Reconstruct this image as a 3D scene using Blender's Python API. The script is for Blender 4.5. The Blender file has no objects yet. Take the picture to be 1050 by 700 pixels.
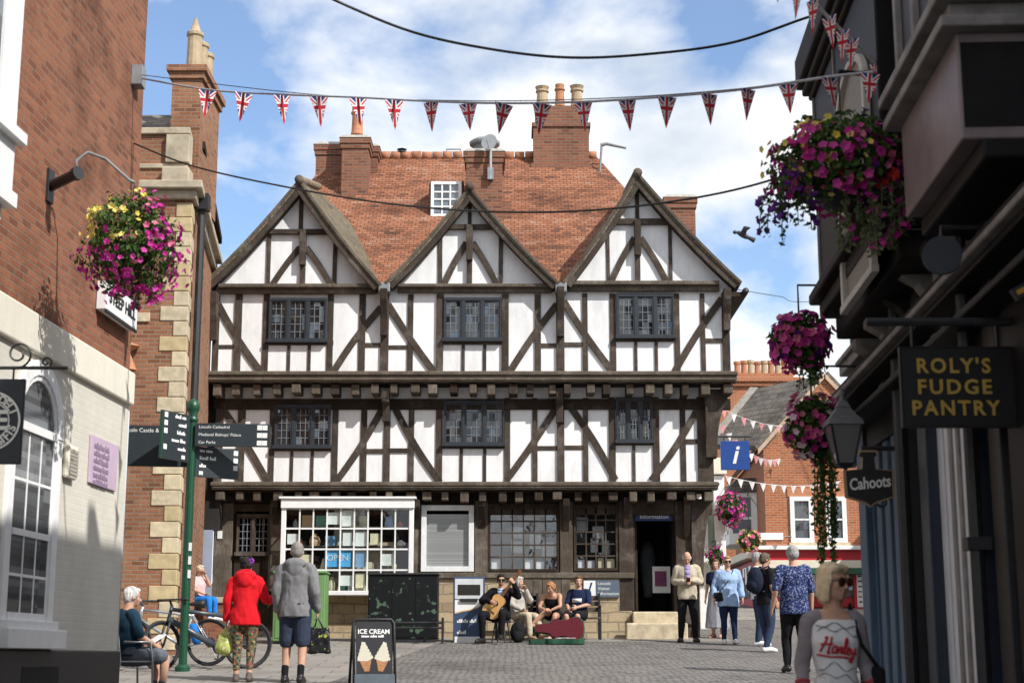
import bpy, math, random
from mathutils import Vector, Matrix, noise
from mathutils.bvhtree import BVHTree
random.seed(11)
S = bpy.context.scene
COL = S.collection
V = Vector
PI = math.pi
# ------------------------------------------------------------------ camera geometry (photo is 1050 x 700)
F = 1600.0
TH = math.atan(325 / F)
CT, ST = math.cos(TH), math.sin(TH)

def ray(px, py):
    u = (px - 525) / F
    v = (350 - py) / F
    return V((u, CT - v * ST, ST + v * CT))

def at(px, py, Y):
    d = ray(px, py)
    return d * (Y / d.y)

def onplane(px, py, p0, n):
    d = ray(px, py)
    return d * (p0.dot(n) / d.dot(n))

def mpp(p):
    return (p.y * CT + p.z * ST) / F

GP = [(-40, -3.9), (0, -1.6), (8, -1.13), (20.5, -.36), (33, .42), (40, .95), (55, 2.05), (90, 4.2), (600, 8)]

def gz(y):
    for (a, za), (b, zb) in zip(GP, GP[1:]):
        if y <= b:
            return za + (zb - za) * (y - a) / (b - a)
    return GP[-1][1]

def foot(px, py):
    a, b = 3.0, 80.0
    for _ in range(60):
        m = (a + b) / 2
        if at(px, py, m).z - gz(m) > 0:
            a = m
        else:
            b = m
    return at(px, py, a)

SLOPE = .052
AL, AR = -5.4, 2.6
ND = V((SLOPE, 1, 0)).normalized()          # along the street
NL = V((1, -SLOPE, 0)).normalized()         # left wall faces this way
NR = -NL

def wL(px, py, off=0.0):
    return onplane(px, py, V((AL, 0, 0)) + NL * off, NL)

def wR(px, py, off=0.0):
    return onplane(px, py, V((AR, 0, 0)) + NR * off, NR)

# ------------------------------------------------------------------ object helpers
ORIG = {}

def setp(o, label=None, cat=None, group=None, kind=None):
    if label: o['label'] = label
    if cat: o['category'] = cat
    if group: o['group'] = group
    if kind: o['kind'] = kind
    return o

def thing(name, label, cat, loc, group=None):
    o = bpy.data.objects.new(name, None)
    COL.objects.link(o)
    o.empty_display_size = .2
    o.location = loc
    ORIG[o.name] = V(loc)
    return setp(o, label, cat, group)

def org(o):
    return ORIG.get(o.name, V((0, 0, 0))) if o else V((0, 0, 0))

class MB:
    def __init__(self):
        self.v = []; self.f = []; self.mi = []; self.cur = 0
    def add(self, vs, fs):
        b = len(self.v)
        self.v += [V(p) for p in vs]
        for f in fs:
            self.f.append(tuple(i + b for i in f)); self.mi.append(self.cur)
        return self
    def poly(self, pts):
        return self.add(pts, [tuple(range(len(pts)))])
    def hexa(self, p):      # 8 points: bottom 0-3, top 4-7
        return self.add(p, [(0, 3, 2, 1), (4, 5, 6, 7), (0, 1, 5, 4), (1, 2, 6, 5), (2, 3, 7, 6), (3, 0, 4, 7)])
    def bx(self, x0, x1, y0, y1, z0, z1):
        if x0 > x1: x0, x1 = x1, x0
        if y0 > y1: y0, y1 = y1, y0
        if z0 > z1: z0, z1 = z1, z0
        return self.hexa([(x0, y0, z0), (x1, y0, z0), (x1, y1, z0), (x0, y1, z0), (x0, y0, z1), (x1, y0, z1), (x1, y1, z1), (x0, y1, z1)])
    def box(self, c, ax, ay, az):   # centre and three half-axis vectors (right handed)
        c = V(c)
        return self.hexa([c - ax - ay - az, c + ax - ay - az, c + ax + ay - az, c - ax + ay - az, c - ax - ay + az, c + ax - ay + az, c + ax + ay + az, c - ax + ay + az])
    def prism(self, poly, vec):
        n = len(poly); poly = [V(p) for p in poly]; vec = V(vec)
        nn = V((0, 0, 0))
        for i in range(n):
            nn += poly[i].cross(poly[(i + 1) % n])
        if nn.dot(vec) > 0: poly = poly[::-1]
        fs = [tuple(range(n)), tuple(range(2 * n - 1, n - 1, -1))]
        for i in range(n):
            j = (i + 1) % n
            fs.append((j, i, i + n, j + n))
        return self.add(poly + [p + vec for p in poly], fs)
    def beam(self, p, q, w, n, d):  # bar from p to q, width w across, sticking out d along n
        p, q, n = V(p), V(q), V(n).normalized()
        t = (q - p).normalized()
        s = t.cross(n).normalized() * (w / 2)
        return self.prism([p - s, p + s, q + s, q - s], n * d)
    def tube(self, pts, r, n=8, caps=True):
        pts = [V(p) for p in pts]
        rs = r if isinstance(r, (list, tuple)) else [r] * len(pts)
        vs = []; fs = []
        prev = None
        for i, p in enumerate(pts):
            t = (pts[min(i + 1, len(pts) - 1)] - pts[max(i - 1, 0)])
            if t.length < 1e-9: t = V((0, 0, 1))
            t.normalize()
            if prev is None:
                a = V((0, 0, 1)) if abs(t.z) < .9 else V((1, 0, 0))
                s = t.cross(a).normalized()
            else:
                s = (prev - t * prev.dot(t)).normalized()
            prev = s
            b = t.cross(s)
            for k in range(n):
                an = 2 * PI * k / n
                vs.append(p + (s * math.cos(an) + b * math.sin(an)) * rs[i])
        for i in range(len(pts) - 1):
            for k in range(n):
                k2 = (k + 1) % n
                fs.append((i * n + k, i * n + k2, (i + 1) * n + k2, (i + 1) * n + k))
        if caps:
            fs.append(tuple(range(n - 1, -1, -1)))
            m = (len(pts) - 1) * n
            fs.append(tuple(range(m, m + n)))
        return self.add(vs, fs)
    def lathe(self, prof, c, n=16, ax=V((0, 0, 1))):
        ax = V(ax).normalized()
        return self.tube([V(c) + ax * z for r, z in prof], [max(r, 1e-4) for r, z in prof], n)
    def ell(self, c, rx, ry, rz, R=None, n=12, m=8):
        c = V(c); vs = []; fs = []
        R = R or Matrix.Identity(3)
        for i in range(m + 1):
            ph = PI * i / m
            if i in (0, m):
                vs.append(c + R @ V((0, 0, rz * math.cos(ph))))
                continue
            for k in range(n):
                a = 2 * PI * k / n
                vs.append(c + R @ V((rx * math.sin(ph) * math.cos(a), ry * math.sin(ph) * math.sin(a), rz * math.cos(ph))))
        last = len(vs) - 1
        for k in range(n):
            fs.append((0, 1 + k, 1 + (k + 1) % n))
            fs.append((last, last - n + (k + 1) % n, last - n + k))
        for i in range(m - 2):
            for k in range(n):
                k2 = (k + 1) % n
                a = 1 + i * n
                fs.append((a + k, a + n + k, a + n + k2, a + k2))
        return self.add(vs, fs)
    def loft(self, rings):          # rings: lists of points, same count, closed with caps
        n = len(rings[0]); vs = []; fs = []
        for r in rings: vs += r
        for i in range(len(rings) - 1):
            for k in range(n):
                k2 = (k + 1) % n
                fs.append((i * n + k, i * n + k2, (i + 1) * n + k2, (i + 1) * n + k))
        fs.append(tuple(range(n - 1, -1, -1)))
        m = (len(rings) - 1) * n
        fs.append(tuple(range(m, m + n)))
        return self.add(vs, fs)
    def mesh(self, name, mats, off=V((0, 0, 0)), smooth=False, uv=True):
        me = bpy.data.meshes.new(name)
        me.from_pydata([p - off for p in self.v], [], self.f)
        mats = mats if isinstance(mats, (list, tuple)) else [mats]
        for m in mats: me.materials.append(m)
        if len(mats) > 1:
            me.polygons.foreach_set('material_index', self.mi)
        if smooth:
            me.polygons.foreach_set('use_smooth', [True] * len(me.polygons))
        if uv: autouv(me, off)
        me.update()
        return me
    def build(self, name, mats, parent=None, smooth=False, bevel=0, off=None, uv=True):
        o0 = org(parent) if off is None else off
        me = self.mesh(name, mats, o0, smooth, uv)
        o = bpy.data.objects.new(name, me)
        COL.objects.link(o)
        if parent: o.parent = parent
        ORIG[o.name] = V(o0)
        if bevel:
            b = o.modifiers.new('bevel', 'BEVEL'); b.width = bevel; b.segments = 2; b.limit_method = 'ANGLE'; b.angle_limit = .6
        return o

def autouv(me, off):
    lay = me.uv_layers.new(name='UVMap')
    data = [0.0] * (2 * len(me.loops))
    Z = V((0, 0, 1))
    vs = [v.co + off for v in me.vertices]
    for p in me.polygons:
        n = p.normal
        if abs(n.z) > .985:
            u, w = V((1, 0, 0)), V((0, 1, 0))
        else:
            u = Z.cross(n).normalized(); w = n.cross(u)
        for li in p.loop_indices:
            c = vs[me.loops[li].vertex_index]
            data[2 * li] = c.dot(u); data[2 * li + 1] = c.dot(w)
    lay.data.foreach_set('uv', data)

def copy_tree(o, parent=None):
    c = o.copy(); COL.objects.link(c)
    ORIG[c.name] = org(o)
    if parent: c.parent = parent
    for ch in [x for x in o.children]: copy_tree(ch, c)
    return c

def rmesh(mb, name, mats, parent, voxel=.012, smooth=3, wr=0, wscale=9.0, wstretch=(1, 1, .6), disp=None):
    """union of the closed pieces in mb as ONE continuous skin; wr = amplitude of cloth folds"""
    me = mb.mesh(name, mats, V((0, 0, 0)), True, False)
    t = bpy.data.objects.new('tmp', me); COL.objects.link(t)
    m = t.modifiers.new('r', 'REMESH'); m.mode = 'VOXEL'; m.voxel_size = voxel; m.use_smooth_shade = True
    s = t.modifiers.new('s', 'SMOOTH'); s.factor = .5; s.iterations = smooth
    dg = bpy.context.evaluated_depsgraph_get()
    out = bpy.data.meshes.new_from_object(t.evaluated_get(dg))
    bpy.data.objects.remove(t); bpy.data.meshes.remove(me)
    out.materials.clear()
    for m_ in (mats if isinstance(mats, (list, tuple)) else [mats]): out.materials.append(m_)
    o0 = org(parent)
    ns = [v.normal.copy() for v in out.vertices]
    for v, n in zip(out.vertices, ns):
        c = v.co.copy()
        if wr:
            q = V((c.x * wstretch[0], c.y * wstretch[1], c.z * wstretch[2])) * wscale
            f = noise.noise(q) + .5 * noise.noise(q * 2.3)
            c += n * (f * wr * 1.35)
        v.co = c - o0
    out.polygons.foreach_set('use_smooth', [True] * len(out.polygons))
    autouv(out, o0)
    out.name = name
    o = bpy.data.objects.new(name, out); COL.objects.link(o)
    o.parent = parent; ORIG[o.name] = V(o0)
    return o

# ------------------------------------------------------------------ materials
def newmat(name):
    m = bpy.data.materials.new(name); m.use_nodes = True
    nt = m.node_tree
    return m, nt, nt.nodes['Principled BSDF']

def nd(nt, typ, **kw):
    n = nt.nodes.new(typ)
    for k, v in kw.items(): setattr(n, k, v)
    return n

def rgba(c): return (c[0], c[1], c[2], 1)

def mulc(c, k): return tuple(max(0, min(1, x * k)) for x in c)

def ramp(nt, fac, stops):
    r = nd(nt, 'ShaderNodeValToRGB')
    els = r.color_ramp.elements
    while len(els) < len(stops): els.new(.5)
    for e, (p, c) in zip(els, stops):
        e.position = p; e.color = rgba(c)
    nt.links.new(fac, r.inputs[0])
    return r.outputs[0]

def noi(nt, vec, scale, detail=4, rough=.6, out='Fac'):
    n = nd(nt, 'ShaderNodeTexNoise')
    n.inputs['Scale'].default_value = scale; n.inputs['Detail'].default_value = detail; n.inputs['Roughness'].default_value = rough
    if vec is not None: nt.links.new(vec, n.inputs['Vector'])
    return n.outputs[out]

def mixc(nt, fac, a, b, blend='MIX'):
    m = nd(nt, 'ShaderNodeMix', data_type='RGBA', blend_type=blend)
    for sock, val in ((m.inputs['Factor'], fac), (m.inputs['A'], a), (m.inputs['B'], b)):
        if hasattr(val, 'links'): nt.links.new(val, sock)
        elif isinstance(val, (int, float)): sock.default_value = val
        else: sock.default_value = rgba(val)
    return m.outputs['Result']

def bump(nt, h, strength, dist=.01, nrm=None):
    b = nd(nt, 'ShaderNodeBump')
    b.inputs['Strength'].default_value = strength; b.inputs['Distance'].default_value = dist
    nt.links.new(h, b.inputs['Height'])
    if nrm is not None: nt.links.new(nrm, b.inputs['Normal'])
    return b.outputs[0]

def coords(nt, kind='Object', scale=None, rot=None):
    t = nd(nt, 'ShaderNodeTexCoord').outputs[kind]
    if scale or rot:
        m = nd(nt, 'ShaderNodeMapping')
        if scale: m.inputs['Scale'].default_value = scale
        if rot: m.inputs['Rotation'].default_value = rot
        nt.links.new(t, m.inputs['Vector'])
        return m.outputs[0]
    return t

CACHE = {}
def M(col, rough=.7, var=.12, scale=12, bmp=.15, metal=0, name='paint', spec=.4, dist=.006, stretch=None):
    key = (tuple(round(c, 4) for c in col), rough, var, scale, bmp, metal, stretch, spec)
    if key in CACHE: return CACHE[key]
    m, nt, p = newmat(name)
    tc = coords(nt, 'Object', stretch)
    n1 = noi(nt, tc, scale, 5)
    c = ramp(nt, n1, [(.28, mulc(col, 1 - var)), (.72, mulc(col, 1 + var))])
    nt.links.new(c, p.inputs['Base Color'])
    p.inputs['Roughness'].default_value = rough
    p.inputs['Metallic'].default_value = metal
    p.inputs['Specular IOR Level'].default_value = spec
    if bmp:
        nt.links.new(bump(nt, noi(nt, tc, scale * 3, 4), bmp, dist), p.inputs['Normal'])
    CACHE[key] = m
    return m

def brickmat(name, c1, c2, mortar, bw=.225, bh=.075, ms=.012, patch=.35, dark=None, bmp=.7, rough=.9, offset=.5, darkamt=.5, pscale=.6, mottle=1.0, wobble=.012, wsc=1.3):
    m, nt, p = newmat(name)
    uv = coords(nt, 'UV')
    ns = noi(nt, uv, wsc, 3, .5, 'Color')
    wob = nd(nt, 'ShaderNodeVectorMath', operation='MULTIPLY_ADD')
    nt.links.new(ns, wob.inputs[0]); wob.inputs[1].default_value = (wobble, wobble, 0); nt.links.new(uv, wob.inputs[2])
    b = nd(nt, 'ShaderNodeTexBrick', offset=offset)
    b.inputs['Scale'].default_value = 1
    b.inputs['Mortar Size'].default_value = ms; b.inputs['Mortar Smooth'].default_value = .25
    b.inputs['Brick Width'].default_value = bw; b.inputs['Row Height'].default_value = bh
    b.inputs['Color1'].default_value = rgba(c1); b.inputs['Color2'].default_value = rgba(c2)
    b.inputs['Mortar'].default_value = rgba(mortar); b.inputs['Bias'].default_value = 0
    nt.links.new(wob.outputs[0], b.inputs['Vector'])
    # per brick tone: second brick texture, black / white
    b2 = nd(nt, 'ShaderNodeTexBrick', offset=offset)
    for k in ('Scale', 'Mortar Smooth', 'Brick Width', 'Row Height'):
        b2.inputs[k].default_value = b.inputs[k].default_value
    b2.inputs['Mortar Size'].default_value = 0
    b2.inputs['Color1'].default_value = (0, 0, 0, 1); b2.inputs['Color2'].default_value = (1, 1, 1, 1); b2.inputs['Bias'].default_value = -.2
    nt.links.new(wob.outputs[0], b2.inputs['Vector'])
    dk = dark or mulc(c1, .45)
    sel = ramp(nt, b2.outputs['Color'], [(.62, (0, 0, 0)), (.8, (1, 1, 1))])
    sm = nd(nt, 'ShaderNodeMath', operation='MULTIPLY'); nt.links.new(sel, sm.inputs[0]); sm.inputs[1].default_value = darkamt
    brick_only = mixc(nt, sm.outputs[0], b.outputs['Color'], dk)
    col = mixc(nt, b.outputs['Fac'], brick_only, mortar)
    big = noi(nt, uv, pscale, 6, .65)
    col = mixc(nt, patch, col, ramp(nt, big, [(.3, (.35, .3, .28)), (.5, (1, 1, 1)), (.75, (1.0, .9, .8))]), 'MULTIPLY')
    fine = noi(nt, uv, 22, 4)
    col = mixc(nt, .35 * mottle, col, ramp(nt, fine, [(.3, (.55, .55, .55)), (.7, (1, 1, 1))]), 'MULTIPLY')
    nt.links.new(col, p.inputs['Base Color'])
    p.inputs['Roughness'].default_value = rough
    p.inputs['Specular IOR Level'].default_value = .25
    inv = nd(nt, 'ShaderNodeMath', operation='SUBTRACT'); inv.inputs[0].default_value = 1; nt.links.new(b.outputs['Fac'], inv.inputs[1])
    ad = nd(nt, 'ShaderNodeMath', operation='MULTIPLY_ADD'); nt.links.new(fine, ad.inputs[0]); ad.inputs[1].default_value = .5; nt.links.new(inv.outputs[0], ad.inputs[2])
    nt.links.new(bump(nt, ad.outputs[0], bmp, .012), p.inputs['Normal'])
    return m

def tilemat(name, cols, bw=.17, bh=.105, moss=0.0):
    """clay plain tiles: each course stands proud at its lower edge (bump), every tile its own tone"""
    m, nt, p = newmat(name)
    uv = coords(nt, 'UV')
    ns = noi(nt, uv, .9, 3, .5, 'Color')
    wob = nd(nt, 'ShaderNodeVectorMath', operation='MULTIPLY_ADD')
    nt.links.new(ns, wob.inputs[0]); wob.inputs[1].default_value = (.05, .07, 0); nt.links.new(uv, wob.inputs[2])
    b = nd(nt, 'ShaderNodeTexBrick', offset=.5)
    b.inputs['Scale'].default_value = 1; b.inputs['Mortar Size'].default_value = .008; b.inputs['Mortar Smooth'].default_value = .3
    b.inputs['Brick Width'].default_value = bw; b.inputs['Row Height'].default_value = bh
    b.inputs['Color1'].default_value = (0, 0, 0, 1); b.inputs['Color2'].default_value = (1, 1, 1, 1); b.inputs['Mortar'].default_value = (.4, .4, .4, 1)
    nt.links.new(wob.outputs[0], b.inputs['Vector'])
    mx = nd(nt, 'ShaderNodeMath', operation='MULTIPLY_ADD')
    nt.links.new(noi(nt, coords(nt, 'UV', (.55, 1.6, 1)), 1.3, 7, .72), mx.inputs[0]); mx.inputs[1].default_value = 1.25
    h = nd(nt, 'ShaderNodeMath', operation='MULTIPLY_ADD'); nt.links.new(b.outputs['Color'], h.inputs[0]); h.inputs[1].default_value = .34; h.inputs[2].default_value = -.30
    nt.links.new(h.outputs[0], mx.inputs[2])
    k = len(cols)
    col = ramp(nt, mx.outputs[0], [(.18 + .64 * i / (k - 1), c) for i, c in enumerate(cols)])
    col = mixc(nt, b.outputs['Fac'], col, mulc(cols[0], .5))
    st = ramp(nt, noi(nt, coords(nt, 'UV', (.35, .9, 1)), .9, 8, .7), [(.36, (.40, .37, .36)), (.50, (1, 1, 1)), (.62, (1, 1, 1)), (.74, (1.0, 1.0, 1.0))])
    col = mixc(nt, .8, col, st, 'MULTIPLY')
    lim = ramp(nt, noi(nt, coords(nt, 'UV', (.5, 1.3, 1)), 1.6, 8, .75), [(.60, (0, 0, 0)), (.72, (.45, .45, .45))])
    col = mixc(nt, lim, col, (.42, .34, .28))
    if moss:
        ms_ = ramp(nt, noi(nt, uv, 2.4, 7, .75), [(.5 - .2 * moss, (0, 0, 0)), (.62, (1, 1, 1))])
        sm = nd(nt, 'ShaderNodeMath', operation='MULTIPLY'); nt.links.new(ms_, sm.inputs[0]); sm.inputs[1].default_value = moss
        col = mixc(nt, sm.outputs[0], col, (.13, .125, .085))
    nt.links.new(col, p.inputs['Base Color'])
    p.inputs['Roughness'].default_value = .9; p.inputs['Specular IOR Level'].default_value = .2
    sx = nd(nt, 'ShaderNodeSeparateXYZ'); nt.links.new(wob.outputs[0], sx.inputs[0])
    dv = nd(nt, 'ShaderNodeMath', operation='DIVIDE'); nt.links.new(sx.outputs[1], dv.inputs[0]); dv.inputs[1].default_value = bh
    fr = nd(nt, 'ShaderNodeMath', operation='FRACT'); nt.links.new(dv.outputs[0], fr.inputs[0])
    sb = nd(nt, 'ShaderNodeMath', operation='SUBTRACT'); sb.inputs[0].default_value = 1; nt.links.new(fr.outputs[0], sb.inputs[1])
    a2 = nd(nt, 'ShaderNodeMath', operation='MULTIPLY_ADD'); nt.links.new(noi(nt, uv, 30, 3), a2.inputs[0]); a2.inputs[1].default_value = .5; nt.links.new(sb.outputs[0], a2.inputs[2])
    nt.links.new(bump(nt, a2.outputs[0], .9, .025), p.inputs['Normal'])
    return m

def timbermat(name, c, rough=.85, light=(.30, .26, .22)):
    m, nt, p = newmat(name)
    tc = coords(nt, 'Object')
    n1 = noi(nt, tc, 2.2, 8, .75)
    st = noi(nt, coords(nt, 'Object', (38, 38, 5)), 1.0, 6, .7)
    col = ramp(nt, n1, [(.3, mulc(c, .62)), (.52, c), (.78, mulc(light, .75))])
    col = mixc(nt, .75, col, ramp(nt, st, [(.3, (.4, .38, .36)), (.55, (1, 1, 1)), (.8, (1.0, .97, .93))]), 'MULTIPLY')
    oi = nd(nt, 'ShaderNodeObjectInfo')
    col = mixc(nt, 1.0, col, ramp(nt, oi.outputs['Random'], [(0, (.68, .66, .64)), (.5, (.95, .94, .93)), (1, (1, 1, .98))]), 'MULTIPLY')
    nt.links.new(col, p.inputs['Base Color'])
    p.inputs['Roughness'].default_value = rough; p.inputs['Specular IOR Level'].default_value = .2
    nt.links.new(bump(nt, st, .6, .012), p.inputs['Normal'])
    return m

def plastermat(name, c, stain=.25, rough=.85):
    m, nt, p = newmat(name)
    tc = coords(nt, 'Object')
    n1 = noi(nt, coords(nt, 'Object', (1.6, 1.6, .45)), 1.7, 8, .7)
    col = ramp(nt, n1, [(.25, mulc(c, 1 - stain)), (.55, c)])
    nt.links.new(col, p.inputs['Base Color'])
    p.inputs['Roughness'].default_value = rough; p.inputs['Specular IOR Level'].default_value = .2
    nt.links.new(bump(nt, noi(nt, tc, 9, 6, .65), .35, .012), p.inputs['Normal'])
    return m

def paintedbrick(name, c):
    m, nt, p = newmat(name)
    uv = coords(nt, 'UV')
    b = nd(nt, 'ShaderNodeTexBrick')
    b.inputs['Scale'].default_value = 1; b.inputs['Mortar Size'].default_value = .012; b.inputs['Mortar Smooth'].default_value = .6
    b.inputs['Brick Width'].default_value = .225; b.inputs['Row Height'].default_value = .075
    nt.links.new(uv, b.inputs['Vector'])
    n1 = noi(nt, uv, 1.2, 8, .7)
    col = ramp(nt, n1, [(.28, mulc(c, .82)), (.6, c)])
    nt.links.new(col, p.inputs['Base Color'])
    p.inputs['Roughness'].default_value = .75; p.inputs['Specular IOR Level'].default_value = .3
    inv = nd(nt, 'ShaderNodeMath', operation='SUBTRACT'); inv.inputs[0].default_value = 1; nt.links.new(b.outputs['Fac'], inv.inputs[1])
    ad = nd(nt, 'ShaderNodeMath', operation='MULTIPLY_ADD'); nt.links.new(noi(nt, uv, 14, 5), ad.inputs[0]); ad.inputs[1].default_value = 1.2; nt.links.new(inv.outputs[0], ad.inputs[2])
    nt.links.new(bump(nt, ad.outputs[0], .16, .006), p.inputs['Normal'])
    return m

def glassmat(name, base=(.02, .025, .03), ior=1.9, cell=(.12, .17), tilt=.05, tone=.6):
    """old window glass over a dark room: every pane sits at its own slight tilt"""
    m, nt, p = newmat(name)
    uv = coords(nt, 'UV')
    mp = nd(nt, 'ShaderNodeVectorMath', operation='DIVIDE'); nt.links.new(uv, mp.inputs[0]); mp.inputs[1].default_value = (cell[0], cell[1], 1)
    fl = nd(nt, 'ShaderNodeVectorMath', operation='FLOOR'); nt.links.new(mp.outputs[0], fl.inputs[0])
    wn = nd(nt, 'ShaderNodeTexWhiteNoise', noise_dimensions='3D'); nt.links.new(fl.outputs[0], wn.inputs['Vector'])
    s = nd(nt, 'ShaderNodeVectorMath', operation='SUBTRACT'); nt.links.new(wn.outputs['Color'], s.inputs[0]); s.inputs[1].default_value = (.5, .5, .5)
    sc = nd(nt, 'ShaderNodeVectorMath', operation='SCALE'); nt.links.new(s.outputs[0], sc.inputs[0]); sc.inputs['Scale'].default_value = tilt * 2
    g = nd(nt, 'ShaderNodeNewGeometry')
    a = nd(nt, 'ShaderNodeVectorMath', operation='ADD'); nt.links.new(g.outputs['Normal'], a.inputs[0]); nt.links.new(sc.outputs[0], a.inputs[1])
    nz = nd(nt, 'ShaderNodeVectorMath', operation='NORMALIZE'); nt.links.new(a.outputs[0], nz.inputs[0])
    nt.links.new(bump(nt, noi(nt, uv, 6, 2), .08, .01, nz.outputs[0]), p.inputs['Normal'])
    nt.links.new(mixc(nt, tone, base, ramp(nt, wn.outputs['Value'], [(0, mulc(base, .4)), (.7, base), (1, tuple(min(1, x * 3.2) for x in base))])), p.inputs['Base Color'])
    p.inputs['Roughness'].default_value = .06
    p.inputs['IOR'].default_value = ior
    return m

def thinglass(name, ior=1.7, tint=(.9, .95, .95)):
    m, nt, p = newmat(name)
    nt.nodes.remove(p)
    out = [n for n in nt.nodes if n.type == 'OUTPUT_MATERIAL'][0]
    lw = nd(nt, 'ShaderNodeLayerWeight'); lw.inputs['Blend'].default_value = .5
    pw = nd(nt, 'ShaderNodeMath', operation='POWER'); nt.links.new(lw.outputs['Facing'], pw.inputs[0]); pw.inputs[1].default_value = 5
    f0 = ((ior - 1) / (ior + 1)) ** 2
    fr = nd(nt, 'ShaderNodeMath', operation='MULTIPLY_ADD'); nt.links.new(pw.outputs[0], fr.inputs[0]); fr.inputs[1].default_value = 1 - f0; fr.inputs[2].default_value = f0
    tr = nd(nt, 'ShaderNodeBsdfTransparent'); tr.inputs['Color'].default_value = rgba(tint)
    gl = nd(nt, 'ShaderNodeBsdfGlossy'); gl.inputs['Roughness'].default_value = .04
    nt.links.new(bump(nt, noi(nt, coords(nt, 'UV'), 3.5, 2), .15, .02), gl.inputs['Normal'])
    mx = nd(nt, 'ShaderNodeMixShader')
    nt.links.new(fr.outputs[0], mx.inputs[0]); nt.links.new(tr.outputs[0], mx.inputs[1]); nt.links.new(gl.outputs[0], mx.inputs[2])
    nt.links.new(mx.outputs[0], out.inputs[0])
    return m

def islandmat(name, cols, rough=.6, spec=.3, trans=0.0):
    m, nt, p = newmat(name)
    g = nd(nt, 'ShaderNodeNewGeometry')
    k = len(cols)
    c = ramp(nt, g.outputs['Random Per Island'], [(i / max(1, k - 1), c) for i, c in enumerate(cols)])
    nt.links.new(c, p.inputs['Base Color'])
    p.inputs['Roughness'].default_value = rough; p.inputs['Specular IOR Level'].default_value = spec
    if trans:
        out = [n for n in nt.nodes if n.type == 'OUTPUT_MATERIAL'][0]
        t = nd(nt, 'ShaderNodeBsdfTranslucent'); nt.links.new(c, t.inputs['Color'])
        mx = nd(nt, 'ShaderNodeMixShader'); mx.inputs[0].default_value = trans
        nt.links.new(p.outputs[0], mx.inputs[1]); nt.links.new(t.outputs[0], mx.inputs[2]); nt.links.new(mx.outputs[0], out.inputs[0])
    return m

def patternmat(name, base, cols, scale=28, rough=.8, thresh=.52):
    """printed cloth: blotches of colour scattered on a ground colour"""
    m, nt, p = newmat(name)
    tc = coords(nt, 'Object')
    col = base
    for i, c in enumerate(cols):
        mp = nd(nt, 'ShaderNodeVectorMath', operation='ADD'); nt.links.new(tc, mp.inputs[0]); mp.inputs[1].default_value = (i * 7.3, i * 3.1, i * 5.7)
        f = ramp(nt, noi(nt, mp.outputs[0], scale, 2, .5), [(thresh, (0, 0, 0)), (thresh + .05, (1, 1, 1))])
        col = mixc(nt, f, col, c)
    nt.links.new(col, p.inputs['Base Color'])
    p.inputs['Roughness'].default_value = rough; p.inputs['Specular IOR Level'].default_value = .2
    return m

# ------------------------------------------------------------------ lettering
def letters(s, size, O, R, U, mat, parent, name='lettering', ext=.003, ax='CENTER', ay='CENTER', bold=0.0, shear=0.0, space=1.0, lift=.002, width=None, snap=None):
    cu = bpy.data.curves.new(name, 'FONT')
    cu.body = s; cu.size = size; cu.extrude = ext; cu.align_x = ax; cu.align_y = ay; cu.offset = bold; cu.shear = shear; cu.space_character = space
    cu.resolution_u = 3
    t = bpy.data.objects.new('tmp', cu); COL.objects.link(t)
    dg = bpy.context.evaluated_depsgraph_get()
    me = bpy.data.meshes.new_from_object(t.evaluated_get(dg))
    bpy.data.objects.remove(t); bpy.data.curves.remove(cu)
    R = V(R).normalized(); U = V(U).normalized(); N = R.cross(U)
    o0 = org(parent); k = 1
    if width:
        xs = [v.co.x for v in me.vertices]
        if xs: k = width / (max(xs) - min(xs))
    for v in me.vertices:
        c = v.co
        w = V(O) + R * (c.x * k) + U * c.y + N * (c.z + ext + lift)
        if snap: w = snap(w, c.z + ext)
        v.co = w - o0
    me.materials.clear(); me.materials.append(mat)
    me.name = name
    o = bpy.data.objects.new(name, me); COL.objects.link(o)
    o.parent = parent; ORIG[o.name] = V(o0)
    return o

def wordbars(mb, O, R, U, h, words, gap=.35):
    """lettering too small to read in the photo: low blocks of word length"""
    R = V(R).normalized(); U = V(U).normalized(); N = R.cross(U)
    x = 0
    for w in words:
        n = max(1, int(w))
        for i in range(n):
            cw = h * random.uniform(.38, .6)
            hh = h * random.choice((.62, .62, .7, 1.0))
            c = V(O) + R * (x + cw / 2) + U * (hh / 2)
            mb.box(c + N * .002, R * (cw * .42), U * (hh / 2), N * .002)
            x += cw
        x += h * gap
    return x
# ------------------------------------------------------------------ shared materials
BRK = brickmat('red_brick', (.32, .125, .068), (.22, .08, .048), (.24, .16, .11), patch=.85, darkamt=.55, bmp=.9, ms=.010, pscale=.8)
BRKQ = brickmat('orange_brick', (.35, .16, .085), (.25, .10, .055), (.28, .21, .15), patch=.5, darkamt=.85, ms=.011)
BRKC = brickmat('chimney_brick', (.29, .115, .064), (.20, .072, .044), (.22, .165, .125), patch=.5, darkamt=.7)
BRKR = brickmat('bright_red_brick', (.47, .155, .06), (.38, .115, .045), (.40, .28, .2), patch=.25, darkamt=.35)
TILE = tilemat('clay_roof_tiles', [(.07, .042, .034), (.19, .08, .045), (.28, .112, .06), (.32, .14, .08), (.31, .20, .145)])
TILEM = tilemat('mossy_roof_tiles', [(.05, .04, .03), (.13, .10, .075), (.21, .15, .10), (.16, .14, .11)], moss=.75)
SLATE = tilemat('grey_slates', [(.08, .075, .07), (.14, .125, .11), (.19, .165, .14), (.24, .20, .17)], bw=.3, bh=.2)
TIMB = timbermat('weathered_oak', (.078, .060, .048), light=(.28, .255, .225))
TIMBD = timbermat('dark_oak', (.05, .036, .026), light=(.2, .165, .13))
TIMBL = timbermat('grey_oak', (.13, .105, .082), light=(.36, .32, .27))
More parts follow.
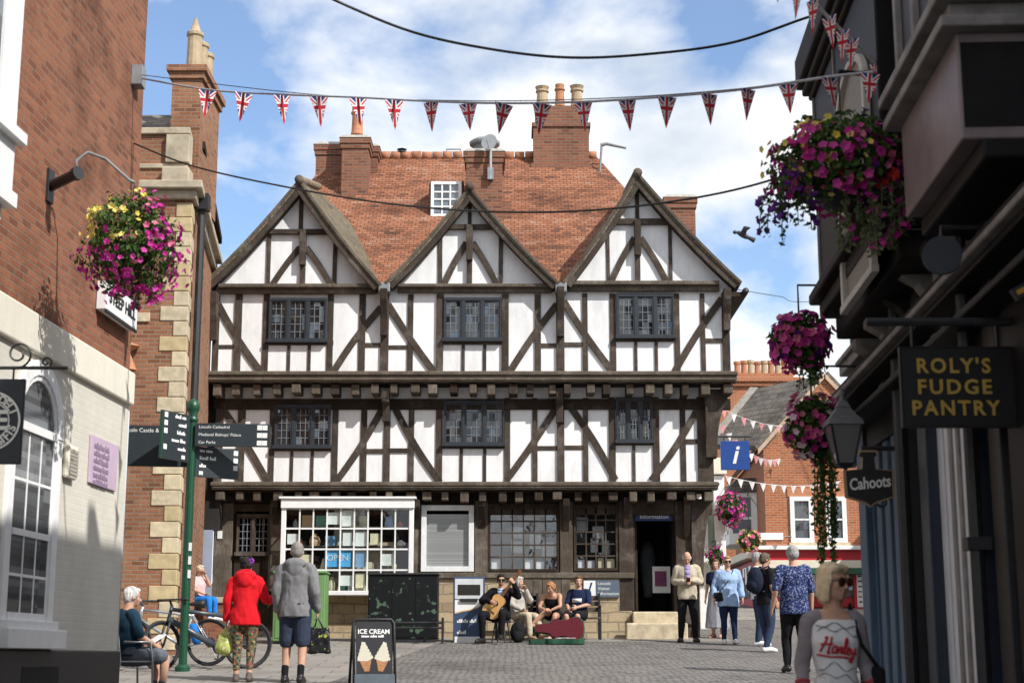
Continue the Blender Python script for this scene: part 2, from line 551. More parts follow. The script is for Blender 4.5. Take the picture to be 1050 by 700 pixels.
PLAS = plastermat('white_limewash', (.80, .80, .80), .24)
CREAM = plastermat('cream_render', (.70, .66, .56), .15)
STONE = brickmat('limestone_blocks', (.50, .40, .26), (.40, .31, .19), (.30, .25, .18), bw=.46, bh=.2, ms=.016, patch=.75, darkamt=.6, dark=(.24, .19, .13), bmp=1.0, pscale=1.6, wobble=.13, wsc=1.6)
QUOIN = M((.50, .42, .29), .9, .28, 6, .5, name='dressed_stone', dist=.01)
QUOIN2 = M((.40, .34, .25), .9, .3, 4, .5, name='grey_stone', dist=.01)
LGLASS = glassmat('leaded_glass', tilt=.10, tone=.9)
LEAD = M((.045, .048, .055), .6, .2, 20, .1, name='lead_cames')
WINDK = M((.022, .027, .034), .55, .2, 14, .1, name='dark_blue_frame')
WHITE = M((.78, .78, .77), .5, .06, 6, .08, name='white_gloss_paint', spec=.5)
WHITEW = M((.70, .70, .69), .6, .14, 5, .2, name='worn_white_paint')
BLACK = M((.018, .018, .02), .5, .25, 16, .1, name='black_paint')
IRON = M((.02, .021, .024), .5, .3, 30, .2, name='black_iron', spec=.5)
SGLASS = glassmat('shop_glass', (.05, .06, .07), 2.1, (.25, .25), .07, .7)
TGLASS = thinglass('clear_shop_glass', 1.8)
POT = M((.42, .19, .10), .85, .3, 5, .3, name='terracotta')
POTB = M((.40, .31, .2), .85, .25, 5, .3, name='buff_terracotta')
CEMENT = M((.36, .33, .29), .9, .25, 8, .4, name='cement_capping')
LEADSH = M((.22, .23, .24), .55, .2, 6, .2, name='lead_sheet')
NAVY = M((.012, .03, .12), .45, .1, 9, .05, name='navy_sign_paint')
PAPER = M((.75, .75, .73), .7, .05, 4, 0, name='paper')
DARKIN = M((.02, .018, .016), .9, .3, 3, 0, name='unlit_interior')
PAINTW = M((.72, .72, .70), .6, .05, 4, 0, name='white_lettering')
GOLD = M((.40, .26, .05), .45, .15, 20, .05, name='gold_lettering')

# ------------------------------------------------------------------ the timber framed house on the square
house = thing('timber_framed_house', 'three gabled black and white timber framed house with jettied storeys facing the square', 'house', (0, 33.2, gz(33.2)))
Y0, Y1, Y2 = 33.2, 32.75, 32.3        # front planes: ground, first, second floor
NF = V((0, -1, 0))
XL, XR = at(220, 345, Y2).x, at(748, 345, Y2).x
XL1, XR1 = at(224, 455, Y1).x, at(729, 455, Y1).x
XL0, XR0 = at(221, 580, Y0).x, at(716, 580, Y0).x
JIT = 0

def jit():
    global JIT
    JIT = (JIT + 1) % 13
    return .0013 * JIT

def rect(px0, py0, px1, py1, Y):
    xm, ym = (px0 + px1) / 2, (py0 + py1) / 2
    return at(px0, ym, Y).x, at(px1, ym, Y).x, at(xm, py1, Y).z, at(xm, py0, Y).z

def fbox(mb, px0, py0, px1, py1, Y, d, d0=0.0):
    x0, x1, z0, z1 = rect(px0, py0, px1, py1, Y)
    return mb.bx(x0, x1, Y - d, Y - d0, z0, z1)

def member(name, px0, py0, px1, py1, Y, d=.05, mat=None):
    if px1 - px0 < 10: px0, px1 = px0 + .35, px1 - .35
    b = MB(); fbox(b, px0, py0, px1, py1, Y, d + jit())
    return b.build(name, mat or TIMB, house, bevel=.008)

def brace(px0, py0, px1, py1, w, Y, d=.04, curve=0.0, name='brace', mat=None):
    p, q = at(px0, py0, Y), at(px1, py1, Y)
    W = w * .92 * mpp((p + q) / 2)
    b = MB(); dd = d + jit()
    t = (q - p).normalized(); s = t.cross(NF).normalized()
    N = 6
    L = [p + (q - p) * (i / N) + s * (curve * math.sin(PI * i / N)) for i in range(N + 1)]
    poly = [a + s * W / 2 for a in L] + [a - s * W / 2 for a in reversed(L)]
    b.prism(poly, NF * dd)
    return b.build(name, mat or TIMB, house, bevel=.006)

# plaster walls, one per storey (sides and back included)
def storey(name, xl, xr, yf, yb, z0, z1, mat):
    b = MB(); b.bx(xl, xr, yf, yb, z0, z1)
    return b.build(name, mat, house)

zt2 = at(480, 296, Y2).z; zb2 = at(480, 388, Y2).z
zb1 = at(480, 499, Y1).z
YB = 42.0
storey('upper_wall', XL, XR, Y2, YB, zb2, zt2, PLAS)
storey('middle_wall', XL1, XR1, Y1, YB, zb1, zb2 - .003, PLAS)

# jetties: moulded bressumer, joist ends, board under
def jetty(pyt, pyb, pyj, Y, Yin, pl, pr, xl, xr):
    zt, zb, zj = at(480, pyt, Y).z, at(480, pyb, Y).z, at(480, pyj, Y).z
    b = MB()
    b.bx(xl - .08, xr + .10, Y - .10, Y + .16, zb, zt)
    b.bx(xl - .10, xr + .12, Y - .14, Y - .08, zt - .09, zt - .02)
    b.bx(xl - .06, xr + .08, Y - .12, Y - .08, zb + .03, zb + .07)
    b.build('bressumer', TIMBL, house, bevel=.012)
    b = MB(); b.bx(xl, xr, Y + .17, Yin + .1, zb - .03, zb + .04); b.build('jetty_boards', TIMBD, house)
    n = 27
    for i in range(n):
        x = xl + .12 + (xr - xl - .24) * i / (n - 1) + random.uniform(-.05, .05)
        w = random.uniform(.07, .10); h = (zb - zj) * random.uniform(.75, 1.0)
        m = MB(); m.bx(x - w, x + w, Y + random.uniform(-.06, .03), Yin + .05, zb - .035 - h, zb - .035)
        m.build('joist', random.choice([TIMBL, TIMBL, TIMB, TIMBD]), house, bevel=.015)
    b = MB(); b.bx(xl - .02, xr + .02, Yin - .06, Yin + .10, zj - .26, zj - .03); b.build('wall_plate', TIMBD, house, bevel=.01)

jetty(381, 392, 404, Y2, Y1, 220, 748, XL - .02, XR + .02)
jetty(494, 502, 513, Y1, Y0, 224, 730, XL1 - .02, XR1 + .02)

# ---- second floor members: (kind, px0, py0, px1, py1)
for a in [(217.5, 303, 225, 390), (240, 302, 248, 388), (269, 302, 276, 388), (335, 302, 342, 388), (367.5, 302, 375, 388),
          (390, 302, 399, 388), (417.5, 302, 424, 388), (447, 302, 455, 388), (514, 302, 522, 388), (548, 302, 555, 388), (570, 302, 579, 388),
          (597, 301, 603, 386), (625, 301, 632, 386), (691, 301, 697.5, 386), (718, 301, 723.5, 386), (740, 301, 748.5, 386)]:
    wd = a[2] - a[0]
    member('post' if wd > 7.6 else 'stud', a[0], a[1], a[2], a[3], Y2, .04 if wd > 7.6 else .024)
for a in [(294, 352, 298, 386), (315, 352, 319, 386), (473, 352, 477, 386), (495, 352, 499, 386), (650, 348, 654, 384), (671, 348, 675, 384)]:
    member('stud', *a, Y2, .02)
for a in [(270, 349, 342, 354), (450, 349, 520, 353.5), (628, 346, 695, 350.5), (222, 353.5, 243, 357.5), (373, 351.5, 394, 356), (396, 354, 420, 358), (552, 352, 572, 356.5),
          (576, 351, 599, 355.5), (721, 347, 742, 351.5)]:
    member('rail', *a, Y2, .018)
for a in [(224, 312, 273, 388, 7.5), (391, 315, 338, 388, 7.5), (398, 312, 449, 386, 7.5), (571, 312, 520, 386, 7.5), (578, 309, 628, 381, 7.5), (740, 306, 692, 381, 7.5)]:
    brace(*a, Y2, .03, random.choice((-.05, .05, .03)))
# ---- first floor members
for a in [(220, 409, 229, 498), (243, 409, 251.5, 498), (275.5, 409, 282, 498), (340, 409, 347, 498), (369.5, 409, 376.5, 498), (393, 409, 400.5, 498),
          (418.5, 409, 425, 498), (446.5, 409, 454, 498), (517, 408, 523.5, 498), (545.5, 408, 551.5, 498), (571, 408, 579, 498),
          (597.5, 408, 603.5, 497), (624, 407, 631.5, 497), (669, 407, 676.5, 497), (697, 407, 703.5, 497), (715, 407, 731, 497)]:
    wd = a[2] - a[0]
    member('post' if wd > 7.7 else 'stud', a[0], a[1], a[2], a[3], Y1, .04 if wd > 7.7 else .024)
for a in [(297, 460, 301, 497), (318, 460, 322, 497), (471, 458, 475, 496), (495, 458, 499, 496), (648, 455, 652, 494)]:
    member('stud', *a, Y1, .02)
for a in [(278, 458, 345, 462.5), (448, 455.5, 521, 460), (626, 452, 674, 456.5), (226, 460, 246, 464.5), (374, 460, 395, 464.5), (398, 459.5, 421, 464), (549, 457, 573, 461.5), (577, 456.5, 600, 461), (701, 450, 718, 455)]:
    member('rail', *a, Y1, .018)
for a in [(228, 418, 277, 498, 7.5), (394, 415, 343, 496, 7.5), (404, 416, 451, 494, 7.5), (573, 413, 519.5, 492, 7.5), (581, 412, 631, 492, 7.5), (716, 418, 668, 492, 7.5)]:
    brace(*a, Y1, .03, random.choice((-.05, .05, -.03)))
# pendant brackets beneath the valleys
for px, py0, py1, Y in [(394.5, 300, 345, Y2), (574.5, 298, 346, Y2), (396.5, 404, 433, Y1), (573.5, 402, 434, Y1), (744, 300, 340, Y2), (221, 303, 350, Y2)]:
    b = MB(); x0, x1, z0, z1 = rect(px - 3.6, py0, px + 3.6, py1, Y)
    prof = [(Y - .06, z0), (Y - .06, z1), (Y - .42, z1), (Y - .38, z1 - .22), (Y - .22, z0 + .35), (Y - .16, z0)]
    b.prism([V((x0, y, z)) for y, z in prof], V((x1 - x0, 0, 0)))
    b.build('bracket', TIMB, house, bevel=.01)

# ---- gables
GAB = [(309, 183, 211, 301, 391, 299), (482, 190, 397, 299, 572, 297.5), (652.5, 176, 578, 298, 757, 297)]
ROOFS = []
def gable(apx, apy, lx, ly, rx, ry, k):
    Yg = Y2 - .02
    A, L, R = at(apx, apy + 8, Yg), at(lx, ly, Yg), at(rx, ry, Yg)
    zb = zt2
    L.z = R.z = (L.z + R.z) / 2
    A.x = A.x
    # plaster infill
    def lerp_x(z, e): return e.x + (A.x - e.x) * (z - e.z) / (A.z - e.z)
    b = MB()
    za = A.z - .12
    b.prism([V((lerp_x(zb, L) + .1, Y2, zb + .003)), V((lerp_x(zb, R) - .1, Y2, zb + .003)), V((lerp_x(za, R), Y2, za)), V((lerp_x(za, L), Y2, za))], V((0, .25, 0)))
    b.build('gable_wall', PLAS, house)
    # barge boards with a slight sag to the foot
    for e, sg in ((L, -1), (R, 1)):
        d = A - e
        N = 8
        up, lo = [], []
        w = .165
        n = V((-d.z, 0, d.x)).normalized()
        if n.z < 0: n = -n
        for i in range(N + 1):
            t = i / N
            p = e + d * t
            flare = .13 * (1 - t) ** 3
            p = p + V((sg * -0.0, 0, 0)) - n * (.10 * math.sin(PI * t)) * .35 + V((0, 0, flare * .6))
            up.append(p + n * .05); lo.append(p - n * w)
        # close neatly at the apex
        b = MB(); poly = up + lo[::-1]
        b.prism([q + V((0, -.30 - .003 * sg, 0)) for q in poly], V((0, .075, 0)))
        b.build('barge_board', TIMB, house, bevel=.01)
        b = MB(); poly2 = [q - (q - l) * .72 for q, l in zip(up, lo)]
        b.prism([q + V((0, -.345, 0)) for q in up + [u + (l - u) * .3 for u, l in zip(up, lo)][::-1]], V((0, .04, 0)))
        b.build('barge_moulding', TIMBL, house, bevel=.008)
        # soffit purlin strip hiding the joint with wall
        b = MB(); b.prism([q + V((0, -.22, 0)) for q in [l + (u - l) * .35 for u, l in zip(up, lo)] + [l + (u - l) * .12 for u, l in zip(up, lo)][::-1]], V((0, .26, 0)))
        b.build('rafter', TIMBD, house)
        ROOFS.append((A, e, up))
    # apex cap
    b = MB(); b.tube([A + V((0, -.38, .04)), A + V((0, .3, .05))], .10, 10); b.build('ridge_end', TIMBL, house, smooth=True)
    return A, L, R

GP3 = [gable(*g, i) for i, g in enumerate(GAB)]
# gable timbers
def gm(name, *a, d=.025): member(name, *a, Y2 - .002, d)
for (kx0, kx1, ky0, cy0, cy1, cx0, cx1, sl, sr, cc, tie) in [
        (306.5, 311.5, 196, 236, 241, 273, 345, (273.5, 278), (341, 346), (308, 314), (225, 387, 293, 302)),
        (479.5, 484, 203, 231, 236, 449, 516, (449, 454), (511, 516), (478.5, 484.5), (408, 566, 293, 301)),
        (651, 655.5, 188, 225, 231, 621, 688, (621.5, 625.5), (685, 689.5), (650.5, 656.5), (582, 737, 290, 299.5))]:
    gm('king_post', kx0, ky0, kx1, cy0)
    gm('collar_beam', cx0, cy0, cx1, cy1, d=.09)
    gm('stud', sl[0], cy1, sl[1], tie[2]); gm('stud', sr[0], cy1, sr[1], tie[2])
    gm('king_post', cc[0], cy1, cc[1], tie[2], d=.07)
    gm('pendant', cc[0] - .6, cy1 - 4, cc[1] + .6, cy1 + 32, d=.15)
    c = (cc[0] + cc[1]) / 2
    brace(c - 3.2, cy1 + 13, sl[1] + 1, tie[2], 6.5, Y2 - .002, .05, .02)
    brace(c + 3.2, cy1 + 13, sr[0] - 1, tie[2], 6.5, Y2 - .002, .05, -.02)
    b = MB(); x0, x1, z0, z1 = rect(tie[0], tie[2], tie[1], tie[3], Y2)
    h = z1 - z0
    b.bx(x0, x1, Y2 - .12, Y2 - .01, z0, z1 - h * .35)
    b.bx(x0 + .01, x1 - .01, Y2 - .22, Y2 - .012, z1 - h * .42, z1)
    b.build('tie_beam', TIMBL, house, bevel=.012)

# ---- main roof
YE = Y2 + .5
RIDGEY = 37.6
zr = at(480, 161, RIDGEY).z
ze = at(480, 292, YE).z
xl_r, xr_r = XL + .35, XR - .35
def roofz(y): return ze + (zr - ze) * (y - YE) / (RIDGEY - YE)
RLX, RRX = at(378, 161, RIDGEY).x, at(612, 165, RIDGEY).x
def solid_sheet(pts, th):
    b = MB(); n = (pts[1] - pts[0]).cross(pts[2] - pts[0]).normalized()
    if n.z < 0: n = -n
    b.prism([p - n * .001 for p in pts], -n * th)
    return b
eL = at(290, 300, YE + .2).x; 
pts = [V((XL + .3, YE, ze)), V((XR - .3, YE, ze)), V((RRX, RIDGEY, zr)), V((RLX - 1.0, RIDGEY, zr))]
solid_sheet(pts, .12).build('main_roof', TILE, house)
yb2 = 2 * RIDGEY - YE
solid_sheet([V((XR - .3, yb2, ze)), V((XL + .3, yb2, ze)), V((RLX - 1.0, RIDGEY, zr)), V((RRX, RIDGEY, zr))], .12).build('rear_roof', TILE, house)
solid_sheet([V((XR - .29, YE, ze)), V((XR - .29, yb2, ze)), V((RRX + .01, RIDGEY, zr - .003))], .1).build('hip_roof', TILE, house)
solid_sheet([V((XL + .29, yb2, ze)), V((XL + .29, YE, ze)), V((RLX - 1.01, RIDGEY, zr - .003))], .1).build('hip_roof', TILE, house)
b = MB()
n = 26
for i in range(n):
    x0 = RLX - 1 + (RRX - RLX + 1) * i / n; x1 = RLX - 1 + (RRX - RLX + 1) * (i + 1) / n
    b.tube([V((x0 + .01, RIDGEY, zr + .02)), V((x1 - .01, RIDGEY, zr + .02 + random.uniform(-.01, .015)))], .12 + random.uniform(-.006, .006), 10)
b.build('ridge_tiles', M((.34, .15, .085), .9, .3, 4, .4, name='ridge_clay'), house, smooth=True)

# ---- cross gable roofs running back into the main roof
for gi, (A, L, R) in enumerate(GP3):
    yend = YE + (A.z - ze) / (zr - ze) * (RIDGEY - YE) + .15
    for e in (L, R):
        rise = {(0, 1): 1.05, (2, 0): .7}.get((gi, int(e is R)), .4)
        d = A - e
        n = V((-d.z, 0, d.x)).normalized()
        if n.z < 0: n = -n
        b = MB(); N = 8; grid = []
        for i in range(N + 1):
            t = i / N
            p = e + d * t - n * (.05 * math.sin(PI * t)) + V((0, 0, .08 * (1 - t) ** 3))
            yb = YE + .1 + (yend - YE - .1) * t + .25
            if (gi == 2 and e is R) or (gi == 0 and e is L): yb = yend + .3
            row = []
            for j in range(7):
                y = Y2 - .34 + (yb - Y2 + .34) * j / 6
                row.append(V((p.x, y, p.z - .05 * math.sin(PI * j / 6) + rise * min(1, t * 1.9) ** .9 * (1 - .25 * t) * j / 6)) + n * .055)
            grid.append(row)
        vs = [q for r in grid for q in r]; fs = []
        for i in range(N):
            for j in range(6):
                a = i * 7 + j
                f = (a, a + 1, a + 8, a + 7)
                fs.append(f if e is R else f[::-1])
        b.add(vs, fs)
        o = b.build('gable_roof', TILEM, house)
        sm = o.modifiers.new('thick', 'SOLIDIFY'); sm.thickness = .09; sm.offset = -1
    b = MB(); 
    for i in range(8):
        y0 = Y2 - .3 + (yend - Y2 + .2) * i / 8; y1 = Y2 - .3 + (yend - Y2 + .2) * (i + 1) / 8
        b.tube([V((A.x, y0 + .01, A.z + .06 + (.79, .30, .52)[gi] * i / 8)), V((A.x, y1 - .01, A.z + .06 + (.79, .30, .52)[gi] * (i + 1) / 8))], .09, 9)
    b.build('ridge_tiles', M((.22, .17, .12), .9, .35, 4, .4, name='mossy_ridge'), house, smooth=True)
# lead valley ends
for px in (394.5, 575):
    p = at(px, 293, Y2 - .2)
    b = MB(); b.bx(p.x - .12, p.x + .12, Y2 - .35, Y2 + .3, p.z - .16, p.z + .04); b.build('valley_gutter', LEADSH, house, bevel=.02)

# ---- dormer
b = MB()
dp0, dp1 = at(442, 186, 35.2), at(473, 222, 35.2)
b.bx(dp0.x - .05, dp1.x + .05, 35.25, 37.0, dp1.z - .3, dp0.z + .02)
dormer = b.build('dormer', TILE, house)
def sash(parent, x0, x1, z0, z1, Y, cols, rows, gl, fr, t=.05, bar=.025, d=.05, name='window', mid=False):
    b = MB()
    b.bx(x0, x0 + t, Y - d, Y, z0, z1); b.bx(x1 - t, x1, Y - d, Y, z0, z1)
    b.bx(x0 + t, x1 - t, Y - d + .002, Y, z0, z0 + t); b.bx(x0 + t, x1 - t, Y - d + .002, Y, z1 - t, z1)
    for i in range(1, cols):
        x = x0 + t + (x1 - x0 - 2 * t) * i / cols
        b.bx(x - bar / 2, x + bar / 2, Y - d + .012, Y, z0 + t, z1 - t)
    for j in range(1, rows):
        z = z0 + t + (z1 - z0 - 2 * t) * j / rows
        w = bar / 2 * (1.9 if mid and j == rows // 2 else 1)
        b.bx(x0 + t, x1 - t, Y - d + (.004 if w > bar / 2 else .015), Y, z - w, z + w)
    o = b.build(name, fr, parent)
    g = MB(); g.poly([(x0 + t * .5, Y - .012, z0 + t * .5), (x1 - t * .5, Y - .012, z0 + t * .5), (x1 - t * .5, Y - .012, z1 - t * .5), (x0 + t * .5, Y - .012, z1 - t * .5)])
    g.build('pane', gl, o)
    return o
sash(dormer, dp0.x, dp1.x, dp1.z, dp0.z, 35.25, 3, 4, SGLASS, WHITE, .07, .035)

# ---- leaded casements
def leaded(px0, py0, px1, py1, Y, lights=3, fm=None):
    x0, x1, z0, z1 = rect(px0, py0, px1, py1, Y)
    b = MB(); t = .07; d = .085
    b.bx(x0, x1, Y - d, Y - .01, z1 - t, z1); b.bx(x0 - .03, x1 + .03, Y - d - .05, Y - .01, z0 - .02, z0 + t * .8)
    for i in range(lights + 1):
        x = x0 + (x1 - x0) * i / lights
        b.bx(x - t / 2 if 0 < i else x, x + t / 2 if i < lights else x, Y - d + .004, Y - .01, z0 + t * .8, z1 - t)
    w = b.build('window', fm or WINDK, house, bevel=.006)
    g = MB(); l = MB()
    lw = (x1 - x0) / lights
    for i in range(lights):
        a, c = x0 + lw * i + t / 2, x0 + lw * (i + 1) - t / 2
        zb, zt = z0 + t * .8, z1 - t
        g.poly([(a, Y - .03, zb), (c, Y - .03, zb), (c, Y - .03, zt), (a, Y - .03, zt)])
        b2 = MB()
        s = .022   # inner casement
        b2.bx(a, a + s, Y - .07, Y - .02, zb, zt); b2.bx(c - s, c, Y - .07, Y - .02, zb, zt)
        b2.bx(a + s, c - s, Y - .069, Y - .02, zb, zb + s); b2.bx(a + s, c - s, Y - .069, Y - .02, zt - s, zt)
        b2.build('casement', fm or WINDK, w)
        nc, nr = (3, 5)
        for k in range(1, nc):
            x = a + (c - a) * k / nc
            l.bx(x - .007, x + .007, Y - .045, Y - .028, zb + s, zt - s)
        for k in range(1, nr):
            z = zb + (zt - zb) * k / nr
            l.bx(a + s, c - s, Y - .043, Y - .028, z - .007, z + .007)
    g.build('pane', LGLASS, w); l.build('leading', M((.16, .17, .18), .6, .2, 20, .1, name='bright_lead'), w)
    return w
for a in [(276, 306, 335, 351, Y2), (455, 305.5, 514, 350, Y2), (632, 301.5, 691, 347, Y2), (282, 415, 339.5, 459.5, Y1), (455, 411, 517, 457, Y1), (631.5, 407.5, 669, 454, Y1)]:
    leaded(*a, lights=3)

# ---- ground floor: dark boarding between openings, stone plinth, rooms behind the glass
zg0 = at(480, 520, Y0).z; zsill = at(480, 588, Y0).z; zgnd = gz(33.2) - .3
zhead = at(480, 513, Y0).z + .15
def gwall(name, px0, px1, py0, py1, mat, d=0.0, th=.3):
    x0, x1, z0, z1 = rect(px0, py0, px1, py1, Y0)
    b = MB(); b.bx(x0, x1, Y0 - d, Y0 + th, z0, z1); return b.build(name, mat, house)
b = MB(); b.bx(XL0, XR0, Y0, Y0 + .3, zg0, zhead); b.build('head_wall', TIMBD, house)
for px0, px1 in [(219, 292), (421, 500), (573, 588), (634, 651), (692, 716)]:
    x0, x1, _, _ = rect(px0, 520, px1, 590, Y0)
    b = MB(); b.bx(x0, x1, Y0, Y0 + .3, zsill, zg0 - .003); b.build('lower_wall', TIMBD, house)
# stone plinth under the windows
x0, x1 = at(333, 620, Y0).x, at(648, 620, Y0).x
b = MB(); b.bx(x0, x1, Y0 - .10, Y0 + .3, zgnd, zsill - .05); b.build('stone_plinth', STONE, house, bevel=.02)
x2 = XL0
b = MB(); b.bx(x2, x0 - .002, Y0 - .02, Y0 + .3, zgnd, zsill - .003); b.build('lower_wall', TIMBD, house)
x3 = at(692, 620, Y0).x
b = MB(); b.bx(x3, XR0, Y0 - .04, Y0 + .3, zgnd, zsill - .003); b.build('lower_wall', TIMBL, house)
b = MB(); b.bx(x0 - .05, x1 + .05, Y0 - .17, Y0 + .02, zsill - .10, zsill + .02); b.build('sill_beam', TIMBL, house, bevel=.015)
# plank hatch behind the bench
hx0, hx1, hz0, hz1 = rect(537, 592, 585, 648, Y0)
b = MB()
nb = 5
for i in range(nb):
    a = hx0 + (hx1 - hx0) * i / nb; c = hx0 + (hx1 - hx0) * (i + 1) / nb
    b.bx(a + .006, c - .006, Y0 - .14 - random.uniform(0, .01), Y0 - .09, hz0, hz1)
b.build('plank_hatch', TIMBL, house)
# side and back walls
b = MB(); b.bx(XR0 - .3, XR0, Y0 + .3, YB, zgnd, zb1); b.build('side_wall', STONE, house)
b = MB(); b.bx(XL0, XL0 + .3, Y0 + .3, YB, zgnd, zb1); b.build('side_wall', STONE, house)
# posts of the ground floor
for a in [(219, 516, 238, 650), (276, 516, 290, 606), (421, 516, 431.5, 590), (487, 514, 500, 590), (574, 514, 587, 590), (634.5, 514, 649, 626), (693, 514, 712, 640)]:
    member('post', *a, Y0, .09, TIMB if a[0] > 600 else TIMBL)
for px, y0, y1 in [(226, 514, 545), (284, 514, 540), (428, 514, 545), (494, 513, 545), (580, 513, 548), (642, 512, 545), (703, 511, 555)]:
    b = MB(); xa, xb, za, zb_ = rect(px - 3.4, y0, px + 3.4, y1, Y0)
    b.prism([V((xa, y, z)) for y, z in [(Y0 - .08, za), (Y0 - .08, zb_), (Y0 - .44, zb_), (Y0 - .40, zb_ - .15), (Y0 - .2, za + .25)]], V((xb - xa, 0, 0)))
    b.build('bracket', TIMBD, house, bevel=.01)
# corner bracket sweeping out to the right under the jetties
for (zA, zB, xa, xb, Y) in [(at(700, 600, Y0).z, at(700, 512, Y0).z, XR0 - .05, XR1 + .02, Y0 - .2), (at(735, 470, Y1).z, at(735, 400, Y1).z, XR1 - .03, XR + .03, Y1 - .2)]:
    b = MB(); N = 8; poly = []
    for i in range(N + 1):
        t = i / N; poly.append(V((xa + .14 + (xb - xa - .1) * t ** 2.6, Y, zA + (zB - zA) * t)))
    poly += [V((xa - .1, Y, zB)), V((xa - .1, Y, zA))]
    b.prism(poly, V((0, .3, 0))); b.build('bracket', TIMB, house, bevel=.015)
# eaves gutter and soffit seen along the right side
b = MB(); pz = at(757, 299, Y2).z
b.bx(XR - .02, XR + .30, Y2 - .25, YB, pz - .16, pz - .06); b.build('eaves_soffit', TIMBD, house)
b = MB(); b.tube([V((XR + .33, Y2 - .3, pz - .05)), V((XR + .33, YB, pz - .05))], .07, 8); b.build('gutter', IRON, house, smooth=True)

# left doorway with leaded lights
x0, x1, z0, z1 = rect(240, 524, 278, 640, Y0)
b = MB()
for i in range(4):
    a = x0 + (x1 - x0) * i / 4; c = x0 + (x1 - x0) * (i + 1) / 4
    b.bx(a + .004, c - .004, Y0 - .06, Y0 - .025, z0, z1)
door = b.build('plank_door', TIMBD, house, bevel=.006)
leaded(243, 527, 277, 569, Y0 - .03, 2, TIMB)

# white bay window of the shop
bx0, bx1, bz0, bz1 = rect(290, 519, 421.5, 607, Y0 - .45)
YBW = Y0 - .45
bay = thing('x', None, None, (0, 0, 0)); bpy.data.objects.remove(bay)
b = MB()
b.bx(bx0 - .06, bx1 + .06, YBW - .07, Y0 - .01, bz1 - .04, bz1 + .15); b.bx(bx0 - .10, bx1 + .10, YBW - .11, Y0 - .01, bz1 + .152, bz1 + .20)
b.bx(bx0 - .05, bx1 + .05, YBW - .09, Y0 - .01, bz0 - .06, bz0 + .03)
for x in (bx0, bx1): b.bx(x - .05, x + .05, YBW - .03, YBW + .06, bz0 + .03, bz1)
bay = b.build('bay_window', WHITE, house, bevel=.01)
b = MB(); cols, rows = 9, 4
hz = (bz1 - bz0 - .06)
for i in range(1, cols):
    x = bx0 + .05 + (bx1 - bx0 - .1) * i / cols
    b.bx(x - .014, x + .014, YBW - .01, YBW + .03, bz0 + .03, bz1)
for j in range(1, rows):
    z = bz0 + .03 + hz * j / rows
    b.bx(bx0 + .05, bx1 - .05, YBW - .007, YBW + .03, z - .017, z + .017)
for x, s in ((bx0, 1), (bx1, -1)):
    for j in range(1, rows):
        z = bz0 + .03 + hz * j / rows
        b.bx(x - .015, x + .015, YBW + .06, Y0 - .02, z - .017, z + .017)
b.build('glazing_bars', WHITE, bay)
b = MB()
for i in range(cols):
    for j in range(rows):
        xa = bx0 + .05 + (bx1 - bx0 - .1) * i / cols; xb = bx0 + .05 + (bx1 - bx0 - .1) * (i + 1) / cols
        za = bz0 + .03 + hz * j / rows; zb = bz0 + .03 + hz * (j + 1) / rows
        t1, t2 = random.uniform(-.006, .006), random.uniform(-.006, .006)
        b.poly([(xa, YBW + .012 + t1, za), (xb, YBW + .012 - t1, za), (xb, YBW + .012 - t1 + t2, zb), (xa, YBW + .012 + t1 + t2, zb)])
b.poly([(bx0, YBW + .05, bz0), (bx0, YBW + .05, bz1), (bx0, Y0, bz1), (bx0, Y0, bz0)])
b.poly([(bx1, YBW + .05, bz0), (bx1, Y0, bz0), (bx1, Y0, bz1), (bx1, YBW + .05, bz1)])
b.build('pane', TGLASS, bay)
b = MB(); b.bx(bx0, bx1, Y0 + .5, Y0 + .6, bz0 - .1, bz1 + .1); b.bx(bx0 - .1, bx0, Y0 + .003, Y0 + .6, bz0, bz1); b.bx(bx1, bx1 + .1, Y0 + .003, Y0 + .6, bz0, bz1); b.bx(bx0, bx1, Y0, Y0 + .6, bz1 + .01, bz1 + .1)
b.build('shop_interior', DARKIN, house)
b = MB(); bw_ = bx1 - bx0; b.bx(bx0 + bw_ * .38, bx0 + bw_ * .62, YBW + .36, YBW + .38, bz0 + .05, bz1 - .02); b.build('brightening_panel', M((.50, .48, .42), .8, .15, 3, .1, name='cream_brightener'), bay)  # pale panels, here and next, added behind the glass to lighten the dark bay
b = MB(); b.bx(bx0 + bw_ * .64, bx0 + bw_ * .86, YBW + .37, YBW + .39, bz0 + .05, bz0 + hz * .62); b.build('brightening_panel', M((.42, .34, .24), .8, .25, 4, .1, name='tan_brightener'), bay)
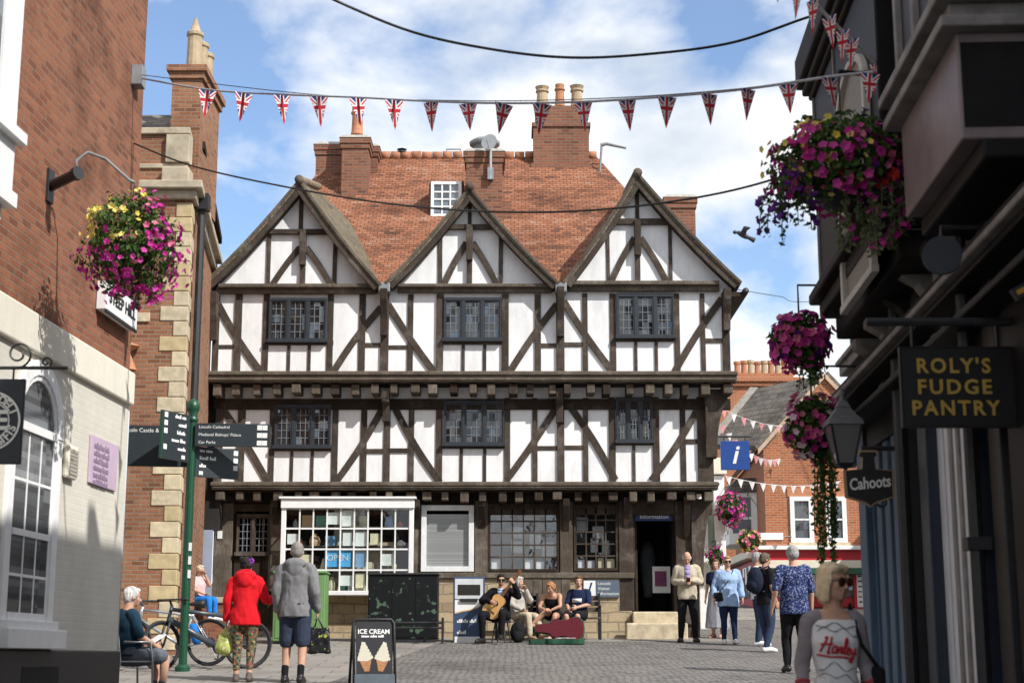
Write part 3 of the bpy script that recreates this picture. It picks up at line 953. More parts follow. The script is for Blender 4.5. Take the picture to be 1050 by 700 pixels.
# stock on show behind the glass
STK = [M(c, .6, .15, 8, .05, name='shop_goods') for c in [(.7, .7, .66), (.6, .52, .38), (.5, .08, .06), (.15, .4, .32), (.15, .3, .5), (.7, .62, .42), (.3, .3, .32), (.5, .33, .18)]]
zs = bz0 + .03
for row, zsh in enumerate((zs + .0, zs + hz * .27, zs + hz * .55, zs + hz * .78)):
    b = MB(); b.bx(bx0 + .1, bx1 - .1, YBW + .07 + .03 * row, YBW + .5, zsh - .018, zsh); b.build('display_shelf', TIMBL, bay)
    x = bx0 + .15
    while x < bx1 - .25:
        w = random.uniform(.10, .30); h = random.uniform(.10, .36 if row == 0 else .28)
        b = MB(); yy = YBW + .10 + .03 * row + random.uniform(0, .08)
        kind = random.random()
        if kind < .4:
            b.bx(x, x + w, yy, yy + .08, zsh, zsh + h)
        elif kind < .7:
            b.lathe([(.0, 0), (w * .35, .0), (w * .42, h * .4), (w * .3, h * .75), (w * .14, h * .85), (w * .16, h)], V((x + w / 2, yy + .04, zsh)), 10)
        else:
            b.prism([V((x, yy, zsh)), V((x + w, yy, zsh)), V((x + w * .8, yy, zsh + h)), V((x + w * .2, yy, zsh + h * .9))], V((0, .05, 0)))
        if random.random() < .72: b.build('shop_goods', random.choice(STK), bay, bevel=.006)
        x += w + random.uniform(.03, .14)
for i, j, mt in ((0, 2, PAPER), (1, 1, STK[5]), (4, 2, PAPER), (5, 2, PAPER), (5, 1, STK[4]), (6, 2, STK[5]), (4, 0, PAPER), (6, 0, PAPER), (7, 1, STK[0]), (2, 0, STK[4]), (3, 3, PAPER), (5, 0, STK[5]), (4, 3, STK[0])):
    xa = bx0 + .05 + (bx1 - bx0 - .1) * (i + .5) / cols; za = bz0 + .03 + hz * (j + .5) / rows
    hw_, hh_ = random.uniform(.09, .15), random.uniform(.10, .17)
    b = MB(); b.bx(xa - hw_, xa + hw_, YBW + .045, YBW + .052, za - hh_, za + hh_); b.build('poster', mt, bay)
# OPEN sign inside the shop window, blue
ox0, ox1, oz0, oz1 = rect(333, 563, 360, 581, YBW + .1)
t = thing('open_sign', 'small blue OPEN sign behind the white shop window', 'sign', ((ox0 + ox1) / 2, YBW + .1, oz0))
b = MB(); b.bx(ox0, ox1, YBW + .035, YBW + .043, oz0, oz1); b.build('board', M((.08, .40, .75), .5, .05, 5, 0, name='sky_blue_board'), t)
letters('OPEN', .17, V(((ox0 + ox1) / 2, YBW + .035, (oz0 + oz1) / 2)), (1, 0, 0), (0, 0, 1), PAINTW, t, width=(ox1 - ox0) * .8)

# window with a pulled blind, white frame
x0, x1, z0, z1 = rect(432, 518, 486, 586, Y0 - .06)
b = MB(); t_ = .11
b.bx(x0, x0 + t_, Y0 - .16, Y0 - .01, z0, z1); b.bx(x1 - t_, x1, Y0 - .16, Y0 - .01, z0, z1); b.bx(x0 + t_, x1 - t_, Y0 - .162, Y0 - .01, z0, z0 + t_); b.bx(x0 + t_, x1 - t_, Y0 - .162, Y0 - .01, z1 - t_, z1)
w = b.build('white_window', WHITEW, house, bevel=.008)
b = MB(); b.poly([(x0 + t_, Y0 - .06, z0 + t_), (x1 - t_, Y0 - .06, z0 + t_), (x1 - t_, Y0 - .06, z1 - t_), (x0 + t_, Y0 - .06, z1 - t_)])
b.build('pane', glassmat('blind_behind_glass', (.20, .205, .20), 1.6, (3, .03), .004, .12), w)

# many paned windows with leaflets along the sill
def paned(px0, px1, py0, py1, cols, rows):
    Y = Y0 - .02
    x0, x1, z0, z1 = rect(px0, py0, px1, py1, Y)
    b = MB(); t = .06
    b.bx(x0, x0 + t, Y - .06, Y + .04, z0, z1); b.bx(x1 - t, x1, Y - .06, Y + .04, z0, z1); b.bx(x0 + t, x1 - t, Y - .062, Y + .04, z0, z0 + t); b.bx(x0 + t, x1 - t, Y - .062, Y + .04, z1 - t, z1)
    w = b.build('shop_window', TIMBD, house, bevel=.006)
    bb = MB(); g = MB()
    for i in range(1, cols):
        x = x0 + t + (x1 - x0 - 2 * t) * i / cols; bb.bx(x - .014, x + .014, Y - .04, Y + .02, z0 + t, z1 - t)
    for j in range(1, rows):
        z = z0 + t + (z1 - z0 - 2 * t) * j / rows; bb.bx(x0 + t, x1 - t, Y - .037, Y + .02, z - .014, z + .014)
    bb.build('glazing_bars', TIMB, w)
    cw = (x1 - x0 - 2 * t) / cols; ch = (z1 - z0 - 2 * t) / rows
    for i in range(cols):
        for j in range(rows):
            xa, za = x0 + t + cw * i, z0 + t + ch * j
            t1, t2 = random.uniform(-.0022, .0022), random.uniform(-.0022, .0022)
            g.poly([(xa, Y + t1, za), (xa + cw, Y - t1, za), (xa + cw, Y - t1 + t2, za + ch), (xa, Y + t1 + t2, za + ch)])
    g.build('pane', thinglass('old_shop_glass', 2.5, (.9, .93, .95)), w)
    for i in range(cols):
        if random.random() < .85:
            xa = x0 + t + cw * (i + .5); hw = cw * random.uniform(.28, .42); hh = ch * random.uniform(.6, .9)
            p = MB(); p.bx(xa - hw, xa + hw, Y + .03, Y + .04, z0 + t, z0 + t + hh); p.build('leaflet', random.choice([PAPER, PAPER, PAPER, STK[4], STK[5]]), w)
    for k in range(4):
        xa = random.uniform(x0 + .2, x1 - .2); za = random.uniform(z0 + ch * 1.2, z1 - .4)
        p = MB(); p.bx(xa - .12, xa + .12, Y + .25, Y + .26, za, za + .3); p.build('leaflet', random.choice([PAPER, STK[0], STK[4]]), w)
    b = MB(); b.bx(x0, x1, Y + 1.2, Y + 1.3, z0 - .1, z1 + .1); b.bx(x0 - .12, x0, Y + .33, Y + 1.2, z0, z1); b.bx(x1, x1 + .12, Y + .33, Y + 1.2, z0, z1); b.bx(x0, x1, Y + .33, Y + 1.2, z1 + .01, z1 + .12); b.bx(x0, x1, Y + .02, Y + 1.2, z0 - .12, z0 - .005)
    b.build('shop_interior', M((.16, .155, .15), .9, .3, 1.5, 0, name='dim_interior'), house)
    return w
paned(500, 573.5, 519, 586, 6, 5)
paned(588, 634, 518, 585, 4, 5)

# doorway of the information office
dx0, dx1, dz0, dz1 = rect(651.5, 533, 692, 627, Y0)
dxm = (dx0 + dx1) / 2
b = MB(); b.bx(dx0 - .1, dx0, Y0 + .31, Y0 + 2.4, dz0, dz1 + .5); b.bx(dx1, dx1 + .1, Y0 + .31, Y0 + 2.4, dz0, dz1 + .5); b.bx(dx0, dx1, Y0 + 2.3, Y0 + 2.4, dz0, dz1 + .5); b.bx(dx0, dx1, Y0 + .3, Y0 + 2.4, dz1 + .45, dz1 + .55); b.bx(dx0, dx1, Y0 + .02, Y0 + 2.4, dz0 - .1, dz0)
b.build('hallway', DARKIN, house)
# four centred head of the door
zc1 = at(672, 519, Y0).z
b = MB(); N = 10
arc = [V((dxm + (dx1 - dx0) / 2 * math.cos(PI * i / N), Y0 - .07, dz1 + (zc1 - dz1) * math.sin(PI * i / N) ** .8)) for i in range(N + 1)]
outer = [V((dx1 + .003, Y0 - .07, dz1)), V((dx1 + .003, Y0 - .07, zc1 + .14)), V((dx0 - .003, Y0 - .07, zc1 + .14)), V((dx0 - .003, Y0 - .07, dz1))]
half = N // 2
b.prism(arc[:half + 1] + [V((dxm, Y0 - .07, zc1 + .14)), outer[1]], V((0, .3, 0)))
b.prism(arc[half:] + [outer[2], V((dxm, Y0 - .07, zc1 + .14))], V((0, .3, 0)))
b.build('door_arch', TIMB, house)
b = MB(); b.prism([a * 1.0 + V((0, .09, 0)) - V(((a.x - dxm) * .02, 0, .012)) for a in arc], V((0, .05, 0)))
sgn = b.build('door_fanlight_sign', NAVY, house)
letters('Visitor', .12, V((dxm, Y0 + .02, dz1 + (zc1 - dz1) * .62)), (1, 0, 0), (0, 0, 1), PAINTW, sgn, width=.36)
letters('Information', .12, V((dxm, Y0 + .02, dz1 + (zc1 - dz1) * .25)), (1, 0, 0), (0, 0, 1), PAINTW, sgn, width=.60)
# open door leaf and things inside the doorway
b = MB(); b.bx(dx0 + .02, dx0 + .07, Y0 + .32, Y0 + 1.1, dz0, dz1); b.build('open_door', TIMBD, house)
b = MB(); b.bx(dx1 - .42, dx1 - .04, Y0 + .62, Y0 + .66, dz0 + .42, dz0 + .98)
o = b.build('door_poster', PAPER, house); 
b = MB(); b.bx(dx1 - .37, dx1 - .12, Y0 + .605, Y0 + .618, dz0 + .56, dz0 + .88); b.build('print', M((.2, .05, .12), .7, .2, 20, 0, name='plum_print'), o)
b = MB(); b.lathe([(.12, 0), (.10, .1), (.16, .5), (.19, .9), (.15, 1.1), (.05, 1.25)], V((dxm - .02, Y0 + 1.6, dz0 + .35)), 10); b.build('hanging_coat', M((.10, .105, .11), .8, .3, 5, .2, name='grey_cloth'), house, smooth=True)
# steps
sx0, sx1 = at(640, 640, Y0).x, at(702, 640, Y0).x
b = MB(); b.bx(at(648, 632, Y0).x, at(694, 632, Y0).x, Y0 - .25, Y0 + .02, dz0 - .27, dz0); b.build('door_step', QUOIN, house, bevel=.03)
b = MB(); b.bx(sx0, sx1, Y0 - .62, Y0 - .252, zgnd, dz0 - .24); b.build('door_step', QUOIN, house, bevel=.03)

# little notice by the left doorway
b = MB(); fbox(b, 223, 544, 228, 552, Y0 - .11, .01); b.build('notice', PAPER, house)

# ---- chimneys of the house
def stack(x0, x1, y0, y1, z0, z1, courses=((0, .06), (.16, .10)), cap=.1):
    b = MB(); b.bx(x0, x1, y0, y1, z0, z1 - .35)
    z = z1 - .35
    b.bx(x0 - .03, x1 + .03, y0 - .03, y1 + .03, z + .001, z + .12)
    b.bx(x0 - .055, x1 + .055, y0 - .055, y1 + .055, z + .121, z + .26)
    o = b.build('chimney', BRKC, house)
    c = MB(); c.hexa([(x0 - .07, y0 - .07, z + .262), (x1 + .07, y0 - .07, z + .262), (x1 + .07, y1 + .07, z + .262), (x0 - .07, y1 + .07, z + .262), (x0 + .02, y0 + .02, z1), (x1 - .02, y0 + .02, z1), (x1 - .02, y1 - .02, z1), (x0 + .02, y1 - .02, z1)])
    c.build('capping', CEMENT, o)
    return o

def pot(o, x, y, z, h, r, mat, crown=False):
    b = MB(); pr = [(r * 1.15, 0), (r * 1.05, .06), (r, .1), (r * .9, h * .7), (r * 1.12, h * .74), (r * 1.12, h * .8), (r * .92, h * .84), (r * (1.2 if crown else .98), h), (r * .75, h), (r * .7, h - .15)]
    b.lathe(pr, V((x, y, z)), 14); b.build('chimney_pot', mat, o, smooth=False)

def zat(py, Y): return at(500, py, Y).z
# left pair
Yc = 36.5
xa, xb = at(325, 180, 37.2).x, at(351, 180, 37.2).x
stack(xa, xb + .5, 36.9, 37.9, 8.5, zat(149, 37.2))
xa, xb = at(350, 180, Yc - .5).x, at(377, 180, Yc - .5).x
o = stack(xa, xb, Yc - .5, Yc + .25, 8.5, zat(138, Yc - .5))
pot(o, (xa + xb) / 2, Yc - .1, zat(138, Yc - .1) - .02, zat(109, Yc - .1) - zat(138, Yc - .1), .14, POT)
xa, xb = at(374, 180, 37.3).x, at(388, 180, 37.3).x
stack(xa, xb, 36.9, 37.8, 9, zat(151, 37.2))
# centre
Yc = 35.0
xa, xb = at(478, 180, Yc).x, at(515, 180, Yc).x
o = stack(xa, xb, Yc, Yc + 1.0, 9.2, zat(152, Yc))
b = MB(); b.bx(xa + .05, xb + .22, Yc + .08, Yc + 1.1, 9.2, zat(205, Yc)); b.build('chimney_shoulder', BRKC, house)
xm = (xa + xb) / 2; zc_ = zat(152, Yc)
b = MB(); b.lathe([(.33, 0), (.31, .05), (.25, .07), (.25, .2), (.36, .22), (.37, .28), (.26, .36), (.05, .42)], V((xm, Yc + .45, zc_)), 18); b.build('cowl', LEADSH, o, smooth=False)
# right stack, three pots
Yc = 37.2
xa, xb = at(547, 150, Yc).x, at(604, 150, Yc).x
b = MB(); b.bx(xa - .06, xb + .08, Yc - .06, Yc + .96, 9, zat(168, Yc)); b.bx(xa, xb, Yc, Yc + .9, zat(168, Yc), zat(130, Yc)); 
z = zat(130, Yc); b.bx(xa - .04, xb + .04, Yc - .04, Yc + .94, z + .001, z + .10); b.bx(xa + .05, xb - .05, Yc + .03, Yc + .87, z + .10, zat(108, Yc))
o = b.build('chimney', BRKC, house)
for px, w, py, mt, cr in [(556, 6.2, 89, POTB, True), (574, 5, 86.5, POT, False), (591.5, 6.2, 88, POTB, True)]:
    x = at(px, 100, Yc + .4).x
    pot(o, x, Yc + .4, zat(109, Yc + .4) - .02, zat(py, Yc + .4) - zat(109, Yc + .4), w * mpp(at(px, 100, Yc)), mt, cr)
# far right stack
Yc = 36.2
xa, xb = at(683, 220, Yc).x, at(713, 220, Yc).x
stack(xa, xb, Yc, Yc + .9, 7.5, zat(199, Yc))
# roof furniture: vents, guard rail
for px, py0, py1 in [(412, 162, 153)]:
    p = at(px, py0, RIDGEY)
    b = MB(); b.lathe([(.06, -.1), (.06, .12), (.13, .13), (.13, .16), (.06, .17), (.07, .2), (.13, .22), (.02, .26)], p, 10); b.build('roof_vent', IRON, house)
p = at(465, 161, RIDGEY)
b = MB(); b.tube([p + V((-.18, 0, 0)), p + V((-.18, 0, .2)), p + V((.18, 0, .2)), p + V((.18, 0, 0))], .015, 6); b.build('roof_rail', IRON, house)

# dish and pole on the centre chimney
Yc = 34.9
t = thing('satellite_dish', 'small satellite dish on a pole strapped to the middle chimney', 'satellite dish', at(503, 182, Yc))
b = MB(); b.tube([at(503, 184, Yc), at(503, 146, Yc)], .035, 8); b.bx(at(503, 180, Yc).x - .07, at(503, 180, Yc).x + .07, Yc - .03, Yc + .09, zat(184, Yc), zat(172, Yc)); b.build('pole', M((.3, .31, .33), .4, .2, 10, .1, metal=.6, name='galvanised'), t)
b = MB(); dc = at(502, 146, Yc - .12); N = 16
ax = V((-.35, -1, .12)).normalized()
b.lathe([(.005, -.02), (.10, -.012), (.19, .025), (.195, .032), (.10, .0), (.005, -.008)], dc, N, ax); b.build('dish', M((.33, .34, .35), .5, .1, 10, 0, name='grey_plastic'), t)
b = MB(); b.tube([dc + V((0, 0, -.17)) + ax * .03, dc + ax * .2 + V((0, 0, -.03))], .008, 6); b.build('receiver_arm', LEADSH, t)
# lamp arm above the right of the roof
t = thing('roof_lamp', 'thin grey pole with a bent arm above the roof', 'lamp', at(615, 182, 37))
b = MB(); b.tube([at(614.5, 184, 37), at(617, 149, 37)], .03, 8); b.build('pole', LEADSH, t)
b = MB(); b.tube([at(616, 149, 37), at(622, 147.5, 37), at(642, 152, 37)], [.05, .045, .03], 8); b.build('arm', LEADSH, t)
# ------------------------------------------------------------------ world, sun, camera
def setup():
    sc = S
    cam = bpy.data.cameras.new('camera'); co = bpy.data.objects.new('camera', cam); COL.objects.link(co)
    co.location = (0, 0, 0); co.rotation_euler = (PI / 2 + TH, 0, 0)
    cam.sensor_width = 36; cam.lens = 36 * F / 1050; cam.clip_end = 3000; cam.clip_start = .05
    cam.dof.use_dof = True; cam.dof.focus_distance = 31; cam.dof.aperture_fstop = 3.2; cam.dof.aperture_blades = 7
    sc.camera = co
    EL, AZ = math.radians(42), math.radians(50)      # AZ measured from straight behind the camera towards +x
    d = V((math.sin(AZ) * math.cos(EL), -math.cos(AZ) * math.cos(EL), math.sin(EL)))
    su = bpy.data.lights.new('sun', 'SUN'); su.energy = 4.3; su.angle = math.radians(.53); su.color = (1, .97, .92)
    so = bpy.data.objects.new('sun', su); COL.objects.link(so); so.rotation_euler = d.to_track_quat('Z', 'Y').to_euler(); so.location = d * 60
    w = bpy.data.worlds.new('World'); sc.world = w; w.use_nodes = True
    nt = w.node_tree; bg = nt.nodes['Background']; out = nt.nodes['World Output']
    sky = nd(nt, 'ShaderNodeTexSky', sky_type='NISHITA')
    sky.sun_disc = False; sky.sun_elevation = EL; sky.sun_rotation = math.atan2(d.x, d.y); sky.altitude = 50; sky.air_density = 1.0; sky.dust_density = .15; sky.ozone_density = 4.0
    nt.links.new(sky.outputs[0], bg.inputs[0]); bg.inputs[1].default_value = .15
    tc = nd(nt, 'ShaderNodeTexCoord').outputs['Generated']
    mp = nd(nt, 'ShaderNodeMapping'); mp.inputs['Location'].default_value = CLOUD_OFF; mp.inputs['Scale'].default_value = (1, 1, 1.7); nt.links.new(tc, mp.inputs[0])
    n1 = nd(nt, 'ShaderNodeTexNoise'); n1.inputs['Scale'].default_value = 6.5; n1.inputs['Detail'].default_value = 12; n1.inputs['Roughness'].default_value = .55; n1.inputs['Distortion'].default_value = .15
    nt.links.new(mp.outputs[0], n1.inputs['Vector'])
    acc = n1.outputs['Fac']
    # clear gaps in the cloud, each round a direction of the sky
    for (hx, hy), rad, amt in SKY_GAPS:
        dv = ray(hx, hy).normalized()
        ds = nd(nt, 'ShaderNodeVectorMath', operation='DISTANCE'); nt.links.new(tc, ds.inputs[0]); ds.inputs[1].default_value = dv
        mr = nd(nt, 'ShaderNodeMapRange', interpolation_type='SMOOTHSTEP'); nt.links.new(ds.outputs['Value'], mr.inputs['Value'])
        mr.inputs['From Min'].default_value = 0; mr.inputs['From Max'].default_value = rad; mr.inputs['To Min'].default_value = -amt; mr.inputs['To Max'].default_value = 0
        ad = nd(nt, 'ShaderNodeMath', operation='ADD'); nt.links.new(acc, ad.inputs[0]); nt.links.new(mr.outputs[0], ad.inputs[1]); acc = ad.outputs[0]
    cover = ramp(nt, acc, [(.33, (.06, .06, .06)), (.42, (.5, .5, .5)), (.53, (1, 1, 1))])
    n2 = nd(nt, 'ShaderNodeTexNoise'); n2.inputs['Scale'].default_value = 9; n2.inputs['Detail'].default_value = 8; n2.inputs['Roughness'].default_value = .5
    nt.links.new(mp.outputs[0], n2.inputs['Vector'])
    tone = ramp(nt, n2.outputs['Fac'], [(.32, (.62, .68, .76)), (.48, (.86, .89, .93)), (.60, (1, 1, 1))])
    b2 = nd(nt, 'ShaderNodeBackground'); nt.links.new(tone, b2.inputs[0]); b2.inputs[1].default_value = .90
    mx = nd(nt, 'ShaderNodeMixShader'); nt.links.new(cover, mx.inputs[0]); nt.links.new(bg.outputs[0], mx.inputs[1]); nt.links.new(b2.outputs[0], mx.inputs[2])
    nt.links.new(mx.outputs[0], out.inputs[0])
    vs = sc.view_settings; vs.view_transform = 'Standard'; vs.look = 'None'; vs.gamma = 1; vs.exposure = .4; vs.use_curve_mapping = False
    sc.render.engine = 'CYCLES'
    cy = sc.cycles
    cy.use_denoising = True; cy.max_bounces = 7; cy.transparent_max_bounces = 12; cy.sample_clamp_indirect = 6
    try: cy.denoiser = 'OPENIMAGEDENOISE'
    except Exception: pass
CLOUD_OFF = (6, 6, 6)
SKY_GAPS = [((185, 60), .10, .26), ((240, 170), .10, .22), ((760, 25), .09, .16), ((800, 260), .06, .14), ((440, 20), .05, .08)]
setup()

# ------------------------------------------------------------------ ground
def settmat():
    m = brickmat('granite_setts', (.26, .242, .23), (.185, .175, .168), (.10, .093, .082), bw=.22, bh=.13, ms=.022, patch=.6, darkamt=.6, dark=(.085, .08, .078), bmp=1.0, rough=.75, pscale=.35, wobble=.22, wsc=1.1)
    return m
SETT = settmat()
SLAB = brickmat('york_stone_flags', (.285, .262, .235), (.235, .217, .196), (.12, .108, .096), bw=.75, bh=.5, ms=.012, patch=.45, darkamt=.3, dark=(.2, .18, .16), bmp=.4, pscale=.4)
ys = [-40, -20, 0, 4, 8, 12, 16, 20.5, 24, 28, 31, 33, 36, 40, 47, 55, 70, 90, 200, 600]
xs = [-400, -100, -40, -20, -10, -5, 0, 5, 10, 20, 40, 100, 400]
def sheet(name, xs_, ys_, lift, mat, kind='structure', xf=None):
    b = MB(); n = len(xs_)
    vs = [V(((xf(x, y) if xf else x), y, gz(y) + lift)) for y in ys_ for x in xs_]
    fs = [(j * n + i, j * n + i + 1, (j + 1) * n + i + 1, (j + 1) * n + i) for j in range(len(ys_) - 1) for i in range(n - 1)]
    b.add(vs, fs); o = b.build(name, mat); setp(o, kind=kind); return o
sheet('ground', xs, ys, 0, SETT)
sheet('pavement', [-7.0, -3, 1, 4.4], [31.6, 32.2, 33.0, 33.3], .004, SLAB)
sheet('pavement', [0, .5, 1], [-4, 0, 4, 8, 12, 16, 18.5], .006, SLAB, xf=lambda x, y: AR + SLOPE * y - 1.5 + 1.5 * x)
sheet('pavement', [0, .3, .6, 1], [2, 8, 12, 16, 20.5, 24, 27, 31.595], .005, SLAB, xf=lambda x, y: AL + SLOPE * y - 5 * (y > 18.2) + (1.6 + 5 * (y > 18.2) + max(0, (y - 16)) * .05) * x)
sheet('pavement', [4.6, 8, 14, 22], [40, 44, 46.98], .006, SLAB)

# ------------------------------------------------------------------ wall helpers for the two sides of the street
def wbox(mb, side, s0, s1, d0, d1, z0, z1):
    base, n = (V((AL, 0, 0)), NL) if side == 'L' else (V((AR, 0, 0)), NR)
    if s0 > s1: s0, s1 = s1, s0
    c = base + ND * ((s0 + s1) / 2) + n * ((d0 + d1) / 2); c.z = (z0 + z1) / 2
    if side == 'L': return mb.box(c, n * abs(d1 - d0) / 2, ND * (s1 - s0) / 2, V((0, 0, abs(z1 - z0) / 2)))
    return mb.box(c, ND * (s1 - s0) / 2, n * abs(d1 - d0) / 2, V((0, 0, abs(z1 - z0) / 2)))
def wpt(side, s, d, z):
    base, n = (V((AL, 0, 0)), NL) if side == 'L' else (V((AR, 0, 0)), NR)
    p = base + ND * s + n * d; p.z = z; return p
def sL(px, py, off=0): return wL(px, py, off).dot(ND) - V((AL, 0, 0)).dot(ND)
def sR(px, py, off=0): return wR(px, py, off).dot(ND) - V((AR, 0, 0)).dot(ND)

# ------------------------------------------------------------------ LEFT: brick shop with a cream painted ground floor
SC = sL(121, 620)
shopL = thing('brick_corner_shop', 'red brick shop on the corner with cream painted ground floor and black plinth', 'building', (wpt('L', SC, -2, gz(18))))
zband1, zband0, zpl = wL(130, 381).z, wL(130, 415).z, wL(115, 667).z
b = MB(); wbox(b, 'L', 1, SC, -6, 0, zband1 - .02, 12.6); b.build('brick_wall', BRK, shopL)
CRP = paintedbrick('cream_painted_brick', (.62, .59, .51))
b = MB(); wbox(b, 'L', 1, SC + .01, -6, .012, zpl, zband0 + .02); b.build('painted_wall', CRP, shopL)
b = MB(); wbox(b, 'L', 1, SC + .02, -6, .07, zband0, zband1); b.build('stringcourse', CREAM, shopL, bevel=.02)
b = MB(); wbox(b, 'L', 1, SC + .03, -6, .05, -2.2, zpl - .003); b.build('plinth', BLACK, shopL, bevel=.015)
b = MB(); s1 = sL(60, 690, .05); s0 = sL(22, 690, .05); wbox(b, 'L', s0, s1, .03, .053, zpl - .62, zpl - .16); b.build('cellar_vent', DARKIN, shopL)
# white downpipe edge at the corner
b = MB(); b.tube([wpt('L', SC + .05, -.02, zband1 - .05), wpt('L', SC + .05, -.02, zpl)], .03, 8); b.build('downpipe', M((.5, .55, .62), .5, .1, 5, .05, name='pale_blue_pipe'), shopL, smooth=True)
# arched sash window
def arched(side, sc_, hw, zs, zspring, parent, off=.0):
    def P(s, d, z): return wpt(side, s, d + off, z)
    N = 14
    def ring(r0, r1, d0, d1, sx=1.0):
        b = MB()
        for i in range(N):
            a0, a1 = PI * i / N, PI * (i + 1) / N
            q = [P(sc_ + math.cos(a) * r, d0, zspring + math.sin(a) * r * sx) for a, r in ((a0, r0), (a0, r1), (a1, r1), (a1, r0))]
            b.prism(q, (P(0, d1, 0) - P(0, d0, 0)))
        return b
    t = .15
    b = ring(hw - t, hw, .0, .05)
    wbox(b, side, sc_ - hw, sc_ - hw + t, .0, .052, zs, zspring); wbox(b, side, sc_ + hw - t, sc_ + hw, .0, .052, zs, zspring)
    wbox(b, side, sc_ - hw - .08, sc_ + hw + .1, .0, .17, zs - .16, zs + .02)
    wbox(b, side, sc_ - hw + .02, sc_ + hw - .02, .0, .12, zs + .021, zs + .10)
    b2 = ring(hw - t - .05, hw - t + .004, -.02, .032)
    fr = b.build('arched_window', WHITE, parent, bevel=.008)
    r = hw - t - .05
    wbox(b2, side, sc_ - r - .05, sc_ - r, -.02, .03, zs + .1, zspring); wbox(b2, side, sc_ + r, sc_ + r + .05, -.02, .03, zs + .1, zspring)
    wbox(b2, side, sc_ - r, sc_ + r, .0, .06, zspring - .03, zspring + .05)
    zm = zs + (zspring - zs) * .48
    wbox(b2, side, sc_ - r, sc_ + r, -.01, .045, zm - .03, zm + .03)
    wbox(b2, side, sc_ - r, sc_ + r, -.01, .044, zs + .1, zs + .17)
    for k in (-1, 1):
        x = sc_ + k * r / 3
        wbox(b2, side, x - .014, x + .014, -.005, .03, zs + .17, zspring - .03)
    for z in ((zs + zm) / 2 + .06, (zm + zspring) / 2): wbox(b2, side, sc_ - r, sc_ + r, -.004, .028, z - .014, z + .014)
    b2.build('sash', WHITE, fr)
    g = MB(); pts = [P(sc_ - r, .012, zs + .1), P(sc_ + r, .012, zs + .1)] + [P(sc_ + math.cos(PI * i / N) * r, .012, zspring + math.sin(PI * i / N) * r) for i in range(N + 1)]
    g.poly(pts); g.build('pane', glassmat('blinds_behind_glass', (.11, .115, .12), 1.7, (5, .06), .01, .55), fr)
scn = sL(25, 600)
arched('L', scn, sL(51, 600) - scn, wL(45, 648).z, wL(45, 447).z, shopL, off=.013)
# white oriel high on the brick
so = sL(20, 100, .35)
b = MB(); z0, z1 = wL(14, 205, .35).z, 12
zs_ = wL(24, 142, .35).z
wbox(b, 'L', so - 3.2, so, 0, .34, z0, zs_ - .1); wbox(b, 'L', so - 3.3, so + .07, 0, .42, zs_ - .1, zs_); wbox(b, 'L', so - 3.26, so + .03, 0, .38, z0 - .08, z0 + .05); wbox(b, 'L', so - 3.1, so - .06, 0, .28, z0 - .2, z0 - .08)
wbox(b, 'L', so - .22, so, 0, .34, zs_, z1)
wbox(b, 'L', so - .3, so - .22, .1, .30, zs_, z1); wbox(b, 'L', so - 3.2, so - 3, 0, .34, zs_, z1)
wbox(b, 'L', so - 3.2, so, 0, .343, z0 + (zs_ - z0) * .84, zs_ - .102)
ori = b.build('oriel_window', WHITE, shopL, bevel=.012)
b = MB(); wbox(b, 'L', so - 3, so - .30, .05, .27, zs_, z1); b.build('pane', SGLASS, ori)
b = MB()
for k in range(1, 5): wbox(b, 'L', so - 3, so - .5, .2, .30, zs_ + 1.05 * k - .02, zs_ + 1.05 * k + .03)
b.build('glazing_bars', WHITE, ori)

# plaque, vent, street name
t = thing('wall_plaque', 'small mauve plaque with lettering on the cream wall', 'plaque', wL(102, 474))
s0, s1 = sL(89, 474), sL(117, 474); za, zb = wL(102, 499).z, wL(102, 450).z
b = MB(); wbox(b, 'L', s0, s1, .015, .04, za, zb); b.build('board', M((.50, .38, .48), .6, .1, 6, .05, name='mauve_paint'), t, bevel=.004)
# lettering reads along the wall, so flip it to run the right way
b = MB()
for k in range(6): wordbars(b, wpt('L', s0 + .1, .042, zb - .13 - .078 * k), ND, V((0, 0, 1)), .062, random.choice([(7, 9), (5, 4, 6), (9, 7), (8, 3, 5)]))
b.build('lettering', M((.25, .18, .27), .6, .1, 6, 0, name='plum_lettering'), t)
t = thing('wall_vent', 'small beige louvred vent box on the cream wall', 'vent', wL(67, 472))
s0, s1 = sL(62.5, 472), sL(73, 472); za, zb = wL(67, 491).z, wL(67, 456).z
b = MB(); wbox(b, 'L', s0, s1, .013, .08, za, zb); b.build('housing', CREAM, t, bevel=.03)
b = MB()
for k in range(7): wbox(b, 'L', s0 + .03, s1 - .03, .08, .088, za + .04 + k * (zb - za - .08) / 7, za + .07 + k * (zb - za - .08) / 7)
b.build('louvre', M((.35, .32, .27), .8, .1, 6, 0, name='vent_slats'), t)
t = thing('street_name_sign', 'white STEEP HILL street name plate high on the brick corner', 'sign', wL(114, 312))
s0, s1 = sL(98, 312), sL(131, 312); za, zb = wL(114, 328).z, wL(114, 299).z
b = MB(); wbox(b, 'L', s0, s1, .005, .12, za, zb); b.build('board', WHITE, t, bevel=.008)
b = MB(); wbox(b, 'L', s0, s1, .10, .125, zb, zb + .03); wbox(b, 'L', s0, s1, .10, .125, za - .03, za); b.build('edging', BLACK, t)
def wall_letters(side, txt, s, d, z, size, mat, parent, width=None, **k):
    n = NL if side == 'L' else NR
    R = V((0, 0, 1)).cross(n)           # reads left to right when seen from the street
    return letters(txt, size, wpt(side, s, d, z), R, V((0, 0, 1)), mat, parent, width=width, **k)
wall_letters('L', 'STEEP HILL', (s0 + s1) / 2, .12, (za + zb) / 2, (zb - za) * .6, BLACK, t, width=(s1 - s0) * .84, bold=.003)

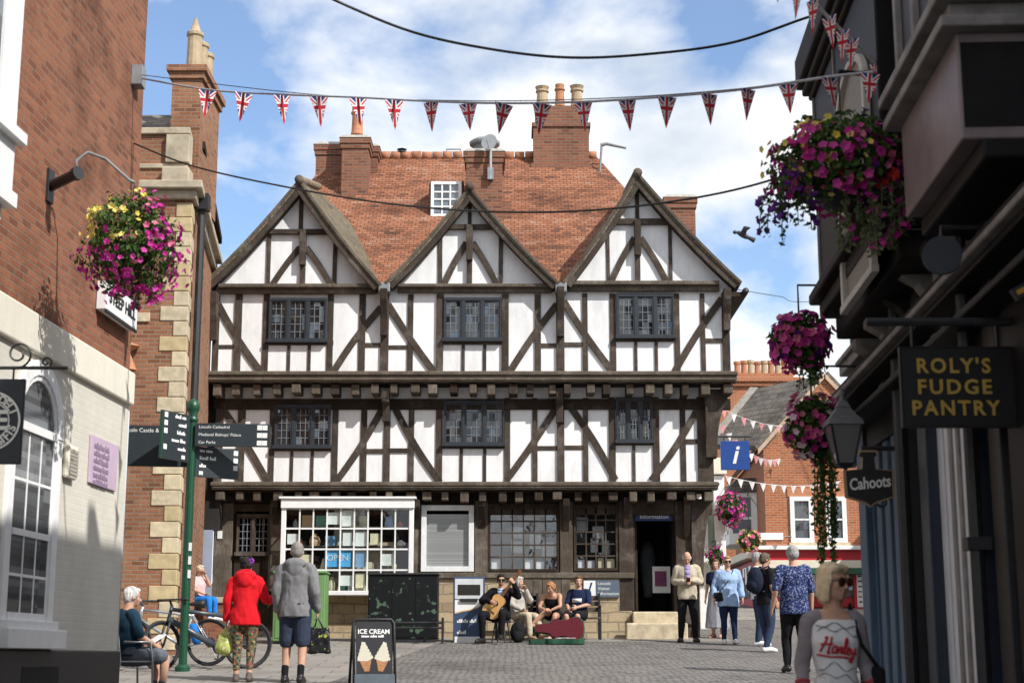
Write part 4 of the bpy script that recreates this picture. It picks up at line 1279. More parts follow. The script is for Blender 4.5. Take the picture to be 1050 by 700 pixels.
# hanging deli sign on its scrolled bracket
pc = wL(-9, 432, .72)
t = thing('hanging_shop_sign', 'round white lettered navy deli sign hanging from a scrolled iron bracket', 'sign', pc)
Xr = V((1, 0, 0)); Zr = V((0, 0, 1))
mp_ = mpp(pc); hw, hh = 33 * mp_, 44 * mp_
b = MB(); b.bx(pc.x - hw, pc.x + hw, pc.y - .02, pc.y + .02, pc.z - hh, pc.z + hh); b.build('board', M((.015, .022, .035), .4, .15, 5, .05, name='ink_blue_paint'), t, bevel=.008)
def ringm(c, r0, r1, y, n=40):
    b = MB()
    for i in range(n):
        a0, a1 = 2 * PI * i / n, 2 * PI * (i + 1) / n
        b.prism([c + V((math.cos(a) * r, y, math.sin(a) * r)) for a, r in ((a0, r0), (a0, r1), (a1, r1), (a1, r0))], V((0, .004, 0)))
    return b
R0 = 31 * mp_
b = ringm(pc, R0 * .93, R0, -.028); b.build('ring', PAINTW, t); ringm(pc, R0 * .60, R0 * .64, -.028).build('ring', PAINTW, t)
letters('E', .21, pc + V((R0 * .36, -.022, 0)), Xr, Zr, PAINTW, t, bold=.006)
for txt, a0, st in (('DELI', 62, -13), ('GIFTS', -66, 12)):
    for i, ch in enumerate(txt):
        a = math.radians(a0 + st * i); r = R0 * .78
        if a0 < 0: R_ = V((-math.sin(a), 0, math.cos(a))); U_ = V((-math.cos(a), 0, -math.sin(a)))
        else: R_ = V((math.sin(a), 0, -math.cos(a))); U_ = V((math.cos(a), 0, math.sin(a)))
        letters(ch, .085, pc + V((math.cos(a) * r, -.022, math.sin(a) * r)), R_, U_, PAINTW, t, bold=.003)
b = MB(); zb_ = pc.z + hh + .09; wl = wL(48, 382, 0.02)
xa, xb = pc.x - hw - .15, pc.x + hw + .32
b.tube([V((xa - .25, pc.y, zb_)), V((xb, pc.y, zb_))], .014, 8)
def scroll(c, r, turns, ph, sg):
    return [c + V((math.cos(ph + sg * 2 * PI * turns * t) * r * (1 - .75 * t), 0, math.sin(ph + sg * 2 * PI * turns * t) * r * (1 - .75 * t))) for t in [i / 26 for i in range(27)]]
b.tube(scroll(V((pc.x + .18, pc.y, zb_ + .11)), .11, 1.4, -PI / 2, 1), .009, 6); b.tube(scroll(V((pc.x - .1, pc.y, zb_ + .11)), .11, 1.4, -PI / 2, -1), .009, 6)
b.tube(scroll(V((pc.x + .40, pc.y, zb_ + .045)), .05, 1.2, -PI / 2, 1), .008, 6)
for x in (pc.x - hw * .6, pc.x + hw * .6): b.tube([V((x, pc.y, zb_)), V((x, pc.y, pc.z + hh - .01))], .008, 6)
b.build('bracket', IRON, t)

# basket bracket on the brick
t = thing('basket_bracket', 'short black iron arm on the brick wall above a flower basket', 'bracket', wL(50, 190))
pb = wL(50, 191); tip = wL(79, 178, .36)
b = MB(); wbox(b, 'L', sL(50, 191) - .08, sL(50, 191) + .08, 0, .03, pb.z - .17, pb.z + .17); b.build('wall_plate', IRON, t, bevel=.004)
b = MB(); b.tube([pb + NL * .02, tip], .055, 10); b.tube([tip - (tip - pb) * .06, tip + (tip - pb) * .06], .07, 10); b.build('arm', IRON, t, smooth=False)
bc = wL(135, 250, .95)
top = bc + V((0, 0, .62))
b = MB(); q = [tip, tip + V((-.02, .02, .14)), tip + V((.08, .06, .24)), tip + V((.25, .1, .18)), top + V((-.05, 0, .02)), top]
b.tube(q, .016, 8); b.build('hook', LEADSH, t, smooth=True)

# ------------------------------------------------------------------ brick building with stone quoins
Yq = 27.0
cx = at(187, 430, Yq).x
qb = thing('quoined_brick_building', 'tall orange brick building with pale stone quoins and a rooftop chimney', 'building', (cx - 2, Yq, gz(Yq)))
CR = V((cx, Yq, 0))
sd = (V((at(222, 250, 33.0).x, 33.0, 0)) - CR).normalized()       # its flank runs back and to the left
def Q(a, dpt, z): return V((cx + a, Yq, 0)) + V((0, dpt, 0)) + V((0, 0, z))
zpar = at(165, 190, Yq).z
zgq = gz(Yq) - .4
def qprism(x0, x1, z0, z1, out=0.0, back=5.6):
    # plan: front edge x0..x1 at Yq-out, right flank follows sd
    f1 = V((x1 + out, Yq - out, z0)); f0 = V((x0, Yq - out, z0))
    bk = V((x1 + out, Yq - out, z0)) + sd * back
    b_ = V((x0, bk.y, z0))
    return [f0, f1, bk, b_]
b = MB(); b.prism(qprism(cx - 7, cx, zgq, 0), V((0, 0, zpar - zgq))); b.build('brick_wall', BRKQ, qb)
zc0, zc1, zc2 = at(170, 205, Yq).z, at(170, 196, Yq).z, at(170, 188, Yq).z
b = MB(); b.prism(qprism(cx - 7, cx, zc0, 0, .10), V((0, 0, zc1 - zc0))); b.prism(qprism(cx - 7, cx, zc1 + .001, 0, .22), V((0, 0, zc2 - zc1))); b.build('cornice', QUOIN2, qb, bevel=.02)
zp = at(165, 137, Yq).z; zpm = at(165, 172, Yq).z
b = MB(); b.prism(qprism(cx - 7, cx - .1, zc2 + .002, 0, -.06, 2.2), V((0, 0, zp - zc2 - .002))); b.build('parapet', BRKQ, qb)
b = MB(); b.prism(qprism(cx - 7, cx - .08, zp + .002, 0, .0, 2.2), V((0, 0, .12))); b.prism(qprism(cx - 7, cx - .09, zpm, 0, -.02, .1), V((0, 0, .09))); b.build('coping', QUOIN2, qb, bevel=.015)
xa, xb = at(170, 155, Yq).x, at(194, 155, Yq).x
b = MB(); b.bx(xa, xb, Yq - .03, Yq + .3, zpm + .1, zp - .02); b.bx(xa - .03, xb + .03, Yq - .12, Yq + .3, zc2 + .003, zpm - .02); b.build('parapet_block', QUOIN2, qb, bevel=.015)
# quoins
z = gz(Yq) + .1; k = 0
while z < zc0 - .3:
    w = .46 if k % 2 else .25
    h = .26
    b = MB(); w_ = w + random.uniform(-.02, .02); pts = [V((cx - w_, Yq - .02, z)), V((cx + .022, Yq - .02, z))]
    fl = .34 if k % 2 else .6
    bk = pts[1] + sd * fl
    b.prism([pts[0], pts[1], bk, V((bk.x - .2, bk.y, z)), V((cx - w_, Yq + .1, z))], V((0, 0, h)))
    b.build('quoin', random.choice([QUOIN, M((.47, .37, .21), .9, .25, 5, .5, name='worn_stone'), M((.56, .47, .31), .9, .25, 5, .5, name='fresh_stone')]), qb, bevel=.012)
    z += h + .012; k += 1
b = MB(); zb_ = at(140, 330, Yq).z; b.bx(cx - 7, cx - .65, Yq - .04, Yq + .05, zb_, zb_ + .16); zb2_ = at(140, 236, Yq).z; b.build('stone_band', QUOIN, qb, bevel=.01)
# chimney on the flank
xa, xb = at(176, 100, Yq + .6).x, at(206, 100, Yq + .6).x
zt = at(190, 68, Yq + .6).z
b = MB(); b.bx(xa, xb, Yq + .6, Yq + 2.4, zpar, zt - .25); b.bx(xa - .05, xb + .05, Yq + .55, Yq + 2.45, zt - .25, zt - .12); b.bx(xa - .1, xb + .1, Yq + .5, Yq + 2.5, zt - .119, zt)
o = b.build('chimney', BRKQ, qb)
for dy in (.45, 1.0, 1.55):
    b = MB(); r = .15; b.lathe([(r * 1.1, 0), (r, .1), (r * .92, .75), (r * 1.1, .78), (r * 1.1, .84), (r * .7, .88), (.02, 1.15 if dy < .6 else .9)], V(((xa + xb) / 2 + .02, Yq + .6 + dy, zt)), 12); b.build('chimney_pot', POTB, o)
b = MB(); xr0, xr1 = at(143, 125, Yq + 1.5).x, at(178, 125, Yq + 1.5).x
b.prism([V((xr0 - 3, Yq + 1.2, at(150, 133, Yq + 1.2).z)), V((xr1, Yq + 1.2, at(150, 133, Yq + 1.2).z)), V((xr1, Yq + 2.2, at(150, 118, Yq + 2.2).z)), V((xr0 - 3, Yq + 2.2, at(150, 118, Yq + 2.2).z))], V((0, .3, -.2))); b.build('roof', SLATE, qb)
# taller flank behind, running up with a raking verge
p0 = CR + sd * .9; p1 = CR + sd * 6.0
zf0 = at(205, 90, p0.y).z; zf1 = at(222, 250, p1.y).z
b = MB(); nrm = V((sd.y, -sd.x, 0)) * -1
b.prism([p0 + V((0, 0, zpar - .4)), p1 + V((0, 0, zpar - .4)), p1 + V((0, 0, zf1)), p0 + V((0, 0, zf0 - 1.2))], nrm * 1.8); b.build('flank_gable', BRKQ, qb)
b = MB(); b.prism([p0 + V((0, 0, zf0 - 1.2)) - nrm * .12, p1 + V((0, 0, zf1)) - nrm * .12, p1 + V((0, 0, zf1 + .14)) - nrm * .12, p0 + V((0, 0, zf0 - 1.06)) - nrm * .12], nrm * 2.0); b.build('verge', TIMBD, qb)
# downpipe and hopper
b = MB(); pp = CR - nrm * .14 + sd * .55
b.tube([pp + V((0, 0, at(203, 215, pp.y).z)), pp + V((0, 0, gz(27) + .3))], .07, 8); b.bx(pp.x - .13, pp.x + .13, pp.y - .13, pp.y + .13, at(203, 216, pp.y).z, at(203, 200, pp.y).z); b.build('downpipe', IRON, qb)
# tall alley gate beside the timber house
t = thing('alley_door', 'plain grey blue door in the shaded gap between brick and timber houses', 'door', at(205, 600, 32.6))
xa, xb = at(190, 590, 32.7).x, at(216, 590, 32.7).x
b = MB(); b.bx(xa, xb, 32.7, 32.8, gz(32.7) - .1, at(205, 543, 32.7).z); b.build('leaf', M((.30, .34, .42), .6, .1, 5, .1, name='grey_blue_paint'), t)
b = MB(); b.bx(xa - .3, xb + .1, 32.82, 33.0, at(205, 543, 32.7).z, at(205, 380, 32.7).z); b.build('gap_shade_panel', DARKIN, t)  # near-black sheet stands in for the shade of the gap above the door
t = thing('low_brick_wall', 'low brick wall with stone coping beside the timber house', 'wall', at(222, 640, 31.4))
xa, xb = at(196, 630, 31.4).x, at(240, 630, 31.4).x
b = MB(); b.bx(xa, xb, 31.4, 31.75, gz(31.4) - .1, at(222, 618, 31.4).z); b.build('brick_wall', BRK, t)
b = MB(); b.bx(xa - .03, xb + .03, 31.36, 31.79, at(222, 618, 31.4).z + .001, at(222, 612, 31.4).z); b.build('coping', QUOIN2, t, bevel=.015)
t = thing('corner_lamp', 'small orange lantern fixed on the brick behind the cream corner', 'lamp', at(128, 362, Yq - .1))
b = MB(); pz = at(131, 365, Yq - .15); b.lathe([(.17, -.3), (.05, -.02), (.03, .03), (.21, .12), (.19, .14), (.02, .2)][::1], pz + V((0, 0, .05)), 10); b.build('shade', POT, t)

# ------------------------------------------------------------------ RIGHT: dark row of shops in shade
SE = sR(883, 620)
row = thing('dark_shop_terrace', 'shaded dark timber shop terrace along the right of the street', 'building', wpt('R', SE, -2, gz(15)))
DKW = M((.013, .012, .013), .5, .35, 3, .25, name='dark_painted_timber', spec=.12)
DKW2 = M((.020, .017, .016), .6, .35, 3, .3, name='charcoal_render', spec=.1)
BLUE = M((.06, .11, .18), .5, .12, 5, .1, name='slate_blue_paint')
PALE = M((.60, .64, .70), .55, .12, 3, .15, name='pale_grey_gloss')
GRYM = M((.20, .188, .18), .6, .4, 5, .3, name='grey_moulding')
PLUM = M((.20, .16, .165), .42, .3, 2.5, .2, name='faded_plum_gloss')
ZT = 10.25
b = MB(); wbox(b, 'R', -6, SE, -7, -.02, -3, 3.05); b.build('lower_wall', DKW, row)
SM = sR(908, 120, .3)
ZFAR = wR(836, 98, .55).z + .5
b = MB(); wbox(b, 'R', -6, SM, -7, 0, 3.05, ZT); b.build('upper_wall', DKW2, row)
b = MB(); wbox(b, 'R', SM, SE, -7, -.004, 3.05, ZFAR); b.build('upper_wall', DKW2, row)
def rp(px0, px1, py, d0, d1, z0, z1, mat, name, bev=.01, off=None):
    o = d1 if off is None else off
    b = MB(); wbox(b, 'R', sR(px0, py, o), sR(px1, py, o), d0, d1, z0, z1); return b.build(name, mat, row, bevel=bev)
zg = -2.2
zf = wR(905, 440, .1).z          # bottom of the fascia boards
# vertical run of the shopfronts, from the far end to the near
rp(884, 891, 600, -.02, .13, zg, zf + .2, BLUE, 'pilaster')
for a, c in ((893, 899), (902.5, 907), (911, 916), (920, 925)): rp(a, c, 600, -.02, .07, zg, zf, BLUE, 'window_post')
for a, c in ((899, 902.5), (907, 911), (916, 920)): rp(a, c, 600, -.02, .015, zg, -.55, BLUE, 'stall_riser')
for a, c in ((899, 902.5), (907, 911), (916, 920)): rp(a, c, 600, -.02, .012, -.55, zf, SGLASS, 'pane', 0)
rp(893, 925, 600, -.02, .17, -.60, -.53, M((.20, .26, .34), .5, .1, 5, .1, name='pale_blue_sill'), 'sill')
rp(926, 936, 600, -.02, .16, zg, zf + .5, BLACK, 'pilaster')
rp(937.5, 947, 600, -.02, .06, zg, zf + .9, PALE, 'window_post')
rp(948, 956, 600, -.02, .14, zg, zf + .9, M((.02, .028, .045), .4, .2, 5, .1, name='midnight_paint'), 'pilaster')
rp(957.5, 974, 600, -.02, .05, zg, zf + 1.1, PALE, 'door_panel')
rp(976, 996, 600, -.02, .10, zg, zf + 1.1, PALE, 'pilaster')
rp(980, 983, 600, .1, .115, zg, zf + 1.1, GRYM, 'moulding', 0); rp(988, 991, 600, .1, .115, zg, zf + 1.1, GRYM, 'moulding', 0)
rp(998, 1008, 600, -.02, .15, zg, zf + 1.1, M((.02, .028, .045), .4, .2, 5, .1, name='midnight_paint'), 'pilaster')
rp(1011, 1019, 600, -.02, .07, zg, zf + 1.3, M((.36, .33, .29), .6, .2, 3, .15, name='stone_grey_paint'), 'window_post')
rp(1022, 1034, 600, -.02, .13, zg, zf + 1.4, BLACK, 'pilaster'); rp(1036, 1041, 600, -.02, .05, zg, zf + 1.5, M((.36, .33, .29), .6, .2, 3, .15, name='stone_grey_paint'), 'window_post')
rp(1043, 1075, 600, -.02, .12, zg, zf + 1.6, DKW, 'pilaster')
b = MB(); s_ = sR(1004, 600, .2); b.tube([wpt('R', s_, .2, zg), wpt('R', s_, .2, zf + 1)], .045, 8); wbox(b, 'R', s_ - .07, s_ + .07, .12, .27, wR(1006, 556, .2).z - .04, wR(1006, 556, .2).z + .04); b.build('downpipe', BLACK, row)
b = MB(); s_ = sR(931, 600, .2); b.tube([wpt('R', s_, .2, zg), wpt('R', s_, .2, zf + 2)], .05, 8); b.build('downpipe', BLACK, row)
# fascia and cornices, rising towards the camera on the wall plane
for (px, py, o0, o1, h, mt) in [(905, 425, 0, .10, .42, DKW), (905, 402, 0, .26, .07, GRYM), (905, 396, 0, .33, .05, DKW), (925, 352, 0, .22, .06, GRYM), (925, 343, 0, .30, .09, DKW), (925, 331, 0, .36, .05, GRYM), (930, 322, 0, .3, .06, DKW2), (930, 300, 0, .12, .10, GRYM), (935, 278, 0, .16, .05, GRYM)]:  # grey strips: sky light on the mouldings, put into their colour
    p = wR(px, py, o1)
    b = MB(); wbox(b, 'R', 1.5, SE - .02, o0, o1, p.z - h / 2, p.z + h / 2); b.build('cornice', mt, row, bevel=.012)
# corbels under the cornice
for px, py in [(893, 372), (905, 350), (921, 322), (942, 300), (968, 278)]:
    p = wR(px, py, .2); s_ = sR(px, py, .2)
    b = MB(); N = 7
    prof = [(0, -.42), (.10, -.40), (.14, -.25), (.12, -.1), (.22, .05), (.34, .12), (.34, .2), (0, .2)]
    b.prism([wpt('R', s_ - .09, d, p.z + z) for d, z in prof], ND * .18); b.build('corbel', random.choice([DKW2, GRYM, DKW]), row, bevel=.012)
rp(955, 985, 262, 0, .2, wR(970, 290, .2).z, wR(970, 262, .2).z, GRYM, 'sign_board')
# pale vertical strip at the upper corner
b = MB(); s_ = sR(919, 170, .42); wbox(b, 'R', s_ - .05, s_ + .18, 0, .42, wR(919, 266, .42).z, ZT - .1); b.build('corner_board', PALE, row, bevel=.01)

# near oriel: plum painted box over the pavement
o_ = .55
pf, pn = wR(929, 227, o_), wR(986, 139, o_)
ori = thing('oriel_window_box', 'dark oriel window box jutting from the shop wall at upper right', 'oriel', pn)
zo = (pf.z + pn.z) / 2
s_f, s_n = sR(929, 227, o_), sR(986, 139, o_)
b = MB(); wbox(b, 'R', s_n, s_f, -.02, o_, zo, zo + .62); b.build('apron', PLUM, ori, bevel=.012)
b = MB(); wbox(b, 'R', s_n - .03, s_f + .03, -.02, o_ - .1, zo - .12, zo - .003); b.build('base', DKW, ori, bevel=.02)
b = MB(); 
for k, (dz, dd) in enumerate([(.62, .10), (.70, .04), (.78, .12)]): wbox(b, 'R', s_n - dd, s_f + dd, -.02, o_ + dd, zo + dz + .001, zo + dz + (.07 if k != 1 else .079))
b.build('sill', GRYM, ori, bevel=.01)
b = MB(); wbox(b, 'R', s_n, s_f, -.02, o_ - .03, zo + .86, zo + 2.6); b.build('window', WINDK, ori)
b = MB()
for k in range(4):
    s_ = s_n + (s_f - s_n) * k / 3; wbox(b, 'R', s_ - .04, s_ + .04, o_ - .1, o_ + .01, zo + .86, zo + 2.6)
b.build('mullion', GRYM, ori, bevel=.008)
b = MB(); wbox(b, 'R', s_n - .01, s_n + .02, .0, o_ - .02, zo + .07, zo + .56); b.build('end_panel', DKW, ori)
b = MB(); wbox(b, 'R', s_n - .12, s_f + .12, -.02, o_ + .12, zo + 2.6, zo + 2.8); b.build('cornice', DKW, ori, bevel=.02)

# far oriel with the arched sash
o_ = .55
s_f, s_n = sR(838, 200, o_), sR(906, 200, o_)
zb_ = wR(842, 300, o_).z; zt_ = wR(836, 98, o_).z
fo = thing('black_oriel_bay', 'tall black bay window with an arched white sash behind the flower basket', 'oriel', wpt('R', s_f, 0, zb_))
ws, we = sR(864, 190, o_), sR(897, 190, o_)
b = MB(); wbox(b, 'R', s_n, s_f, 0, o_, zb_, zt_); b.build('casing', DKW, fo, bevel=.015)
for d, z0, z1 in ((.10, zb_ - .10, zb_), (.02, zb_ - .24, zb_ - .101), (-.1, zb_ - .45, zb_ - .241)):
    b = MB(); wbox(b, 'R', s_n - d, s_f + d, 0, o_ + d, z0, z1); b.build('cornice', DKW2, fo, bevel=.02)
for d, z0, z1 in ((.04, zt_ + .001, zt_ + .06), (.09, zt_ + .061, zt_ + .14), (.14, zt_ + .141, zt_ + .44)):
    b = MB(); wbox(b, 'R', s_n - d, s_f + d, 0, o_ + d, z0, z1); b.build('cornice', DKW2 if d < .2 else DKW, fo, bevel=.02)
b = MB(); wbox(b, 'R', s_f - .07, s_f - .03, o_ + .002, o_ + .02, zb_, zt_); wbox(b, 'R', ws + (.14 if ws > we else -.14), ws + (.18 if ws > we else -.18), o_ + .002, o_ + .015, zb_, zt_); b.build('corner_bead', GRYM, fo)
# the sash set in its street face
cs = (ws + we) / 2; hw_ = abs(we - ws) / 2
zs0, zsp = wR(880, 300, o_).z, wR(880, 105, o_).z
N = 12
def rr(r0, r1, sy, d0, d1):
    b = MB()
    for i in range(N):
        a0, a1 = PI * i / N, PI * (i + 1) / N
        b.prism([wpt('R', cs + math.cos(a) * r, d0, zsp + math.sin(a) * r * sy) for a, r in ((a0, r0), (a0, r1), (a1, r1), (a1, r0))], NR * (d1 - d0))
    return b
b = rr(hw_ - .09, hw_, .55, o_ + .002, o_ + .05)
for s_ in (cs - hw_ + .045, cs + hw_ - .045): wbox(b, 'R', s_ - .045, s_ + .045, o_ + .002, o_ + .052, zs0, zsp)
wbox(b, 'R', cs - hw_ - .03, cs + hw_ + .03, o_ + .002, o_ + .06, zs0 - .06, zs0); wbox(b, 'R', cs - hw_ + .09, cs + hw_ - .09, o_ + .002, o_ + .04, (zs0 + zsp) / 2 - .03, (zs0 + zsp) / 2 + .03)
so_ = b.build('sash_window', M((.48, .46, .42), .5, .12, 5, .1, name='cream_gloss'), fo, bevel=.006)
b = MB(); r = hw_ - .09
b.poly([wpt('R', cs - r, o_ + .012, zs0), wpt('R', cs + r, o_ + .012, zs0)] + [wpt('R', cs + math.cos(PI * i / N) * r, o_ + .012, zsp + math.sin(PI * i / N) * r * .55) for i in range(N + 1)])
b.build('pane', M((.22, .20, .165), .55, .15, 3, .1, name='drawn_cream_blind', stretch=(1, 1, 14)), so_)
# roof rail and stack on top of the row
b = MB(); zr0 = zt_ + .46
for k in range(9):
    s_ = s_n + (s_f - s_n) * k / 8; b.tube([wpt('R', s_, o_ * .5, zr0), wpt('R', s_, o_ * .5, zr0 + .75)], .018, 6)
for dz in (.38, .75): b.tube([wpt('R', s_n, o_ * .5, zr0 + dz), wpt('R', s_f, o_ * .5, zr0 + dz)], .018, 6)
b.build('railing', IRON, fo)
b = MB(); s_ = SE - 1.2; wbox(b, 'R', s_ - 1.6, s_ - .5, -1.6, -.1, ZFAR, ZFAR + 1.9); b.build('chimney', BRKR, row)
# small black board reading MA on the far side
t = thing('black_board_sign', 'small black board lettered MA beyond the black bay', 'sign', wR(834, 128, .75))
p = V((0, 0, 0)); c = at(834, 127, 14.2); m_ = mpp(c)
b = MB(); b.bx(c.x - 7 * m_, c.x + 14 * m_, c.y, c.y + .04, c.z - 9 * m_, c.z + 9 * m_); b.build('board', BLACK, t)
letters('MA', .1, c + V((-1 * m_, 0, 0)), (1, 0, 0), (0, 0, 1), PAINTW, t, bold=.003)
b = MB(); b.tube([c + V((14 * m_, .02, 0)), wpt('R', (c.y) / ND.y, 0, c.z)], .02, 6); b.build('bracket', IRON, t)

# hanging signs of the row
def proj_sign(px0, px1, py0, py1, Y, th=.03):
    c = at((px0 + px1) / 2, (py0 + py1) / 2, Y); m_ = mpp(c)
    return c, (px1 - px0) / 2 * m_, (py1 - py0) / 2 * m_
c, hw, hh = proj_sign(923, 1039, 355, 439, 9.05)
t = thing('fudge_shop_sign', 'square black hanging sign reading ROLYS FUDGE PANTRY in gold', 'sign', c)
b = MB(); b.bx(c.x - hw, c.x + hw, c.y - .02, c.y + .02, c.z - hh, c.z + hh); b.build('board', M((.008, .008, .009), .45, .2, 5, .05, name='gloss_black'), t, bevel=.005)
b = MB(); e = .012
b.bx(c.x - hw, c.x + hw, c.y - .024, c.y - .021, c.z + hh - e, c.z + hh); b.bx(c.x - hw, c.x + hw, c.y - .024, c.y - .021, c.z - hh, c.z - hh + e); b.bx(c.x - hw, c.x - hw + e, c.y - .0235, c.y - .021, c.z - hh + e, c.z + hh - e); b.bx(c.x + hw - e, c.x + hw, c.y - .0235, c.y - .021, c.z - hh + e, c.z + hh - e); b.build('edging', DKW2, t)
for txt, dz, w in (("ROLY'S", .50, 1.30), ('FUDGE', -.02, 1.30), ('PANTRY', -.54, 1.55)):
    letters(txt, hh * .50, c + V((-hw * .06, -.02, hh * dz)), (1, 0, 0), (0, 0, 1), GOLD, t, width=hw * w, bold=.003, space=1.25, ext=.002)
b = MB(); zb_ = at(960, 330, 9.05).z; b.tube([V((at(888, 331, 9.05).x, c.y, zb_)), V((AR + SLOPE * 9.05, c.y, zb_))], .026, 8)
for x in (c.x - hw * .75, c.x + hw * .75): b.tube([V((x, c.y, zb_)), V((x, c.y, c.z + hh - .005))], .009, 6)
b.build('bracket', IRON, t)
c, hw, hh = proj_sign(865, 917, 472, 514, 12.6)
t = thing('chalk_lettered_sign', 'shaped black hanging sign reading Cahoots with a tan edge', 'sign', c)
def shape(k, y, cz=0):
    P = [(-1, .55), (-.28, .62), (-.24, 1.15), (-.38, 1.25), (-.3, 1.38), (.3, 1.38), (.38, 1.25), (.24, 1.15), (.28, .62), (1, .55), (.97, -.55), (.6, -.66), (.2, -.80), (0, -.95), (-.2, -.80), (-.6, -.66), (-.97, -.55)]
    return [V((c.x + a * hw * k, y, c.z + (b_ - .12) * hh * (1 if k == 1 else .93) * 1.2 + (.0 if k == 1 else .0))) for a, b_ in P]
b = MB(); b.prism(shape(1, c.y - .015), V((0, .03, 0))); b.build('board', M((.33, .24, .14), .6, .15, 8, .1, name='tan_edge'), t)
b = MB(); b.prism(shape(.9, c.y - .021), V((0, .042, 0))); b.build('face', BLACK, t)
letters('Cahoots', hh * .80, c + V((0, -.021, -.12 * hh)), (1, 0, .10), (-.10, 0, 1), PAINTW, t, width=hw * 1.62, shear=.12, bold=.003)
b = MB(); zb_ = at(890, 462, 12.6).z; b.tube([V((c.x - .05, c.y, zb_ + .02)), V((AR + SLOPE * 12.6, c.y, zb_ + .02))], .02, 8); b.tube(scroll(V((c.x + .1, c.y, c.z - hh * 1.0)), .07, 1.3, 0, 1), .012, 6); b.build('bracket', IRON, t)
c = at(966, 262, 9.0); m_ = mpp(c)
t = thing('disc_sign', 'blank dark round hanging sign under the oriel', 'sign', c)
b = MB(); b.lathe([(.001, -.02), (20 * m_, -.02), (20 * m_, .02), (.001, .02)], c, 28, V((0.25, 1, 0))); b.build('board', M((.012, .017, .026), .6, .2, 5, .05, name='slate_disc'), t)
b = MB(); b.tube([c + V((0, 0, 19 * m_)), c + V((0, 0, 30 * m_)), V((AR + SLOPE * 9, 9.0, c.z + 30 * m_))], .014, 6); b.build('bracket', IRON, t)
c = at(1046, 299, 7.6); m_ = mpp(c)
t = thing('brass_strip_sign', 'small brass coloured sign edge tilted at the far right margin', 'sign', c)
b = MB(); d_ = V((1, 0, .55)).normalized(); b.box(c + d_ * .06, d_ * .1, V((0, .02, 0)), V((-.55, 0, 1)).normalized() * .03); b.build('board', BLACK, t)
b = MB(); b.box(c + d_ * .06 + V((0, -.022, 0)), d_ * .085, V((0, .003, 0)), V((-.55, 0, 1)).normalized() * .012); b.build('strip', M((.75, .40, .06), .3, .1, 9, 0, metal=.6, name='brass'), t)  # brass coloured strip along the black board
b = MB(); b.tube([c + d_ * .15, V((AR + SLOPE * 7.6 + .02, 7.6, c.z + .15))], .012, 6); b.build('bracket', IRON, t)

# lantern
c = at(865, 450, 13.4); m_ = mpp(c) * .9
t = thing('wall_lantern', 'grey four sided wall lantern on the dark shopfront', 'lantern', c)
LG = M((.19, .19, .20), .5, .2, 6, .1, name='lantern_grey')
def frust(mb, z0, r0, z1, r1):
    q = lambda r, z: [c + V((a * r, b_ * r, z)) for a, b_ in ((-1, -1), (1, -1), (1, 1), (-1, 1))]
    mb.hexa(q(r0, z0) + q(r1, z1))
b = MB(); frust(b, 15 * m_, 20 * m_, 22 * m_, 18 * m_); frust(b, 22 * m_ + .001, 17 * m_, 36 * m_, 7 * m_); frust(b, 36 * m_ + .001, 8 * m_, 44 * m_, 4 * m_); b.lathe([(.03, 0), (.02, .03), (.03, .06), (.004, .12)], c + V((0, 0, 44 * m_)), 8); b.build('hood', LG, t, bevel=.004)
b = MB(); frust(b, -28 * m_, 9 * m_, 15 * m_, 17 * m_); b.build('pane', glassmat('lantern_glass', (.20, .20, .20), 1.5, (1, 1), .02, .2), t)
b = MB()
for a, b_ in ((-1, -1), (1, -1), (1, 1), (-1, 1)): b.tube([c + V((a * 9 * m_, b_ * 9 * m_, -28 * m_)), c + V((a * 17 * m_, b_ * 17 * m_, 15 * m_))], .012, 6)
frust(b, -33 * m_, 6 * m_, -28 * m_, 10 * m_); b.tube([c + V((0, 0, -33 * m_)), c + V((.05, 0, -45 * m_)), V((AR + SLOPE * 13.6, 13.6, c.z - 40 * m_))], .016, 6); b.build('frame', IRON, t)

# ------------------------------------------------------------------ red brick buildings beyond the square
Yr = 47.0
rb = thing('red_gabled_shop', 'red brick gabled building with sash windows and a red shop fascia beyond the square', 'building', (at(835, 600, Yr).x, Yr, gz(Yr)))
x0 = at(784, 500, Yr).x
xap, zap = at(845, 388, Yr).x, at(845, 384, Yr).z
zev = at(783, 457, Yr).z
x1 = 2 * xap - x0
zgr = gz(Yr) - .5
bk = V((.5, 10, 0))
b = MB(); b.prism([V((x0, Yr, zgr)), V((x1, Yr, zgr)), V((x1, Yr, zev)), V((xap, Yr, zap)), V((x0, Yr, zev))], bk); b.build('brick_wall', BRKR, rb)
for xe, sg in ((x0, -1), (x1, 1)):
    n = V((-(zap - zev) * -sg * -1, 0, abs(xap - xe)))
    n = V((sg * (zap - zev), 0, abs(xap - xe))).normalized()
    a = V((xe, Yr - .05, zev)) + n * .03 + V((sg * .15, 0, -.12)); c_ = V((xap, Yr - .05, zap)) + n * .03
    b = MB(); b.prism([a, c_, c_ + bk, a + bk], n * .12); b.build('roof', SLATE, rb)
    b = MB(); b.prism([a + V((0, -.06, 0)), c_ + V((0, -.06, 0)), c_ + V((0, -.06, -.16)), a + V((0, -.06, -.16))], V((0, .1, 0))); b.build('verge', M((.5, .36, .25), .8, .2, 5, .2, name='pale_brick_verge'), rb)
a = V((x0, Yr - .06, zev)); c_ = V((xap, Yr - .06, zap)); q1, q2 = V((-1.3, 1.9, .30)), V((-1.75, 1.9, -.10))
b = MB(); b.prism([a, c_, c_ + q2, a + q1], V((.1, .1, -.14))); b.build('roof', SLATE, rb)
